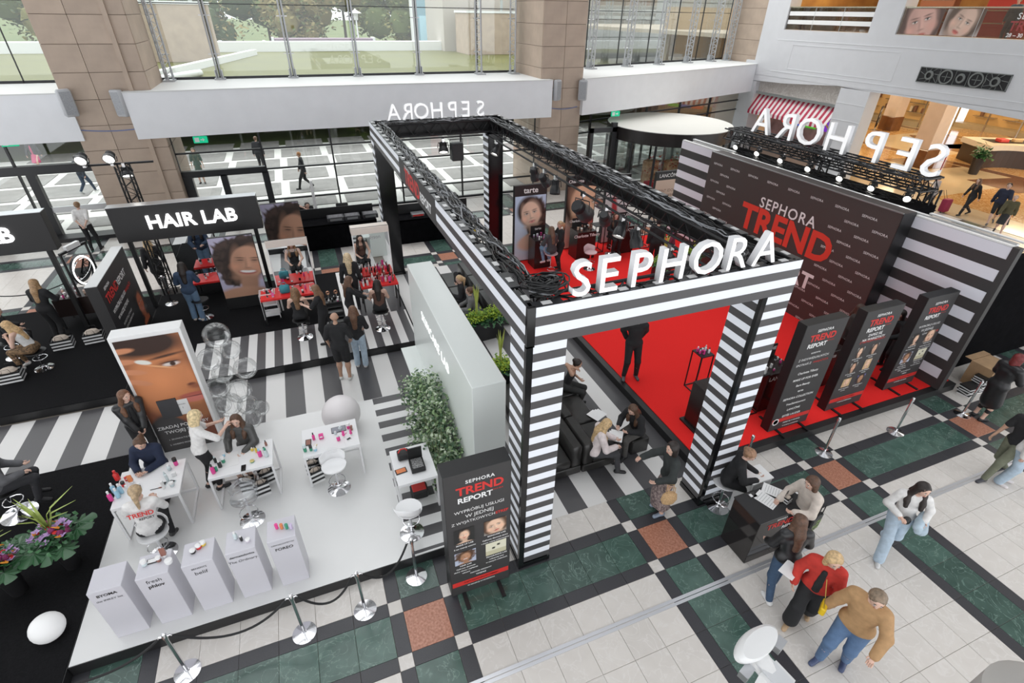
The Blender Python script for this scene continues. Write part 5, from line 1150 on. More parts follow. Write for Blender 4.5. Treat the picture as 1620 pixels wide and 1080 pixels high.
# ---------------------------------------------------------------- small products
def pcol(c): return mat('plastic_%.2f_%.2f_%.2f' % c, c, .3)
PINKC, REDC, GRN, YEL, BLU, BRNC, WC, ORG, BK, CLR = (.75, .06, .30), (.65, .03, .03), (.05, .30, .18), (.75, .55, .08), (.35, .60, .75), (.28, .12, .09), (.82, .82, .82), (.70, .22, .08), (.02, .02, .02), (.6, .68, .7)
CN = {PINKC: 'pink', REDC: 'red', GRN: 'green', YEL: 'yellow', BLU: 'light blue', BRNC: 'brown', WC: 'white', ORG: 'orange', BK: 'black', CLR: 'clear'}
def product(kind, col, p, where, group, h=.15, r=.025, rz=0, name=None, cap=WC):
    nm = {'bottle': 'bottle', 'tube': 'tube', 'jar': 'jar', 'box': 'box', 'palette': 'palette', 'sheet': 'paper', 'bag': 'paper_bag', 'phone': 'phone', 'brush': 'brush'}[kind]
    o = thing(nm, '%s %s %s' % (CN.get(col, 'small'), nm.replace('_', ' '), where), nm.replace('_', ' '), p, rz, group); m_ = pcol(col)
    if kind == 'bottle':
        MB().lathe([(r*.8, 0), (r, .008), (r, h*.62), (r*.45, h*.74), (r*.4, h*.78)], n=12).build('body', m_, o, True); MB().cyl((0, 0, h*.76), r*.5, h*.24, 10).build('cap', pcol(cap), o)
    elif kind == 'tube':
        MB().lathe([(r*.9, 0), (r, h*.15), (r, h*.25)], n=12).build('cap', pcol(cap), o, True); MB().add([(-r, -r*.9, h*.25), (r, -r*.9, h*.25), (r, r*.9, h*.25), (-r, r*.9, h*.25), (-r*1.1, -.003, h), (r*1.1, -.003, h), (r*1.1, .003, h), (-r*1.1, .003, h)], [(0, 3, 2, 1), (4, 5, 6, 7), (0, 1, 5, 4), (1, 2, 6, 5), (2, 3, 7, 6), (3, 0, 4, 7)]).build('body', m_, o)
    elif kind == 'jar':
        MB().lathe([(r*.9, 0), (r, .01), (r, h*.6)], n=14).build('body', m_, o, True); MB().lathe([(r*1.05, h*.6), (r*1.05, h*.98), (r, h), (.001, h)], n=14).build('lid', pcol(cap), o, True)
    elif kind == 'box': MB().rbox(-r, -r*.7, 0, r, r*.7, h, .004).build('carton', m_, o); MB().box(-r*.6, -r*.7-.001, h*.4, r*.6, -r*.7, h*.7).build('print', pcol(cap), o)
    elif kind == 'palette': MB().rbox(-r*1.6, -r, 0, r*1.6, r, .012, .003).build('case', m_, o); MB().box(-r*1.3, -r*.75, .0121, r*1.3, r*.75, .014).build('pans', pcol(cap), o)
    elif kind == 'phone': MB().rbox(-.037, -.075, 0, .037, .075, .009, .004).build('body', pcol(BK), o); MB().box(-.033, -.07, .0091, .033, .07, .0095).build('screen', GLOSSB, o)
    elif kind == 'sheet': MB().box(-r, -r*1.3, 0, r, r*1.3, .003).build('sheet', m_, o)
    elif kind == 'brush': MB().tube([(0, 0, .006), (h, 0, .006)], .005, 6).build('handle', pcol(BK), o); MB().lathe([(.008, 0), (.012, .03), (.004, .045)], n=8).xf(Matrix.Translation((h, 0, .008)) @ Matrix.Rotation(pi/2, 4, 'Y')).build('bristles', m_, o)
    return o
def clutter(n, x0, y0, x1, y1, z, where, group, seed, cols, kinds=('bottle', 'tube', 'jar', 'box', 'palette'), hs=(.06, .16)):
    r = random.Random(seed); pts = []
    for k in range(n):
        for _ in range(30):
            p = (r.uniform(x0, x1), r.uniform(y0, y1))
            if all(hypot(p[0]-a, p[1]-b) > .075 for a, b in pts): break
        pts.append(p); product(r.choice(kinds), r.choice(cols), (p[0], p[1], z+.001), where, group, r.uniform(*hs), r.uniform(.02, .033), r.uniform(0, 6), cap=r.choice((WC, BK, WC, CLR)))
def on(px, py, z): a = at(px, py, z+.05); return (a.x, a.y, z+.001)
TZ = .951
G1 = 'products on the left white table'
w_ = 'on the left white table'
product('bottle', REDC, on(185, 755, TZ), 'standing at the back left corner of the left white table', None, .20, .04, cap=REDC)
product('tube', ORG, on(207, 760, TZ), 'standing beside the tall red bottle on the left white table', None, .17, .03)
product('bottle', PINKC, on(175, 788, TZ), 'at the front left corner of the left white table', None, .2, .032)
for px, py in ((180, 775), (186, 783), (191, 776)): product('bottle', BLU, on(px, py, TZ), 'among three pale blue bottles '+w_, 'pale blue bottles on the left white table', .2, .033)
clutter(9, -3.15, 7.25, -2.95, 7.8, TZ, w_, G1, 3, (WC, WC, PINKC, CLR), ('box', 'jar', 'bottle', 'palette'))
clutter(5, -3.7, 7.45, -3.45, 7.85, TZ, w_, G1, 4, (BRNC, REDC, BK, WC))
product('brush', BRNC, on(236, 772, TZ), 'lying in the middle of the left white table', None, .12)
w_ = 'on the middle white table'; G2 = 'products on the middle white table'
product('bottle', PINKC, on(337, 745, TZ), 'at the front left corner of the middle white table', None, .2, .032, cap=BK)
product('bottle', PINKC, on(411, 718, TZ), 'with a blue cap near the right end of the middle white table', None, .17, .035, cap=BLU)
product('bottle', CLR, on(421, 718, TZ), 'large and transparent at the right end of the middle white table', None, .19, .036, cap=GRN)
product('phone', BK, on(384, 737, TZ), 'lying flat near the middle of the middle white table', None)
product('sheet', WC, on(363, 724, TZ), 'lying on the left half of the middle white table', None, 0, .13, .1)
product('jar', GRN, on(398, 727, TZ), 'with a pale lid on the middle white table', None, .03, .035, cap=(.6, .5, .2))
clutter(5, -2.40, 7.4, -2.2, 7.8, TZ, w_, G2, 6, (BK, GRN, BLU, BK), ('jar', 'bottle')); clutter(4, -1.8, 7.6, -1.55, 7.85, TZ, w_, G2, 7, (YEL, CLR, BRNC), ('bottle', 'jar'))
w_ = 'on the cosmetics table in front of the white ball'; G3 = 'products on the cosmetics table'
product('bottle', PINKC, on(496, 692, TZ), 'with a black dropper '+w_, None, .16, .024, cap=BK)
product('palette', BK, on(487, 697, TZ), 'at the left end of the cosmetics table', None, .02, .05, 1.5, cap=BRNC)
product('box', PINKC, on(508, 690, TZ), 'beside the dropper bottle on the cosmetics table', None, .1, .04)
tb = thing('tablet_computer', 'grey tablet computer at the back of the cosmetics table', 'tablet', on(535, 676, TZ)); MB().rbox(-.13, -.08, 0, .13, .08, .01, .004).build('body', DARK, tb); MB().box(-.12, -.07, .0101, .12, .07, .0106).build('screen', mat('grey_screen', (.30, .31, .35), .15), tb)
clutter(9, -.4, 7.35, -.08, 7.75, TZ, w_, G3, 9, (WC, PINKC, WC, CLR, BRNC)); clutter(4, -.93, 7.28, -.75, 7.45, TZ, w_, G3, 10, (YEL, GRN, WC, BLU), ('jar', 'palette'))
w_ = 'on the plinth lettered %s'
PT = 1.231
for px, py, kd, c_, h_, r_, w2 in ((227, 890, 'jar', CLR, .09, .035, 'fresh'), (239, 884, 'palette', BK, .02, .04, 'fresh'), (250, 883, 'jar', BRNC, .08, .03, 'fresh'), (259, 876, 'tube', BRNC, .17, .03, 'fresh'), (266, 886, 'jar', WC, .06, .045, 'fresh'),
        (304, 870, 'jar', BK, .06, .035, 'belif'), (313, 863, 'jar', REDC, .07, .035, 'belif'), (320, 858, 'jar', YEL, .07, .035, 'belif'), (372, 848, 'bottle', CLR, .14, .028, 'Ordinary'), (381, 851, 'bottle', BK, .10, .02, 'Ordinary'), (391, 852, 'jar', (.7, .65, .72), .05, .03, 'Ordinary')):
    product(kd, c_, on(px, py, PT), ('on the plinth lettered '+w2), None, h_, r_, 0, cap=WC)
for k, (px, c_) in enumerate(((437, PINKC), (445, ORG), (453, GRN), (460, (.6, .5, .7)))): product('jar', c_, on(px, 832, PT), '%s of four small devices in a row on the plinth lettered FOREO' % ('first', 'second', 'third', 'last')[k], None, .09, .022, 0, cap=c_)
STB = mat('striped_bag', (.75, .75, .75), .6)
def bag(label, x, y, z, w=.24, d=.13, h=.3, rz=0, fill=True, name='paper_bag', cat='bag'):
    o = thing(name, label, cat, (x, y, z), rz); n = 6
    q = MB()
    for k in range(n):
        z0, z1 = h*k/n, h*(k+1)/n; q.add([(-w/2, -d/2, z0), (w/2, -d/2, z0), (w/2, d/2, z0), (-w/2, d/2, z0), (-w/2, -d/2, z1), (w/2, -d/2, z1), (w/2, d/2, z1), (-w/2, d/2, z1)], [(0, 1, 5, 4), (1, 2, 6, 5), (2, 3, 7, 6), (3, 0, 4, 7)], k % 2)
    q.build('bag', [WHITE, BLACK], o)
    MB().ball((0, 0, h*.95), w*.42, 8, 0, (1, d/w, .5)).build('tissue', mat('beige_tissue', (.55, .47, .40), .8), o)
    for s_ in (-1, 1): MB().tube([(-w*.2, s_*d/2, h), (-w*.15, s_*d/2, h+.1), (w*.15, s_*d/2, h+.1), (w*.2, s_*d/2, h)], .005, 5).build('handle', BLACK, o)
    return o
for px, py, z, rz, lb in ((418, 780, .2, .2, 'leaning right of the middle white table'), (425, 762, .2, .3, 'standing behind the right leg of the middle white table'), (396, 775, .2, 0, 'under the middle white table'), (503, 760, .2, .3, 'standing left of the white stool under the cosmetics table'), (498, 748, .2, 0, 'half hidden under the cosmetics table')):
    x, y = sp_(px, py, z); bag('black and white striped paper bag '+lb, x, y, z, rz=rz)
for px, py, lb, sc_ in ((103, 548, 'under the make-up table, left one', 1.3), (152, 538, 'under the make-up table, right one', 1.3), (22, 600, 'beside the girl in leopard print trousers', 1.4)):
    x, y = sp_(px, py, .2); bag('stack of folded black and white striped bags '+lb, x, y, .2, .42, .3, .26, .1, name='striped_bag_stack')
# things on the side table
p = on(638, 720, TZ); o = thing('tool_bag', 'open black bag with a red edge on the side table by the eucalyptus', 'bag', p); MB().rbox(-.1, -.09, 0, .1, .09, .13, .02).build('body', BLACK, o); MB().tube([(-.08, 0, .13), (-.04, 0, .2), (.04, 0, .2), (.08, 0, .13)], .012, 6).build('handle', REDP, o)
p = on(660, 735, TZ); o = thing('make_up_case', 'open black make-up case with raised lid on the side table by the eucalyptus', 'case', p); MB().rbox(-.12, -.14, 0, .12, .14, .09, .01).build('tray', BLACK, o); MB().box(-.12, .13, .09, .12, .15, .32).build('lid', BLACK, o); MB().box(-.09, -.11, .09, .09, .11, .10).build('contents', mat('mixed_contents', (.2, .2, .2), .4, noise=.9, nscale=40), o)
product('palette', BK, on(634, 742, TZ), 'with an orange print on the side table by the eucalyptus', None, .02, .06, .1, cap=ORG)
x, y = sp_(664, 782, .2); o = thing('tool_bag', 'red lined black bag on the floor beside the side table', 'bag', (x, y, .2)); MB().rbox(-.15, -.12, 0, .15, .12, .2, .03).build('body', BLACK, o); MB().rbox(-.12, -.09, .18, .12, .09, .212, .01).build('lining', REDP, o)
# ---------------------------------------------------------------- rope posts
def post(label, x, y, z=0., h=.95, stub=True):
    o = thing('rope_post', label, 'barrier post', (x, y, z)); MB().lathe([(.001, 0), (.165, 0), (.165, .008), (.10, .022), (.035, .035), (.03, .05)], n=28).build('base', CHROME, o, True)
    MB().cyl((0, 0, .04), .024, h-.08, 14).build('tube', CHROME, o, True); MB().lathe([(.032, h-.1), (.032, h-.03), (.026, h-.01), (.001, h)], n=14).build('cap', CHROME, o, True)
    if stub:
        for s_ in (-1, 1): MB().tube([(s_*.03, 0, h-.06), (s_*.06, 0, h-.05), (s_*.075, 0, h-.08)], .012, 6).build('hook', CHROME, o, True)
    return o
pp = [(-4.6, 4.72)]+[sp_(*q, 0) for q in ((297, 1062), (482, 1001), (578, 965), (659, 912))]
for k, (x, y) in enumerate(pp): post('chrome rope post, %s along the front of the white platform from the left' % ('first', 'second', 'third', 'fourth', 'fifth')[k], x, y)
ROPE = mat('black_rope', (.012, .012, .013), .7)
def rope(label, a, b, za, zb, sag, r=.016):
    L = hypot(b[0]-a[0], b[1]-a[1]); n = 16; o = thing('barrier_rope', label, 'rope', ((a[0]+b[0])/2, (a[1]+b[1])/2, 0)); c = o.location
    MB().tube([(a[0]+(b[0]-a[0])*t/n-c.x, a[1]+(b[1]-a[1])*t/n-c.y, za+(zb-za)*t/n-sag*(1-(2*t/n-1)**2)) for t in range(n+1)], r, 8).build('rope', ROPE, o, True)
for k in range(4): rope('black sagging rope between the %s chrome posts of the white platform' % ('first and second', 'second and third', 'third and fourth', 'fourth and fifth')[k], (pp[k][0]+.07, pp[k][1]), (pp[k+1][0]-.07, pp[k+1][1]), .87, .87, .38)
for q, lb in (((1303, 716), 'chrome post in front of the leftmost red stage totem'), ((1416, 683), 'chrome post between the middle and right totems'), ((1522, 655), 'chrome post with a black belt beside the puffer coat')): post(lb, *sp_(*q, 0), stub=False)
post('chrome post beside the right leg of the arch', *sp_(1172, 745, 0), stub=False)
a, b = sp_(1522, 655, 0), sp_(1640, 590, 0); rope('black belt stretched from the rightmost chrome post', a, b, .9, .9, .02, .02)
a = sp_(272, 480, .2); post('steel rope post on the black platform behind the woman in jeans', a[0], a[1], .2, .9); a2 = sp_(-30, 480, 0); a3 = (-6.9, 16.9)
rope('black rope at the left edge behind the make-up area', (-9.5, 17.2), a3, .85, .85, .3)
# ---------------------------------------------------------------- balls, balloons, bush
x, y, z = at(540, 655, .56); o = thing('ball_lamp', 'large white ball standing behind the cosmetics table', 'ball lamp', (x, y, .2)); MB().ball((0, 0, .38), .38, 32).build('globe', mat('white_ball', (.78, .74, .75), .45), o, True); MB().cyl((0, 0, 0), .1, .015, 20).build('foot', WHITE, o)
x, y, z = at(75, 993, .38); o = thing('ball_lamp', 'white ball lamp lying on the black carpet in the lower left corner', 'ball lamp', (x, y, .19)); MB().ball((0, 0, .2), .2, 28).build('globe', mat('glowing_ball', (.8, .8, .8), .5, emit=(1, 1, 1), es=.05), o, True); MB().cyl((0, 0, 0), .06, .012, 16).build('foot', WHITE, o)
BUB = glassmat('clear_balloon', (.985, .99, .99), .03, .5)
bl0 = at(385, 660, .2); r0 = random.Random(5)
for k, (px, py, z_, r_) in enumerate(((342, 530, 1.85, .26), (365, 553, 1.65, .19), (332, 568, 1.45, .23), (388, 582, 1.35, .22), (352, 590, 1.30, .2), (345, 612, 1.0, .23), (378, 618, .98, .24), (362, 640, .65, .25), (392, 640, .62, .2), (412, 645, .50, .17), (352, 640, .7, .17), (398, 662, .42, .2))):
    a = at(px, py, z_+.1); o = thing('clear_balloon', 'transparent balloon, number %s from the top of the balloon column'.replace('number %s', ('first', 'second', 'third', 'fourth', 'fifth', 'sixth', 'seventh', 'eighth', 'ninth', 'tenth', 'eleventh', 'lowest')[k]), 'balloon', a)
    MB().ball((0, 0, 0), r_, 28).build('skin', BUB, o, True); MB().cyl((0, 0, -r_-.02), .012, .03, 8).build('knot', BUB, o); MB().tube([(0, 0, -r_-.02), (0, 0, -max(.05, a.z-.2))], .003, 4).build('rod', CLEARP, o)
LEAF = [mat('eucalyptus_leaf_pale', (.42, .50, .36), .6), mat('eucalyptus_leaf_mid', (.20, .30, .14), .6), mat('eucalyptus_leaf_dark', (.06, .12, .06), .6)]
def leafcloud(name, n, posfn, size, mats, parent, seed, asp=1.4, stems=None, kind='stuff'):
    r = np.random.RandomState(seed); P = np.array([posfn(r) for _ in range(n)]); a = r.rand(n)*2*pi; t = r.uniform(-.9, .9, n); s = size*(.6+.8*r.rand(n))
    u = np.stack([np.cos(a)*np.cos(t), np.sin(a)*np.cos(t), np.sin(t)], -1); b = r.rand(n)*2*pi; v = np.stack([-np.sin(a+.4*np.sin(b)), np.cos(a+.4*np.sin(b)), .5*np.sin(b)], -1)
    hh = u*(s*asp)[:, None]; w = v*(s*.5)[:, None]; nrm = np.cross(u, v)*(s*.12)[:, None]
    V = np.stack([P, P+hh*.35+w+nrm, P+hh, P+hh*.35-w+nrm, P+hh*.75+w*.6, P+hh*.75-w*.6], 1).reshape(-1, 3); i = np.arange(n)*6
    F = np.stack([i, i+1, i+4, i+2, i+5, i+3], -1)
    me = bpy.data.meshes.new(name); me.from_pydata(V.tolist(), [], F.tolist()); [me.materials.append(m) for m in mats]
    me.polygons.foreach_set('material_index', r.randint(0, len(mats), n)); me.update()
    o = link(name, me, parent); o['kind'] = kind; return o
eu = thing('eucalyptus_bush', 'grey-green eucalyptus bush growing along the white display wall', 'plant', (1.35, 7.2, .2))
def eup(r):
    k = r.randint(0, 12); cx = [0, -.12, .1, 0, -.15, .05, .1, -.05, -.2, .12, 0, .05][k]; cy = [1.15, .9, .75, .45, .35, .1, -.2, -.4, -.05, -.65, -.8, .6][k]; cz = [.75, .95, 1.1, .85, .6, 1.15, .9, .6, .4, .75, .4, .4][k]
    d = r.normal(size=3); d /= np.linalg.norm(d); rr = .36*r.rand()**.6+.08*(r.rand() < .2); return (min(.29, cx+d[0]*rr*.95), cy+d[1]*rr*1.05, max(.03, cz+d[2]*rr*1.1))
leafcloud('foliage', 5200, eup, .046, LEAF, eu, 1)
q = MB(); rr_ = random.Random(8)
for k in range(30):
    a = rr_.uniform(-.8, 1.1); b = rr_.uniform(-.25, .12); q.tube([(rr_.uniform(-.05, .1), a*.7, 0), (b*.5, a*.85, .5), (b, a, rr_.uniform(.8, 1.35))], [.008, .006, .003], 5)
q.build('stems', mat('green_stem', (.18, .2, .1), .7), eu); MB().rbox(-.16, -.95, 0, .2, 1.2, .16, .02).build('planter', WHITE, eu)
# flower vases
LFD = [mat('monstera_leaf', (.03, .10, .04), .35), mat('monstera_leaf_edge', (.05, .16, .06), .35)]; LIME = [mat('lime_leaf', (.36, .48, .04), .6), mat('lime_leaf_dark', (.14, .28, .03), .6)]
BLADE = mat('striped_grass_blade', (.32, .40, .10), .5, noise=.4, nscale=3)
def monstera(parent, base, d, L):
    d = Vector(d).normalized(); s_ = Vector((-d.y, d.x, 0)).normalized(); q = MB(); P = [Vector(base)]; c = Vector(base)+d*L*.45
    out = []
    n = 26
    for k in range(n+1):
        a = -pi*.93+2*pi*.93*k/n; rr = L*.5*(1-.35*(k % 3 == 1)*(abs(cos(a)) < .95)); out.append(c+d*(cos(a)*rr)+s_*(sin(a)*rr*.85)+Vector((0, 0, -.12*(sin(a)**2)*L+.05*cos(a)*L-(.25*L if cos(a) > .6 else .0)*(cos(a)-.6))))
    q.add([c+Vector((0, 0, .02))]+out, [(0, k+1, k+2) for k in range(n)]); q.tube([Vector(base)-Vector((0, 0, .1)), Vector(base)+d*L*.2, c], .006, 5)
    return q.build('monstera_leaf', LFD[0], parent, False)
def blades(parent, c, n, H, seed, spread=.5, m=BLADE, w=.018):
    r = random.Random(seed)
    for k in range(n):
        a = r.uniform(0, 2*pi); s_ = r.uniform(.1, spread); h = H*r.uniform(.75, 1.1); pts = [Vector(c), Vector(c)+Vector((cos(a)*s_*.3*h, sin(a)*s_*.3*h, h*.55)), Vector(c)+Vector((cos(a)*s_*h, sin(a)*s_*h, h*(1-.35*s_)))]
        v = Vector((-sin(a), cos(a), 0)); q = MB(); P = []
        for t, p in enumerate((pts[0], (pts[0]+pts[1])/2, pts[1], (pts[1]+pts[2])/2, pts[2])): ww = w*(1, 1.3, 1.1, .7, .05)[t]; P += [p-v*ww, p+v*ww]
        q.add(P, [(2*i, 2*i+1, 2*i+3, 2*i+2) for i in range(4)]); o = q.build('blade', m, parent); o.modifiers.new('thick', 'SOLIDIFY').thickness = .003
ORC = mat('lilac_orchid', (.50, .32, .62), .6); PUR = mat('purple_bloom', (.20, .02, .10), .7, noise=.4, nscale=30); ROSE = mat('red_rose', (.6, .02, .02), .6, noise=.3, nscale=40); STRL = mat('orange_bird_of_paradise', (.8, .3, .03), .5)
def flower(parent, kind, c, r_):
    c = Vector(c); q = MB()
    if kind == 'orchid':
        for k in range(5):
            a = k*2*pi/5+.3; u = Vector((cos(a), sin(a), .25)); v = Vector((-sin(a), cos(a), 0)); q.add([c, c+u*r_*.6+v*r_*.4, c+u*r_*1.1, c+u*r_*.6-v*r_*.4], [(0, 1, 2, 3)])
        q.ball(c+Vector((0, 0, .01)), r_*.22, 6); return q.build('orchid_bloom', ORC, parent)
    if kind == 'rose': return q.lathe([(.001, -r_*.6), (r_*.8, -r_*.3), (r_, r_*.2), (r_*.7, r_*.5), (r_*.75, r_*.3), (r_*.4, r_*.6), (.001, r_*.4)], c, 10).build('rose', ROSE, parent, True)
    if kind == 'purple':
        q.ball(c, r_, 10)
        for k in range(14): a = k*2.4; q.ball(c+Vector((cos(a)*r_*.7, sin(a)*r_*.7, r_*.5*sin(k*1.7))), r_*.35, 6)
        return q.build('purple_bloom', PUR, parent, True)
    d = Vector((RND.uniform(-1, 1), RND.uniform(-1, 1), .8)).normalized(); q.tube([c, c+d*r_*1.2, c+d*r_*2], [r_*.3, r_*.25, .002], 6); q.tube([c, c+(d+Vector((.5, .2, .3)))*r_*1.2], [r_*.25, .002], 5); return q.build('orange_spike', STRL, parent)
def vase(label, px, py, seed):
    x, y = sp_(px, py, .19); o = thing('flower_vase', label, 'flower arrangement', (x, y, .19)); r = random.Random(seed)
    MB().lathe([(.10, 0), (.105, .01), (.15, .62), (.14, .62), (.13, .55), (.001, .55)], n=20).build('vase', BLACK, o, True)
    for k in range(8): a = k*pi/4+r.uniform(-.2, .2); monstera(o, (cos(a)*.1, sin(a)*.1, .66), (cos(a), sin(a), -.1+r.uniform(-.1, .15)), r.uniform(.38, .5))
    leafcloud('filler_leaves', 260, lambda q: (q.normal()*.12, q.normal()*.12, .70+q.rand()*.12), .05, LFD, o, seed)
    blades(o, (-.05, .08, .7), 11, .75, seed, .75)
    for k in range(30):
        a = r.uniform(0, 2*pi); d = .24*sqrt(r.random()); kind = ('orchid', 'orchid', 'rose', 'purple', 'spike', 'orchid')[k % 6]
        flower(o, kind, (cos(a)*d, sin(a)*d-.02, .80+.08*r.random()-.25*d), {'orchid': .06, 'rose': .035, 'purple': .045, 'spike': .05}[kind])
vase('black vase of orchids, roses and monstera leaves on the black platform, right one', 118, 893, 2)
vase('black vase of orchids, roses and monstera leaves on the black platform, left one', 32, 935, 5)
x, y = sp_(-25, 850, .19)
# planters inside the arch
def planter(label, x, y, z, n=1, seed=1, L=.9, blade=True):
    o = thing('planter', label, 'planter', (x, y, z)); MB().rbox(-L/2, -.18, 0, L/2, .18, .55, .01).build('trough', BLACK, o); r = random.Random(seed)
    k = 2 if L > .6 else 1
    for i in range(k):
        cx = (-L/4 if i == 0 else L/4) if k == 2 else 0
        leafcloud('lime_ball', 900, lambda q, cx=cx: (cx+(lambda d: d)(q.normal()*.11), q.normal()*.10, .64+abs(q.normal())*.09), .04, LIME, o, seed+i)
        leafcloud('dark_collar', 300, lambda q, cx=cx: (cx+q.normal()*.2, q.normal()*.16, .56+q.rand()*.06), .07, LFD, o, seed+7+i)
    if blade: blades(o, (-L/4 if k == 2 else 0, 0, .65), 16, .95, seed, .10, mat('lime_blade', (.50, .58, .14), .5), .02)
    return o
planter('black trough with lime green balls and tall blades beside the far sofa', 3.75, 11.28, 0, 2, 3, .95).rotation_euler.z = .1
planter('black trough with a lime green plant hidden behind the arch’s left leg'.replace('’s', ''), 3.35, 9.0, 0, 1, 5, .5)
planter('lime green plant in a black trough on the red stage behind the letter O', 10.1, 12.3, .2, 1, 8, .5); planter('lime green plant in a black trough on the red stage behind the letter R', 11.5, 12.6, .2, 1, 9, .5)
# ---------------------------------------------------------------- black leather sofas (back along y)
LEA = mat('black_leather', (.022, .021, .020), .28, noise=.3, nscale=4, bump=.08)
def sofa(label, x, y0, y1, face, n=3):
    o = thing('sofa', label, 'sofa', (x, (y0+y1)/2, 0)); L = (y1-y0); f = face
    def bx_(a, b): return (min(a, b), max(a, b))
    a, b = bx_(0, f*.8)
    MB().rbox(a, -L/2, .06, b, L/2, .24, .02).build('base', LEA, o)
    a, b = bx_(0, f*.22); s = L/n
    for k in range(n): MB().rbox(a, -L/2+k*s+.006, .24, b, -L/2+(k+1)*s-.006, .74, .035).build('back_cushion', LEA, o, True)
    a, b = bx_(f*.22, f*.82)
    for k in range(n): MB().rbox(a, -L/2+k*s+.006, .24, b, -L/2+(k+1)*s-.006, .44, .035).build('seat_cushion', LEA, o, True)
    for k, (xx, yy) in enumerate(((.08, -L/2+.08), (.72, -L/2+.08), (.08, L/2-.08), (.72, L/2-.08))): MB().cyl((f*xx, yy, 0), .025, .07, 8).build('leg', CHROME, o)
    return o
sofa('black leather sofa facing the red stage, where the blonde woman reads papers', 3.88, 5.9, 8.6, 1)
sofa('black leather sofa turned to the white wall, back to back with the reading woman', 3.86, 5.92, 8.6, -1)
sofa('far black leather sofa beside the lime green plants', 4.2, 11.6, 14.7, -1); sofa('far black leather sofa behind the seated blonde woman, facing the red stage', 4.22, 11.6, 14.7, 1)
o = thing('stool_cube', 'low dark stool under the woman sitting opposite the reader', 'stool', under('sitting opposite')[:2]+(0,)); MB().rbox(-.2, -.2, 0, .2, .2, .36, .02).build('cube', LEA, o)
for k, (px, py, z_, rz_, lb) in enumerate(((946, 657, .46, .4, 'spread on the sofa beside the reading woman'), (976, 690, .62, .9, 'held by the blonde woman on the sofa'))):
    a = at(px, py, z_); o = thing('papers', 'sheets of printed white paper '+lb, 'paper', a, rz_)
    for j in range(3): MB().box(-.15+.05*j, -.11, .003*j, .07+.05*j, .19-.03*j, .003*j+.002).build('sheet', WHITE, o)
# ---------------------------------------------------------------- reception counter
rc = thing('reception_counter', 'glossy black reception counter with printed lettering at the foot of the arch', 'counter', (5.98, 3.55, 0))
MB().rbox(-.52, -.28, 0, .52, .28, .97, .008).build('body', mat('gloss_black_laminate', (.02, .018, .018), .08), rc); MB().rbox(-.53, -.29, .97, .53, .29, 1.0, .006).build('top', mat('black_counter_top', (.03, .03, .032), .25), rc)
row_text([('TREND', -.05, .80, .17, REDP, dict(bold=.03)), ('REPORT', .2, .68, .10, WPR, dict(bold=.03)), ('SEPHORA', -.05, .92, .05, WPR, dict(bold=.02))], Matrix.Translation((0, -.281, 0)) @ Matrix.Rotation(pi/2, 4, 'X'), rc)
for px, py, rz_, w_, lb in ((1212, 790, .35, .12, 'large printed sheet lying on the reception counter'), (1222, 776, .6, .11, 'second sheet lying behind the large one on the reception counter'), (1258, 775, .2, .05, 'small white card at the right end of the reception counter')):
    a = at(px, py, 1.003); o = thing('paper_sheet', 'white '+lb, 'paper', a, rz_); MB().box(-w_, -w_*1.4, 0, w_, w_*1.4, .003).build('sheet', WHITE, o)
    for j in range(7): MB().box(-w_*.8, -w_*1.2+j*w_*.35, .0031, w_*.8, -w_*1.2+j*w_*.35+.006, .0035).build('printed_line', mat('grey_print', (.35, .35, .36)), o) if w_ > .06 else None
a = at(1190, 783, 1.003); o = thing('leaflet', 'small dark leaflet with white print on the reception counter', 'leaflet', a); MB().box(-.07, -.05, 0, .07, .05, .003).build('sheet', DARK, o); MB().box(-.05, -.03, .0031, .0, .03, .0036).build('print', WPR, o)
x, y = 6.15, 4.15; o = thing('laptop_box', 'white folded box lid standing behind the reception counter', 'box', (6.2, 4.12, 0)); MB().rbox(-.22, -.16, 0, .22, .16, .92, .02).build('side', WHITE, o); MB().rbox(-.23, -.17, .92, .23, .17, .95, .01).build('lid', WHITE, o)
# accessories of people
YB = mat('yellow_leather', (.75, .50, .02), .4)
a = at(1303, 960, .92); o = thing('shoulder_bag', 'small yellow shoulder bag hanging at the side of the red cardigan', 'bag', a, .5); MB().rbox(-.10, -.035, -.07, .10, .035, .07, .015).build('body', YB, o); MB().tube([(-.08, 0, .07), (-.1, .05, .30), (-.02, .12, .52)], .005, 6).build('strap', mat('gold_chain', (.6, .45, .12), .3, .8), o); MB().box(-.015, -.04, -.01, .015, -.035, .02).build('clasp', CHROME, o)
a = at(1059, 785, .90); o = thing('handbag', 'beige woven handbag held by the woman in the patterned skirt', 'bag', a, -.3); q = MB(); q.lathe([(.001, -.17), (.10, -.16), (.14, -.06), (.12, .05), (.07, .10)], n=14, sy=.4); q.build('body', mat('woven_straw', (.48, .31, .16), .8, noise=.3, nscale=60), o, True)
for s_ in (-1, 1): MB().tube([(-.06, s_*.03, .09), (-.05, s_*.03, .24), (.05, s_*.03, .24), (.06, s_*.03, .09)], .008, 6).build('handle', mat('woven_straw'), o, True)
a = at(1288, 827, .85); o = thing('tote_bag', 'black cotton tote bag with green lettering on the shoulder of the cream sweater', 'bag', a, .2); MB().rbox(-.15, -.03, -.17, .15, .03, .17, .02).build('body', BLACK, o)
for s_ in (-1, 1): MB().tube([(-.08, s_*.02, .17), (-.07, s_*.02, .42), (.07, s_*.02, .42), (.08, s_*.02, .17)], .008, 5).build('handle', BLACK, o)
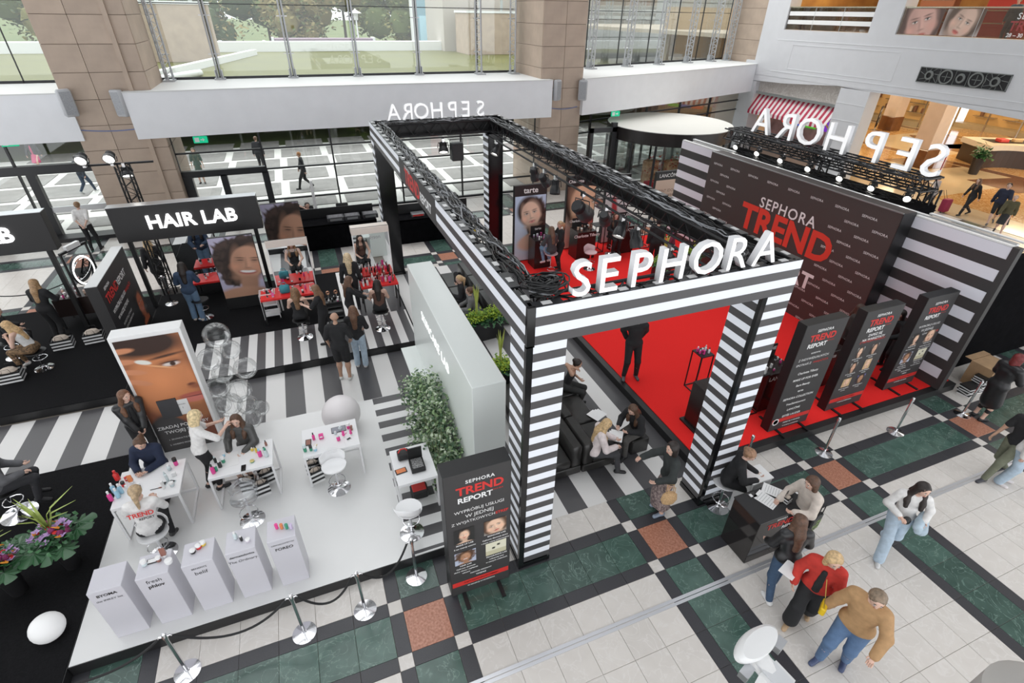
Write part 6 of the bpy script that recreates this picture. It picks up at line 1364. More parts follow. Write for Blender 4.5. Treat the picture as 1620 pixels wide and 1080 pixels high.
row_text([('I had', .03, .06, .07, pcol((.35, .6, .1)), dict(bold=.02)), ('TO BUY', .02, -.02, .07, pcol((.35, .6, .1)), dict(bold=.02)), ('it. Dear', .04, -.10, .06, pcol((.35, .6, .1)), dict(bold=.02))], Matrix.Translation((0, -.031, 0)) @ Matrix.Rotation(pi/2, 4, 'X'), o)
a = at(1249, 902, .98); o = thing('paper_sheets', 'white sheets held behind the back of the black leather jacket', 'paper', a, .3)
for j in range(2): MB().box(-.13+.02*j, -.10, .004*j, .13+.02*j, .10, .004*j+.002).build('sheet', WHITE, o)
a = at(1246, 790, 1.06); bag('small striped gift bag held by the woman in the cream sweater', a.x, a.y, a.z-.1, .12, .08, .16, .2)
a = at(1456, 828, .95); o = thing('denim_jacket', 'pale denim jacket carried over the arm of the woman in white', 'jacket', a, .3); me = polymesh('cloth_folds', [(np.array((-.16, 0, .04)), np.array((.16, .02, .06)), .07, .06, None, 1), (np.array((.10, 0, .05)), np.array((.14, -.05, -.22)), .07, .09, None, 1), (np.array((-.02, .02, .03)), np.array((.02, -.02, -.18)), .06, .05, None, 1)], .02, [mat('pale_denim', (.42, .52, .60), .85, noise=.15, nscale=9)]); link('cloth_folds', me, o)
a = at(1434, 823, 1.0); o = thing('camera_bag', 'small black camera bag held by the woman in white', 'bag', a); MB().ball((0, 0, 0), .07, 12, 0, (1, .8, 1)).build('body', BLACK, o, True)
# sunglasses, suitcase
a = at(1496, 324, .35); o = thing('suitcase', 'dark red soft suitcase pulled across the golden floor', 'suitcase', (a.x, a.y, 0)); MB().rbox(-.2, -.14, .05, .2, .14, .62, .04).build('shell', mat('dark_red_fabric', (.30, .02, .06), .7), o, True)
for s_ in (-.14, .14): MB().cyl((s_, 0, 0), .03, .05, 10).build('wheel', BLACK, o); MB().tube([(s_*.6, .1, .6), (s_*.6, .3, .95)], .008, 5).build('handle', BLACK, o)
# ---------------------------------------------------------------- red stage counters
def counter(label, x, y, z, w, d, h, title, seed, cols, sign=True):
    o = thing('display_counter', label, 'counter', (x, y, z)); MB().rbox(-w/2, -d/2, 0, w/2, d/2, h, .006).build('body', BWOOD, o)
    row_text([(title, 0, h-.13, .14, WPR, dict(bold=.02))], Matrix.Translation((0, -d/2-.001, 0)) @ Matrix.Rotation(pi/2, 4, 'X'), o)
    if sign: MB().box(-w/2+.05, d/2-.05, h, w/2-.05, d/2-.02, h+.32).build('back_sign', BLACK, o); row_text([(title, 0, h+.22, .12, WPR, dict(bold=.02))], Matrix.Translation((0, d/2-.051, 0)) @ Matrix.Rotation(pi/2, 4, 'X'), o)
    clutter(9, x-w/2+.06, y-d/2+.06, x+w/2-.06, y+d/2-.1, z+h, 'on the counter lettered '+title, 'products on the counter lettered '+title, seed, cols, ('jar', 'bottle', 'box'), (.06, .13)); return o
counter('first black cosmetics counter on the red stage, in front of the dark-haired poster', 6.9, 14.75, .2, .62, .55, 1.0, 'tarte', 1, (PINKC, (.5, .3, .5), WC))
counter('second black cosmetics counter on the red stage, beside the empty pink stool', 8.62, 14.95, .2, .72, .6, 1.0, 'Charlotte Tilbury', 2, (BK, BRNC, (.6, .4, .3)))
counter('third black cosmetics counter on the red stage behind the seated woman', 10.2, 14.95, .2, .72, .6, 1.0, 'MAKE UP FOR EVER', 3, (BK, BRNC, REDC))
counter('black counter crowded with bottles behind the leftmost stage totem', 8.6, 6.3, .2, .7, .6, 1.0, 'LANCÔME', 4, (WC, BK, WC, PINKC)); counter('black counter with small bottles behind the middle stage totem', 10.3, 6.5, .2, .8, .6, 1.0, 'tarte', 5, (WC, BK, WC))
counter('black counter between the middle and right stage totems', 11.3, 6.3, .2, .6, .6, 1.0, 'YSL', 6, (WC, BK, REDC), False)
def wire_table(label, x, y, z, w, h): 
    o = thing('wire_table', label, 'side table', (x, y, z)); t = .011
    MB().box(-w/2, -w/2, h-.02, w/2, w/2, h).build('top', BMET, o)
    for a in (-1, 1):
        for b in (-1, 1): MB().box(a*(w/2-t)-t, b*(w/2-t)-t, 0, a*(w/2-t)+t, b*(w/2-t)+t, h-.02).build('leg', BMET, o)
        MB().box(a*(w/2-t)-t, -w/2, 0, a*(w/2-t)+t, w/2, 2*t).build('floor_rail', BMET, o); MB().box(-w/2, a*(w/2-t)-t, 0, w/2, a*(w/2-t)+t, 2*t).build('floor_rail', BMET, o)
    return o
wire_table('tall black wire side table with white cosmetics near the right leg of the arch', 7.5, 7.2, .2, .34, 1.0)
clutter(6, 7.38, 7.08, 7.62, 7.32, 1.2, 'on the tall wire table near the arch', 'cosmetics on the tall wire table', 12, (WC, WC, PINKC, BK), ('bottle', 'box', 'jar'), (.08, .15))
wire_table('tall black wire side table behind the leftmost stage totem', 8.05, 6.15, .2, .34, 1.05); clutter(5, 7.95, 6.03, 8.15, 6.27, 1.25, 'on the wire table behind the leftmost totem', 'cosmetics behind the leftmost totem', 13, (WC, WC, BK), ('bottle', 'box'), (.10, .2))
wire_table('tall black wire table between the second and third counters', 9.35, 15.2, .2, .4, 1.0); wire_table('tall black wire table right of the third counter', 11.2, 15.0, .2, .4, 1.0)
o = thing('podium', 'narrow black podium beside the inner side of the arch’s right leg'.replace('’s', ''), 'podium', (6.75, 6.1, .2)); MB().rbox(-.2, -.25, 0, .2, .25, 1.05, .006).build('body', BWOOD, o); MB().rbox(-.26, -.3, 0, .26, .32, .05, .006).build('plinth_base', BLACK, o)
# ---------------------------------------------------------------- boxes at the right end
def carton(label, x, y, z, w, d, h, m_, open_=False, rz=0, name='cardboard_box'):
    o = thing(name, label, 'box', (x, y, z), rz); MB().box(-w/2, -d/2, 0, w/2, d/2, h).build('body', m_, o)
    if open_:
        for a, b, c, d_ in ((-w/2, -d/2-.16, w/2, -d/2), (-w/2, d/2, w/2, d/2+.16)): MB().box(a, b, h+.01, c, d_, h+.02).build('flap', m_, o)
    return o
CBD = mat('cardboard', (.42, .27, .15), .85, noise=.1, nscale=5)
x, y = 14.1, 6.35
fx = 14.6
a = at(1530, 600, .0)
carton('open cardboard box behind the striped parcels at the right end of the stage', a.x+.1, a.y-.35, .0, .7, .5, .62, CBD, True).location.y = 5.08
k0 = 0
for (dx, n, nm) in ((-.62, 4, 'left'), (-.22, 7, 'middle'), (.55, 6, 'right')):
    for k in range(n):
        o = thing('striped_box', 'flat black and white box in the %s stack at the right end of the stage' % nm, 'box', (a.x+dx, 4.95, .06*k), RND.uniform(-.15, .15), 'flat boxes in the %s stack' % nm)
        MB().box(-.17, -.13, 0, .17, .13, .03).build('lid', WHITE, o); MB().box(-.172, -.132, .03, .172, .132, .058).build('band', BLACK, o)
# ---------------------------------------------------------------- hair and make-up furniture
frame_table('table with a red top and hair tools under the left mirror of the hair area', -3.62, 15.25, -2.75, 15.9, .2, .78, BMET, RED, rails=False); clutter(7, -3.55, 15.35, -2.85, 15.8, .98, 'on the left red hair table', 'hair tools on the left red table', 21, (WC, CLR, BK), ('bottle', 'jar'))
frame_table('table with a red top in front of the first white framed mirror', -1.75, 13.55, -.35, 14.22, .2, .78, BMET, RED, rails=False); clutter(14, -1.65, 13.62, -.42, 14.15, .98, 'on the red table of the first framed mirror', 'hair tools on the first mirror table', 22, (BK, WC, PINKC, BK, CLR))
frame_table('table with a red top crowded with hair tools in front of the peach-topped mirror', .85, 13.4, 1.88, 14.0, .2, .78, BMET, RED, rails=False); clutter(24, .92, 13.46, 1.8, 13.94, .98, 'on the red table of the peach-topped mirror', 'hair tools on the second mirror table', 23, (BK, WC, PINKC, BK, BRNC, (.5, .05, .2)), ('bottle', 'tube', 'bottle'), (.1, .24))
p = on(451, 460, .98); o = thing('handbag', 'turquoise handbag standing on the red table of the first framed mirror', 'bag', p); MB().rbox(-.13, -.08, 0, .13, .08, .22, .04).build('body', mat('turquoise_leather', (.04, .28, .34), .5), o, True); MB().tube([(-.07, 0, .2), (-.05, 0, .3), (.05, 0, .3), (.07, 0, .2)], .01, 6).build('handle', mat('turquoise_leather'), o, True)
def trolley(label, px, py, m_, n=3, w=.4, d=.32, h=.8):
    x, y = sp_(px, py, .2); o = thing('trolley', label, 'trolley', (x, y, .2))
    for k in range(n):
        z = .12+k*(h-.18)/(n-1); MB().box(-w/2, -d/2, z, w/2, d/2, z+.015).box(-w/2, -d/2, z, w/2, -d/2+.012, z+.07).box(-w/2, d/2-.012, z, w/2, d/2, z+.07).box(-w/2, -d/2, z, -w/2+.012, d/2, z+.07).box(w/2-.012, -d/2, z, w/2, d/2, z+.07).build('tray', m_, o)
    for a in (-1, 1):
        for b in (-1, 1): MB().tube([(a*w/2, b*d/2, .05), (a*w/2, b*d/2, h)], .012, 6).build('leg', m_, o); MB().cyl((a*w/2, b*d/2-.012, 0), .025, .05, 8).build('wheel', BLACK, o)
    clutter(5, x-w/2+.06, y-d/2+.06, x+w/2-.06, y+d/2-.06, .2+.12+(h-.18)+.016, 'on the '+label, 'items on the '+label[:30], len(label), (WC, CLR, PINKC, BK), ('bottle', 'jar'), (.08, .16)); return o
trolley('white three-tier trolley left of the first red mirror table', 433, 502, WMET); trolley('black trolley with two ring-headed tools between the hairdressers', 535, 515, BMET)
x, y = sp_(535, 515, .2)
for s_ in (-.1, .1): o = thing('hair_dryer', 'hair dryer with a ring head, %s one on the black trolley' % ('left' if s_ < 0 else 'right'), 'hair dryer', (x+s_, y+.05, 1.0)); MB().cyl((0, 0, 0), .015, .16, 10).build('handle', STEEL, o); MB().lathe([(.05, 0), (.05, .05), (.03, .05), (.03, 0), (.05, 0)], n=16).xf(Matrix.Translation((0, .025, .2)) @ Matrix.Rotation(pi/2, 4, 'X')).build('ring_head', mat('copper_ring', (.5, .25, .15), .3, .8), o, True)
frame_table('make-up table crowded with palettes below the ring mirror', -6.75, 15.2, -5.3, 15.9, .2, .85, BMET, BWOOD, rails=False, top=.5); clutter(34, -6.68, 15.26, -5.38, 15.84, 1.05, 'on the make-up table below the ring mirror', 'cosmetics on the make-up table', 31, (PINKC, (.6, .35, .35), WC, (.45, .2, .25), BK, (.7, .5, .4)), ('palette', 'jar', 'bottle', 'box', 'palette'), (.04, .12))
x, y = -6.0, 15.75; o = thing('ring_mirror', 'oval vanity mirror with a glowing white ring in a black frame stand', 'mirror', (x, y, 1.05), 1.15)
RINGM = Matrix.Translation((0, 0, .52)) @ Matrix.Rotation(pi/2, 4, 'X') @ Matrix.Diagonal((1, 1.15, 1, 1))
MB().lathe([(.36, -.03), (.36, .03), (.34, .035), (.30, .035), (.30, -.03), (.36, -.03)], n=40).xf(RINGM).build('rim', BLACK, o, True); MB().lathe([(.345, .036), (.305, .036), (.305, .040), (.345, .040), (.345, .036)], n=40).xf(RINGM).build('light_ring', mat('ring_light', (1, 1, 1), .4, emit=(1, 1, 1), es=2.5), o, True); MB().cyl((0, 0, .0), .30, .01, 36).xf(Matrix.Translation((0, 0, .52)) @ Matrix.Rotation(pi/2+.25, 4, 'X') @ Matrix.Diagonal((1, 1.12, 1, 1))).build('mirror_glass', MIR, o)
for s_ in (-.42, .42): MB().box(s_-.02, -.02, 0, s_+.02, .02, 1.15).build('upright', BMET, o)
MB().box(-.44, -.03, 1.1, .44, .03, 1.16).build('top_bar', BMET, o); MB().box(-.22, -.05, 1.14, .22, .04, 1.26).build('sign', WHITE, o)
# ---------------------------------------------------------------- technicians' desks
def desk(label, x0, x1, y0, y1, h=.92):
    o = thing('technical_desk', label, 'desk', ((x0+x1)/2, (y0+y1)/2, 0)); w, d = (x1-x0)/2, (y1-y0)/2; MB().rbox(-w, -d, 0, w, -d+.04, h, .006).box(-w, -d, h-.04, w, d, h).build('draped_front', mat('black_drape'), o); MB().box(-w, d-.03, .0, w, d, h+.35).build('rear_screen', BLACK, o) if x1 > 2.5 or True else None
    return o
desk('long black draped desk with mixing gear, left of the rear arch leg', -1.1, 2.15, 19.05, 19.95); desk('long black draped desk right of the rear arch leg', 2.85, 5.75, 18.6, 19.4)
def gear(label, x, y, z, w, d, h, knobs=True):
    o = thing('mixing_console', label, 'console', (x, y, z)); MB().rbox(-w/2, -d/2, 0, w/2, d/2, h, .01).build('case', mat('dark_case', (.04, .04, .045), .4), o); MB().box(-w*.35, -d/2-.004, h*.25, w*.35, -d/2, h*.75).build('panel', STEEL, o)
    if knobs: MB().box(-w*.4, -d*.4, h, w*.4, d*.4, h+.006).build('control_surface', mat('control_surface', (.12, .12, .13), .5, noise=.9, nscale=40), o)
for i, (px, w, lb) in enumerate(((531, .6, 'first'), (558, .55, 'second'), (588, .55, 'third'))): p = at(px, 345, 1.0); gear('%s equipment case from the left on the left technical desk' % lb, p.x, 19.45, .921, w, .4, .16)
for px, lb in ((455, 'open laptop at the left end of the left technical desk'),): 
    p = at(px, 345, .95); o = thing('laptop', lb, 'laptop', (max(p.x, -.8), 19.4, .921), pi); MB().rbox(-.17, -.12, 0, .17, .12, .02, .006).build('base', DARK, o); MB().box(-.17, .11, .02, .17, .125, .25).build('screen', mat('blue_screen', (.1, .2, .3), .2, emit=(.2, .35, .5), es=.4), o)
p = at(655, 330, 1.0); o = thing('printer', 'red and grey equipment box on the right technical desk', 'equipment', (p.x, 19.0, .921)); MB().rbox(-.25, -.15, 0, .25, .15, .12, .01).build('case', STEEL, o); MB().box(-.2, -.152, .02, .2, -.15, .08).build('red_panel', REDP, o)
def chair(label, x, y, rz):
    o = thing('office_chair', label, 'chair', (x, y, 0), rz)
    for k in range(5): a = k*2*pi/5; MB().tube([(0, 0, .1), (cos(a)*.28, sin(a)*.28, .05)], .02, 6).build('leg', BLACK, o)
    MB().cyl((0, 0, .08), .025, .36, 10).build('column', CHROME, o); MB().rbox(-.24, -.24, .44, .24, .24, .52, .03).build('seat', BLACK, o); MB().rbox(-.23, .2, .55, .23, .27, 1.12, .04).build('backrest', BLACK, o, True)
chair('black office chair at the left end of the technical desks', -1.5, 20.6, 0); chair('black office chair under the technician', *under('technician in black')[:2], 0); chair('black office chair right of the technician', 1.1, 20.6, 0)
o = thing('mast_speaker', 'slim white column on a stand behind the technical desk', 'loudspeaker', (at(503, 345, 1).x, 20.3, 0)); MB().cyl((0, 0, 0), .25, .03, 16).build('base', BLACK, o); MB().box(-.05, -.05, .03, .05, .05, 2.2).build('column', WHITE, o)
p = at(735, 325, 1.2); o = thing('flight_case', 'black monitor box standing behind the right technical desk', 'case', (5.2, 19.85, 0)); MB().rbox(-.3, -.22, 0, .3, .22, 1.35, .02).build('case', BLACK, o); MB().box(-.3, -.23, 1.1, .3, -.22, 1.13).build('edge_strip', STEEL, o)
p = at(763, 375, .3); o = thing('floor_sign', 'yellow wet-floor sign behind the left beam of the arch', 'sign', (5.6, 17.9, 0)); MB().add([(-.13, -.12, 0), (.13, -.12, 0), (.06, 0, .6), (-.06, 0, .6)], [(0, 1, 2, 3)]).build('front_panel', mat('yellow_plastic', (.8, .55, .02), .5), o); MB().add([(-.13, .12, 0), (.13, .12, 0), (.06, 0, .6), (-.06, 0, .6)], [(0, 3, 2, 1)]).build('rear_panel', mat('yellow_plastic'), o)
# near objects at the bottom edge
a = at(1196, 1018, 4.6); o = thing('flood_lamp', 'white oval flood lamp on a long pale arm near the camera at the bottom', 'lamp', a); WM = mat('white_cast_metal', (.72, .72, .72), .4)
e1 = (at(1226, 992, 4.6)-at(1168, 1040, 4.6)); L1 = e1.length; dd = e1.normalized(); b_ = at(1330, 1160, 4.6)-a; bn = b_.normalized()
MB().lathe([(.001, .05), (L1*.42, .045), (L1*.5, .02), (L1*.5, -.02), (L1*.42, -.04), (L1*.2, -.06), (.001, -.06)], n=32, sy=.42).xf(Matrix.Rotation(atan2(dd.y, dd.x), 4, 'Z') @ Matrix.Rotation(.35, 4, 'X')).build('lamp_head', WM, o, True)
MB().tube([bn*.02+Vector((0, 0, -.06)), bn*.12+Vector((0, 0, -.11))], .055, 10).build('joint', WM, o, True)
MB().cbox(bn*.62+Vector((0, 0, -.09)), (1.2, .10, .06), 0, atan2(bn.y, bn.x)).build('arm', mat('pale_aluminium', (.66, .67, .69), .35, .3), o); MB().cbox(bn*.16+Vector((0, 0, -.12)), (.12, .14, .10), 0, atan2(bn.y, bn.x)).build('junction_box', WM, o)
for s_ in (-.14, .14): MB().cbox(dd*s_+bn*.06+Vector((0, 0, -.05)), (.08, .05, .05), 0, .3).build('heat_sink', STEEL, o)
a = at(1682, 1132, 6.3); o = tag(MB().lathe([(.001, 0), (.10, -.008), (.125, -.03), (.13, -.25)], n=32).build('rail_cap', mat('beige_grey_cap', (.42, .40, .38), .5), None, True, a), 'rounded pale grey cap cut off by the bottom right corner', 'railing')
# ---------------------------------------------------------------- right-hand wall: balcony, grille, shops
RAILM = mat('polished_rail', (.6, .55, .45), .2, .9)
SMOKE = glassmat('balcony_glass', (.62, .60, .58), .07)
def balcony(nm, y0, y1, lab):
    o = thing('balcony_rail', lab, 'railing', (27.1, (y0+y1)/2, 6.86)); h = (y1-y0)/2
    MB().box(-.01, -h, .02, .01, h, 1.05).build('glass', SMOKE, o); MB().box(-.03, -h, 1.05, .03, h, 1.10).build('handrail', RAILM, o)
    for k in range(4): MB().box(-.02, -h+2*h*k/3-.01, 0, .02, -h+2*h*k/3+.01, 1.05).build('post', STEEL, o) if k in (1, 2) else None
    return o
b1 = balcony('a', 20.95, 26.25, 'balcony glass rail with two white stripes in the upper left opening of the white wall')
for z in (.28, .68): MB().box(-.016, -2.6, z, -.011, 2.6, z+.2).build('white_stripe', WPR, b1)
b2 = balcony('b', 9.5, 19.55, 'balcony glass rail printed with two faces and lettering in the upper right opening')
MXW = Matrix(((0, 0, -1, -.016), (-1, 0, 0, 0), (0, 1, 0, 0), (0, 0, 0, 1)))
paint('portrait_print', 1.75, .98, 60, 34, face(1.8, (.30, .22, .20), (.55, .33, .28), (.10, .06, .05), s=.85, cy=.45, tilt=.3, long_=0, neck=0), b2, MXW @ Matrix.Translation((-4.05, .53, 0)))
paint('portrait_print', 1.55, .98, 60, 34, face(1.6, (.42, .36, .34), (.60, .42, .34), (.12, .08, .06), s=.62, cy=.5, tilt=-.4, long_=0, neck=0), b2, MXW @ Matrix.Translation((-2.3, .53, 0)))
row_text([('SEPHORA', .35, .78, .30, WPR, dict(bold=.012, spacing=1.1)), ('TREND', .25, .44, .46, mat('dark_red_film', (.30, .05, .05), .5), dict(bold=.02)), ('REPORT', 1.95, .52, .32, WPR, dict(bold=.02)), ('28 – 30 WRZEŚNIA', .35, .14, .19, WPR, dict(bold=.02))], MXW, b2)
# upper gallery floor and shops behind the rails
struct(MB().box(27.3, 9, 6.5, 40, 28, 6.84).build('floor', GOLDL))
ABR = mat('amber_shop_wall', (.52, .30, .10), .5, col2=(.30, .14, .05), nscale=.9)
SHL = mat('shop_light_panel', (1, .85, .6), .5, emit=(1, .8, .45), es=1.0)
struct(MB().box(36, 9, 6.84, 36.3, 28, 11).build('wall_right', ABR))
struct(MB().box(27.3, 8, 10.6, 37, 29, 10.9).build('ceiling', mat('warm_ceiling', (.6, .52, .42), .7))); struct(MB().box(27.8, 27.9, 6.5, 36.3, 28.1, 10.9).build('wall_back', ABR))
for y in (13, 17, 22, 25):
    ld = bpy.data.lights.new('gallery_lamp', 'AREA'); ld.energy = 70; ld.size = 1.2; ld.color = (1, .74, .42); lo = bpy.data.objects.new('gallery_lamp', ld); COL.objects.link(lo); lo.location = (31, y, 10.5)
for k, (y, m_, lb) in enumerate(((24.5, (.45, .40, .35), 'pale'), (22.2, (.20, .08, .05), 'dark brown'), (17.6, (.5, .05, .04), 'red'), (15.2, (.45, .28, .12), 'amber'), (12.6, (.12, .08, .05), 'black'))):
    o = thing('shop_display', '%s shop display unit on the upper gallery behind the balcony glass' % lb, 'display', (33 if k != 2 else 31, y, 6.84)); MB().rbox(0, -.9, 0, .5, .9, 1.9, .02).build('cabinet', mat('display_%d' % k, m_, .5), o)
    for z in (.5, 1.0, 1.5): MB().box(-.02, -.8, z, .02, .8, z+.05).build('shelf', RAILM, o)
    MB().box(-.01, -.7, 1.72, .0, .7, 1.84).build('light_strip', SHL, o)
# bronze grille
gr = thing('wall_grille', 'ornamental dark grille with five round openings on the white wall', 'grille', (26.98, 15.87, 5.37)); GM = mat('grey_cast_grille', (.16, .17, .165), .5); GD = mat('grille_shadow', (.02, .02, .022), .8)
MB().box(.0, -1.85, -.31, .02, 1.85, .31).build('backing', GD, gr)
for z in (-.31, .28): MB().box(-.03, -1.85, z, .0, 1.85, z+.03).build('frame', GM, gr)
for y in (-1.85, 1.82): MB().box(-.03, y, -.31, .0, y+.03, .31).build('frame', GM, gr)
RX = Matrix.Rotation(-pi/2, 4, 'Y')
for k, y in enumerate((-1.35, -.62, 0, .62, 1.35)):
    big = k in (1, 3)
    MB().lathe([(.26, 0), (.29, .02), (.26, .03), (.23, .02), (.26, 0)] if big else [(.13, 0), (.19, .01), (.17, .05), (.11, .05), (.13, 0)], n=28).xf(Matrix.Translation((-.03, y, 0)) @ RX).build('ring', GM, gr, True)
    if big: MB().box(-.028, y-.18, -.012, -.01, y+.18, .012).box(-.028, y-.012, -.18, -.01, y+.012, .18).build('cross', GM, gr)
    else: MB().lathe([(.10, 0), (.10, .002), (.001, .002)], n=20).xf(Matrix.Translation((-.012, y, 0)) @ RX).build('opening', BLACK, gr)
q = MB()
for sy_ in (-1, 1):
    for k in range(9):
        a = k*2*pi/9; q.box(-.02, 0, -.008, -.005, .13, .008) if False else q.tube([(-.015, sy_*1.35+cos(a)*.2, sin(a)*.2), (-.015, sy_*1.35+cos(a+.25)*.45*min(1, .3/max(.05, abs(sin(a)*.45))), max(-.28, min(.28, sin(a+.25)*.45)))], .012, 5)
    for k in range(-3, 4): q.tube([(-.015, sy_*.98, 0), (-.015, sy_*(.98-.06), .07*k), (-.015, sy_*.98-sy_*.02, .09*k)], .010, 5)
for a in (-.27, .27): q.box(-.02, a-.008, -.27, -.005, a+.008, .27); q.box(-.02, -.27, a-.008, -.005, .27, a+.008)
tag(q.build('lattice', GM, gr), kind='stuff')
# lintel, awning and sweet shop under the wall on the left
MARB = vein('grey_marble_lintel', (.42, .38, .35), (.50, .46, .43), (.58, .55, .52), .3, 1.2, .05, .05)
lt = struct(MB().box(27.3, 21.45, 3.55, 27.6, 27.35, 4.6).build('trim_5', MARB)); MB().box(27.15, 21.45, 3.42, 27.5, 27.35, 3.55).build('lintel_strip', STEEL, lt)
aw = thing('awning', 'red and white striped shop awning under the white wall', 'awning', (27.25, 24.4, 3.38)); RW = (mat('awning_red', (.40, .03, .07), .8), mat('awning_white', (.72, .66, .66), .8))
n = 34; q = MB()
for k in range(n):
    y0, y1 = 2.9-k*5.8/n, 2.9-(k+1)*5.8/n; q.box(-.02, y1, -.25, .0, y0, -.0, k % 2) if False else q.add([(.15, y0, 0), (.15, y1, 0), (-.45, y1, -.85), (-.45, y0, -.85), (-.46, y1, -1.05), (-.46, y0, -1.05)], [(0, 1, 2, 3), (3, 2, 4, 5)], k % 2)
q.build('striped_cloth', RW, aw)
shop = struct(MB().box(28.6, 21.5, 0, 28.8, 27.3, 3.5).build('wall_right', mat('pink_shop_wall', (.40, .26, .26), .6, noise=.4, nscale=1.5)))
for k, (y, c_, s_) in enumerate(((25.6, (.65, .05, .02), 'S'), (24.75, (.02, .08, .45), 'C'), (23.9, (.08, .45, .02), 'G'), (22.8, (.18, .03, .5), 'K'))):
    o = thing('sweets_sign', '%s square shop sign under the striped awning' % ('red', 'blue', 'green', 'purple')[k], 'sign', (28.5, y, 1.9)); MB().rbox(0, -.42, 0, .1, .42, .8, .03).build('board', mat('sign_%d' % k, c_, .4, emit=c_, es=.35), o)
    text(s_, (-.01, 0, .4), (0, -1, 0), (0, 0, 1), .6, mat('yellow_sign_letter', (.8, .6, .1), .4), o, bold=.03)
for k in range(7): clutter(4, 27.7, 21.8+k*.75, 28.3, 22.4+k*.75, .9, 'on the sweet shop shelf', 'sweets on the shop shelf', 50+k, (REDC, YEL, PINKC, WC), ('jar', 'box'), (.12, .22)) if k % 2 == 0 else None
sh_ = thing('shop_shelf', 'low shelf of sweets in front of the pink shop wall', 'shelf', (28.0, 24.4, 0)); MB().rbox(-.35, -2.8, 0, .35, 2.8, .9, .02).build('body', mat('shelf_wood', (.35, .25, .2), .5), sh_)
# concourse: shops, pillars, kiosk, banners, plant
def shopfront(label, x, y0, y1, zt, seed, cols, glow):
    L = y1-y0; o = thing('shopfront', label, 'shop window', (x, (y0+y1)/2, 0)); r = random.Random(seed)
    MB().box(0, -L/2, 0, .3, L/2, zt).build('back_wall', mat('shop_back_%d' % seed, cols[0], .6, emit=cols[0], es=.1), o); MB().box(-1.2, -L/2, 0, 0, L/2, .35).build('plinth', mat('shop_plinth', (.40, .33, .22), .4), o)
    MB().box(-1.3, -L/2, zt-.5, 0, L/2, zt).build('fascia', mat('shop_fascia_%d' % seed, cols[1], .4), o)
    for k in range(int(L/2)+1): MB().box(-1.25, -L/2+k*L/int(L/2)-.05, 0, -1.15, -L/2+k*L/int(L/2)+.05, zt-.5).build('mullion', RAILM, o)
    for k in range(int(L/2.2)):
        y = -L/2+1.1+k*2.2; MB().box(-.04, y-.7, zt-1.3, -.0, y+.7, zt-.7).build('light_panel', SHL, o)
        for z in (.9, 1.6, 2.3): MB().box(-.45, y-.8, z, 0, y+.8, z+.05).build('shelf', RAILM, o)
        for j in range(5): zz = r.choice((.95, 1.65)); yy = y-.7+j*.32; MB().rbox(-.35, yy-.1, zz, -.12, yy+.1, zz+r.uniform(.2, .5), .02).build('goods', mat('goods_%d' % r.randint(0, 4), r.choice(cols[2:]), .5), o)
    return o
ab = [(.55, .33, .12), (.10, .06, .04), (.6, .1, .06), (.7, .6, .45), (.5, .35, .15), (.2, .1, .06), (.75, .65, .2)]
shopfront('golden lit shop window with mannequins far behind the mirrored letters', 48.5, 29.5, 39, 4.6, 1, ab, 1)
shopfront('amber lit shop front between the two pale pillars', 52, 22.0, 29.0, 4.4, 2, ab, 1); shopfront('golden bakery shop front at the far right', 52.5, 8, 21.5, 4.4, 3, ab, 1)
struct(MB().box(53, -2, 4.4, 54, 60, 7.5).build('wall_right', mat('beige_far_wall', (.55, .44, .30), .6))); struct(MB().box(30, 41, 0, 54, 42, 8).build('wall_back', mat('beige_far_wall')))
struct(MB().box(28, -2, 6.2, 54, 60, 6.45).build('ceiling', mat('warm_ceiling', (.6, .52, .42), .7)))
# lamps of the concourse ceiling
for (x, y) in ((33, 16), (33, 24), (41, 16), (41, 24), (41, 32), (48, 20), (48, 30)):
    ld = bpy.data.lights.new('concourse_lamp', 'AREA'); ld.energy = 200; ld.size = 2.2; ld.color = (1, .78, .48); lo = bpy.data.objects.new('concourse_lamp', ld); COL.objects.link(lo); lo.location = (x, y, 6.1)
for k, (px, py, lb) in enumerate(((1452, 262, 'near pale stone pillar standing on the golden floor'), (1405, 205, 'far pale stone pillar standing on the golden floor'))):
    a = at(px, py, 0); o = thing('stone_pillar', lb, 'pillar', (a.x, a.y, 0)); MB().rbox(-.55, -.55, 0, .55, .55, 1.0, .02).build('brown_base', BRN, o); MB().rbox(-.5, -.5, 1.0, .5, .5, 6.2, .02).build('shaft', mat('pinkish_stone', (.58, .48, .42), .5, noise=.05, nscale=2), o)
for k, (px, py, hgt, lb) in enumerate(((1383, 206, .9, 'black sign with white characters'), (1478, 290, 1.3, 'dark red two-sided banner'))):
    a = at(px, py, 0 if k else 0); o = thing('banner_stand', lb+' standing on the golden floor', 'sign', (a.x, a.y, 0), .5)
    MB().box(-.45, -.02, .25, .45, .02, .25+1.5).build('board', BLACK if not k else mat('dark_red_banner', (.33, .01, .015), .5), o); MB().tube([(0, 0, 0), (0, 0, .3)], .03, 8).build('pole', STEEL, o); MB().cyl((0, 0, 0), .25, .03, 16).build('base', STEEL, o)
    for j, t in enumerate(('HARRY', 'SIŁY', 'TEŻ') if not k else ('UP TO', '-50%', 'KUPUJ')): text(t, (0, -.03, 1.45-.4*j), (1, 0, 0), (0, 0, 1), .28, WPR, o, bold=.02)
a = at(1600, 262, 0); kx, ky = 41.5, 18.3
o = thing('kiosk', 'white curved snack kiosk with a dark base on the golden floor', 'kiosk', (41.0, 18.6, 0), -.5)
P = []; n = 20
for k in range(n+1): t = k/n; P.append((-3+6*t, -1.2+.45*sin(t*pi*2.2)))
poly = P+[(3, 1.4), (-3, 1.4)]
MB().prism(poly, 0, 1.0).build('base', mat('dark_kiosk_base', (.05, .03, .02), .3), o)
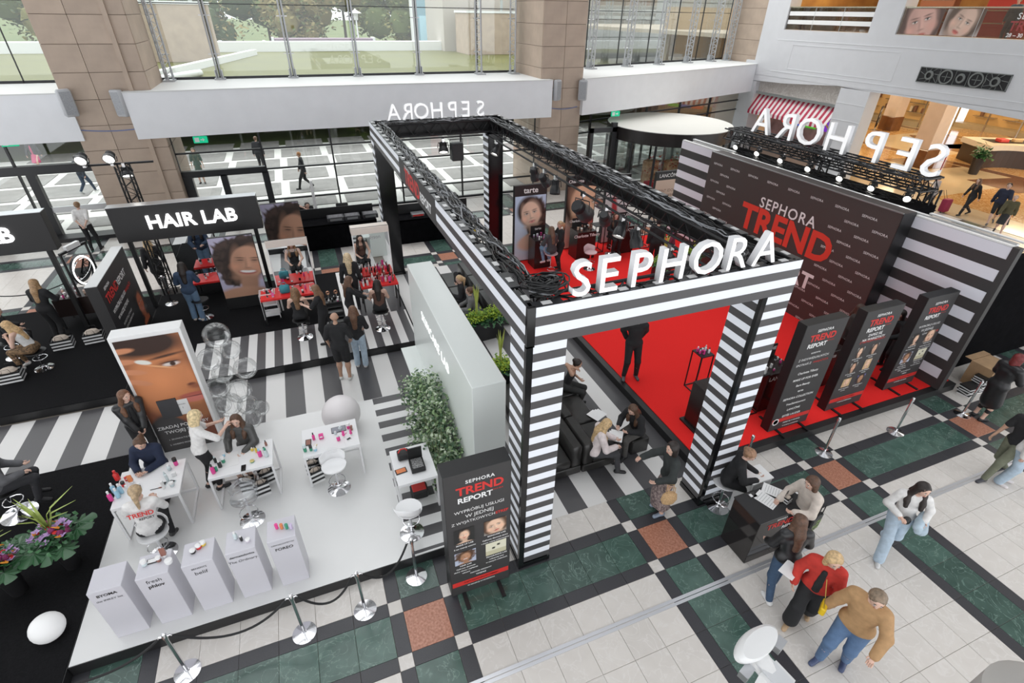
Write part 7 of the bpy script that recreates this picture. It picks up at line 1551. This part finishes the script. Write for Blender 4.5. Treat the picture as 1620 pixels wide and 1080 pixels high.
MB().prism([(x*1.04, y-.12 if y < 1 else y+.1) for x, y in poly], 1.0, 1.3).build('white_counter', mat('cream_laminate', (.75, .68, .58), .3), o)
MB().box(-2.4, -.3, 1.3, 2.6, .9, 1.31).build('counter_well', BLACK, o)
for k in range(5): MB().rbox(-2+k*.9, -.2+.2*(k % 2), 1.31, -1.5+k*.9, .3, 1.5, .03).build('food_tray', (mat('tray_red', (.6, .05, .04), .4), mat('tray_tan', (.6, .4, .2), .5), WHITE)[k % 3], o)
a = at(1538, 275, 0); o = thing('potted_plant', 'green plant in a tall dark pot beside the white kiosk', 'plant', (a.x, a.y, 0)); MB().lathe([(.22, 0), (.32, .9), (.28, .9), (.26, .8), (.001, .8)], n=16).build('pot', mat('dark_pot', (.03, .025, .025), .4), o)
leafcloud('foliage', 220, lambda q: (q.normal()*.18, q.normal()*.18, .9+abs(q.normal())*.25), .11, LFD, o, 3, 2)
# ---------------------------------------------------------------- revolving door, exit signs, wall speakers
dr = thing('revolving_door', 'round glass revolving door with a pale flat roof', 'revolving door', (17.2, 22.4, 0)); R = 3.0
MB().lathe([(.001, 0), (R, 0), (R, .02), (.001, .02)], n=48).xf(Matrix.Translation((0, 0, 3.0))).build('roof', mat('pale_roof', (.66, .66, .62), .7), dr)
MB().lathe([(R, 2.45), (R+.03, 2.45), (R+.03, 3.0), (R, 3.0), (R, 2.45)], n=48).build('curved_fascia', mat('dark_bronze_band', (.025, .022, .022), .25), dr, True)
for k in range(16):
    a = k*pi/8; MB().cbox((cos(a)*R, sin(a)*R, 1.22), (.10 if k % 4 else .45, .10, 2.45), 0, a+pi/2).build('post', FR, dr)
for k in range(16):
    a0, a1 = k*pi/8+.04, (k+1)*pi/8-.04; P = [(cos(a0+(a1-a0)*j/3)*R, sin(a0+(a1-a0)*j/3)*R) for j in range(4)]
    MB().add([(x, y, .05) for x, y in P]+[(x, y, 2.45) for x, y in P], [(j, j+1, j+5, j+4) for j in range(3)]).build('pane', PANE, dr)
MB().cyl((0, 0, 0), .08, 2.45, 12).build('axis', STEEL, dr)
for k in range(3): a = k*2*pi/3+.4; MB().cbox((cos(a)*1.4, sin(a)*1.4, 1.25), (2.6, .03, 2.3), 0, a).build('leaf', PANE, dr)
WD = mat('autumn_display', (.35, .16, .07), .7, col2=(.7, .5, .3), nscale=5)
for k, (x, y) in enumerate(((15.6, 21.2), (16.6, 20.9), (17.6, 21.1), (18.4, 21.8))):
    o = thing('window_display', 'autumn decoration inside the revolving door, %s from the left' % ('first', 'second', 'third', 'fourth')[k], 'display', (x, y, 0)); MB().rbox(-.35, -.2, 0, .35, .2, 1.6, .05).build('backdrop', WD, o); MB().box(-.4, -.23, 0, .4, -.2, .7).build('poster', (mat('banner_red2', (.55, .04, .06), .5), WHITE)[k % 2], o)
    leafcloud('dry_flowers', 120, lambda q: (q.normal()*.22, -.2+q.normal()*.1, 1.3+q.normal()*.25), .09, [mat('dry_flower', (.55, .4, .28), .8), mat('red_berry', (.5, .06, .05), .8)], o, k)
o = thing('partition', 'dark glass partition with a red banner left of the revolving door', 'partition', (13.4, 22.2, 0)); MB().box(-.7, -.05, 0, -.55, .1, 3.0).box(.45, -.05, 0, .7, .15, 3.2).box(-.7, -.05, 2.8, .7, .1, 3.0).build('frame', FR, o); MB().box(-.55, 0, .05, .45, .02, 2.8).build('pane', PANE, o); MB().box(-.5, -.03, .3, .4, -.01, 1.1).build('red_banner', mat('banner_red2'), o)
EXG = mat('exit_green', (.0, .28, .14), .4, emit=(0, .4, .2), es=.5)
def exit_sign(label, px, py, y):
    p = plane(px, py, 1, y); o = thing('exit_sign', label, 'sign', p); MB().rbox(-.24, 0, -.12, .24, .05, .12, .01).build('box', EXG, o)
    MB().box(-.19, -.004, -.08, -.04, 0, .08).build('door_symbol', WHITE, o); MB().add([(.0, -.004, -.02), (.08, -.004, -.02), (.08, -.004, -.06), (.15, -.004, 0), (.08, -.004, .06), (.08, -.004, .02), (.0, -.004, .02)], [(0, 1, 2, 3, 4, 5, 6)]).build('arrow', WHITE, o)
    MB().tube([(0, .02, .12), (0, .02, max(.13, 3.6-p.z))], .008, 6).build('rod', STEEL, o)
exit_sign('green exit sign over the entrance at the left edge', 14, 226, 23.2); exit_sign('green exit sign over the glass doors beside the left stone pillar', 317, 221, 23.3); exit_sign('green exit sign left of the revolving door', 974, 180, 23.6)
for px, py, yy, lb in ((104, 162, 22.9, 'left side of the left stone pillar'), (196, 162, 22.9, 'right side of the left stone pillar'), (876, 142, 22.9, 'left side of the right stone pillar'), (922, 142, 22.9, 'right side of the right stone pillar')):
    p = plane(px, py, 1, yy); o = thing('wall_speaker', 'flat pale loudspeaker at the '+lb, 'loudspeaker', p, (.5 if 'left side' in lb else -.5)); MB().rbox(-.2, -.3, -.42, .2, -.08, .42, .05).build('cabinet', mat('pale_grey_plastic', (.45, .46, .48), .5), o, True); MB().box(-.15, -.305, -.35, .15, -.3, .35).build('grille', mat('grey_speaker_grille', (.33, .34, .36), .6, noise=.3, nscale=80), o); MB().tube([(0, -.1, 0), (0, .15, 0)], .03, 8).build('bracket', STEEL, o)
BLC = mat('blue_cable', (.15, .2, .4), .5)
for x0, x1, lb in ((-7.0, -4.9, 'left'), (10.9, 12.3, 'right')):
    z = 3.85; o = thing('cable', 'blue cable stretched across the %s stone pillar' % lb, 'cable', ((x0+x1)/2, 22.97, z)); L = (x1-x0)/2; MB().tube([(-L+2*L*k/8, 0, -.08*(1-(k/4-1)**2)) for k in range(9)], .018, 6).build('cable_line', BLC, o, True)
# ---------------------------------------------------------------- outside: plaza, terrace roof, park
PAV = mat('white_paving', (.72, .71, .69), .7, noise=.05, nscale=.8); PAVG = mat('grey_paving', (.27, .26, .255), .8, noise=.12, nscale=1.5)
pz = struct(MB().box(-60, 23.7, -.3, 60, 38, -.03).build('floor', PAV)); pz['label'] = 'pale plaza paving outside the glass'
cache = {}
for i in range(-5, 11):
    for j in range(6):
        x, y = i*2.7, 25.2+j*2.6
        if j == 0: w, d = 2.3, 1.3
        else: w, d = 2.3, 2.15
        k = (w, d)
        if k not in cache: cache[k] = MB().rbox(-w/2, -d/2, -.03, w/2, d/2, 0, .008).mesh('paving_slab', PAVG)
        link('paving_slab', cache[k], pz, (x+.3*(j % 2), y, 0))
OLV = mat('olive_terrace_membrane', (.11, .11, .02), .5, noise=.12, nscale=.3); WHR = mat('white_roof_edge', (.78, .79, .80), .6)
tr = struct(MB().box(-50, 37.5, 3.1, 60, 66, 3.6).build('floor', OLV))
MB().box(-50, 66, 3.1, 60, 67.5, 4.5).build('parapet', WHR, tr)
for x0, y0, x1, y1 in ((-8.5, 38, -2.4, 62), (31, 65, 16, 38)):
    d = Vector((x1-x0, y1-y0, 0)); MB().cbox(((x0+x1)/2, (y0+y1)/2, 3.75), (d.length, .5, .6), 0, atan2(d.y, d.x)).build('parapet', WHR, tr)
MB().tube([(-8.2, 39, 3.7), (-5.2, 43, 3.8)], .2, 10).build('vent_pipe', WHR, tr, True)
for x, y, w, d, h, lb in ((-7.3, 56, 4.6, 3.0, 4.0, 'left'), (21.5, 61, 6.6, 4.4, 3.7, 'right')):
    o = thing('roof_box', 'stone clad box on the terrace outside the %s part of the upper windows' % lb, 'roof structure', (x, y, 3.6)); MB().rbox(-w/2, -d/2, 0, w/2, d/2, h, .02).build('cladding', STONE, o); MB().box(-w/2-.1, -d/2-.1, h, w/2+.1, d/2+.1, h+.2).build('capping', WHR, o)
    for s_ in (-1.2, 1.2): MB().cyl((s_, 0, h+.2), .15, 1.6, 10).build('lamp_post', mat('grey_lamp_post', (.35, .37, .36), .5), o); MB().lathe([(.25, 1.8), (.3, 2.9), (.85, 2.95), (.15, 3.4), (.001, 3.6)], (s_, 0, h), 12).build('lantern', mat('pale_lantern', (.7, .7, .66), .4), o)
# far building outside the right part
fb2 = thing('office_building', 'pale grey panelled building outside the right upper windows', 'building', (46, 69, 0)); fb2.scale = (1.25, 1.25, 1.25); FBM = mat('grey_facade_panel', (.52, .52, .49), .7, noise=.05, nscale=.4)
MB().box(-16, 0, 0, 30, 3, 17).build('core', mat('facade_joint', (.30, .30, .28), .8), fb2); pm = MB().rbox(.03, -.1, .03, 3.3, .05, 1.55, .02).mesh('facade_panel', FBM)
for i in range(13):
    for j in range(9): link('facade_panel', pm, fb2, (-16+i*3.35, 0, 2.2+j*1.62))
MB().box(-23, -3.5, 0, -16, 3, 8.6).build('low_wing', mat('warm_grey_wing', (.48, .44, .40), .8), fb2)
MB().box(-20, -3.6, 7.6, -18, -3.5, 11).build('red_hoarding', mat('hoarding_red', (.6, .2, .12), .6), fb2)
# park ground and trees
GRS = mat('lawn', (.08, .12, .04), .9, col2=(.15, .17, .07), nscale=.15)
struct(MB().box(-220, 38, -1, 220, 480, -.35).build('floor', GRS))
ASP = mat('pale_asphalt', (.42, .42, .40), .9)
struct(MB().box(-200, 84, -.35, 190, 98, -.3).build('floor', ASP))
TG = [mat('autumn_leaf_%d' % k, c, .9) for k, c in enumerate(((.10, .13, .04), (.17, .16, .05), (.06, .09, .035), (.22, .18, .07)))]
BARK = mat('bark', (.10, .08, .06), .9)
def tree(label, x, y, h, w, seed, n=1500):
    o = thing('tree', label, 'tree', (x, y, -.4), 0, 'trees of the park outside'); r = random.Random(seed); bl_ = [(r.uniform(-.5, .5)*w, r.uniform(-.4, .4)*w, h*r.uniform(.35, .9), r.uniform(.25, .45)*w) for _ in range(9)]
    def pf(q):
        b = bl_[q.randint(0, 9)]; d = q.normal(size=3); d /= np.linalg.norm(d); rr = b[3]*q.rand()**.3; return (b[0]+d[0]*rr, b[1]+d[1]*rr, max(h*.12, b[2]+d[2]*rr*.9))
    q = MB()
    for b in bl_: q.ball(b[:3], b[3]*.6, 8, 0)
    tag(q.build('crown_mass', TG[seed % 4], o, True), kind='stuff')
    leafcloud('foliage', n, pf, .5, [TG[seed % 4], TG[(seed+1) % 4]], o, seed, 1.3)
    MB().tube([(0, 0, 0), (.1, 0, h*.3), (0, .1, h*.6)], [.35, .28, .12], 8).build('trunk', BARK, o, True); return o
r = random.Random(4); k = 0
for row, (y, h) in enumerate(((104, 10), (122, 15), (150, 23))):
    for i in range(13 if row < 2 else 15):
        x = -115+i*(17 if row < 2 else 19)+r.uniform(-3, 3)
        if x > 85: continue
        tree('broad leafy park tree outside, %s row, %s from the left' % (('front', 'middle', 'rear')[row], ('first', 'second', 'third', 'fourth', 'fifth', 'sixth', 'seventh', 'eighth', 'ninth', 'tenth', 'eleventh', 'twelfth', 'thirteenth', 'fourteenth', 'fifteenth')[i]), x, y+r.uniform(-4, 4), h*r.uniform(.85, 1.2), h*.8, k, 1500); k += 1
def bus(label, x, y, L, c1, c2):
    o = thing('bus', label, 'bus', (x, y, -.3), .05); MB().rbox(-L/2, -1.2, .4, L/2, 1.2, 1.5, .08).build('lower_body', mat('bus_a', c1, .4), o); MB().rbox(-L/2+.05, -1.18, 1.5, L/2-.05, 1.18, 2.5, .05).build('window_band', mat('bus_glass', (.05, .05, .06), .15), o); MB().rbox(-L/2, -1.2, 2.5, L/2, 1.2, 3.0, .1).build('roof', mat('bus_b', c2, .4), o)
    for s_ in (-L*.35, L*.3): MB().lathe([(.001, -.12), (.45, -.12), (.45, .12), (.001, .12)], n=16).xf(Matrix.Translation((s_, -1.15, .45)) @ Matrix.Rotation(pi/2, 4, 'X')).build('wheel', BLACK, o)
bus('yellow and red city bus on the road outside the middle window', 33, 92, 15, (.75, .45, .03), (.55, .08, .03))
for i, (x, y, c) in enumerate(((26, 87, (.7, .7, .7)), (37, 87, (.6, .62, .65)), (-38, 88, (.5, .05, .05)), (-20, 87, (.7, .7, .72)))):
    o = thing('car', '%s car on the road outside the upper windows' % ('white', 'silver', 'red', 'pale')[i], 'car', (x, y, -.3)); MB().rbox(-2, -.85, .3, 2, .85, .85, .15).build('body', mat('car_%d' % i, c, .3), o, True); MB().rbox(-1.1, -.75, .85, 1.2, .75, 1.4, .2).build('cabin', mat('bus_glass'), o, True)
    for s_ in (-1.2, 1.2): MB().lathe([(.001, -.1), (.33, -.1), (.33, .1), (.001, .1)], n=14).xf(Matrix.Translation((s_, -.85, .33)) @ Matrix.Rotation(pi/2, 4, 'X')).build('wheel', BLACK, o)
for i, (x, y, w, h, c) in enumerate(((-4.0, 76, 4.4, 4.4, (.25, .35, .6)), (5.5, 80, 12, 4.6, (.28, .20, .26)), (12.5, 76, 4.2, 4.0, (.2, .25, .4)), (18.2, 77, 3.0, 9.0, (.3, .48, .58)), (-62, 80, 14, 17, (.06, .09, .12)))):
    o = thing('exhibition_stand' if i < 4 else 'glass_tower', ('blue and white', 'dark purple', 'white framed', 'tall pale blue', 'dark glass tower')[i]+(' outdoor booth standing in the park' if i < 4 else ' outside the far left window'), 'booth' if i < 4 else 'building', (x, y, -.35))
    MB().rbox(-w/2, -1, 0, w/2, 1, h, .05).build('body', mat('booth_%d' % i, c, .5), o); MB().box(-w/2-.3, -1.1, 0, -w/2, 1, h+.1).build('side_panel', WHITE, o); MB().box(w/2, -1.1, 0, w/2+.3, 1, h+.1).build('side_panel', WHITE, o); MB().box(-w*.35, -1.06, h*.2, w*.35, -1.0, h*.8).build('screen', mat('booth_screen_%d' % i, tuple(min(1, v*1.5+.1) for v in c), .3), o)
for i, x in enumerate((-38, -26, -9, 7, 19.5, 34)):
    o = thing('street_lamp', 'white street lamp in the park, %s from the left' % ('first', 'second', 'third', 'fourth', 'fifth', 'sixth')[i], 'street lamp', (x*1.4, 72+(i % 2)*8, -.35)); MB().tube([(0, 0, 0), (0, 0, 7.0)], .09, 8).build('pole', WHR, o); MB().lathe([(.25, 6.6), (.3, 7.3), (.8, 7.35), (.15, 7.7), (.001, 7.9)], n=12).build('lantern', mat('pale_lantern'), o)
for i in range(10):
    x = -34+i*7.3; o = thing('hedge', 'clipped green hedge in the park, %s from the left' % ('first', 'second', 'third', 'fourth', 'fifth', 'sixth', 'seventh', 'eighth', 'ninth', 'last')[i], 'hedge', (x, 83, -.35)); MB().rbox(-2.2, -.7, 0, 2.2, .7, 1.0, .15).build('core', TG[2], o); leafcloud('foliage', 350, lambda q: (q.uniform(-2.2, 2.2), q.uniform(-.75, .75), q.uniform(.1, 1.1)), .16, [TG[0], TG[2]], o, i)
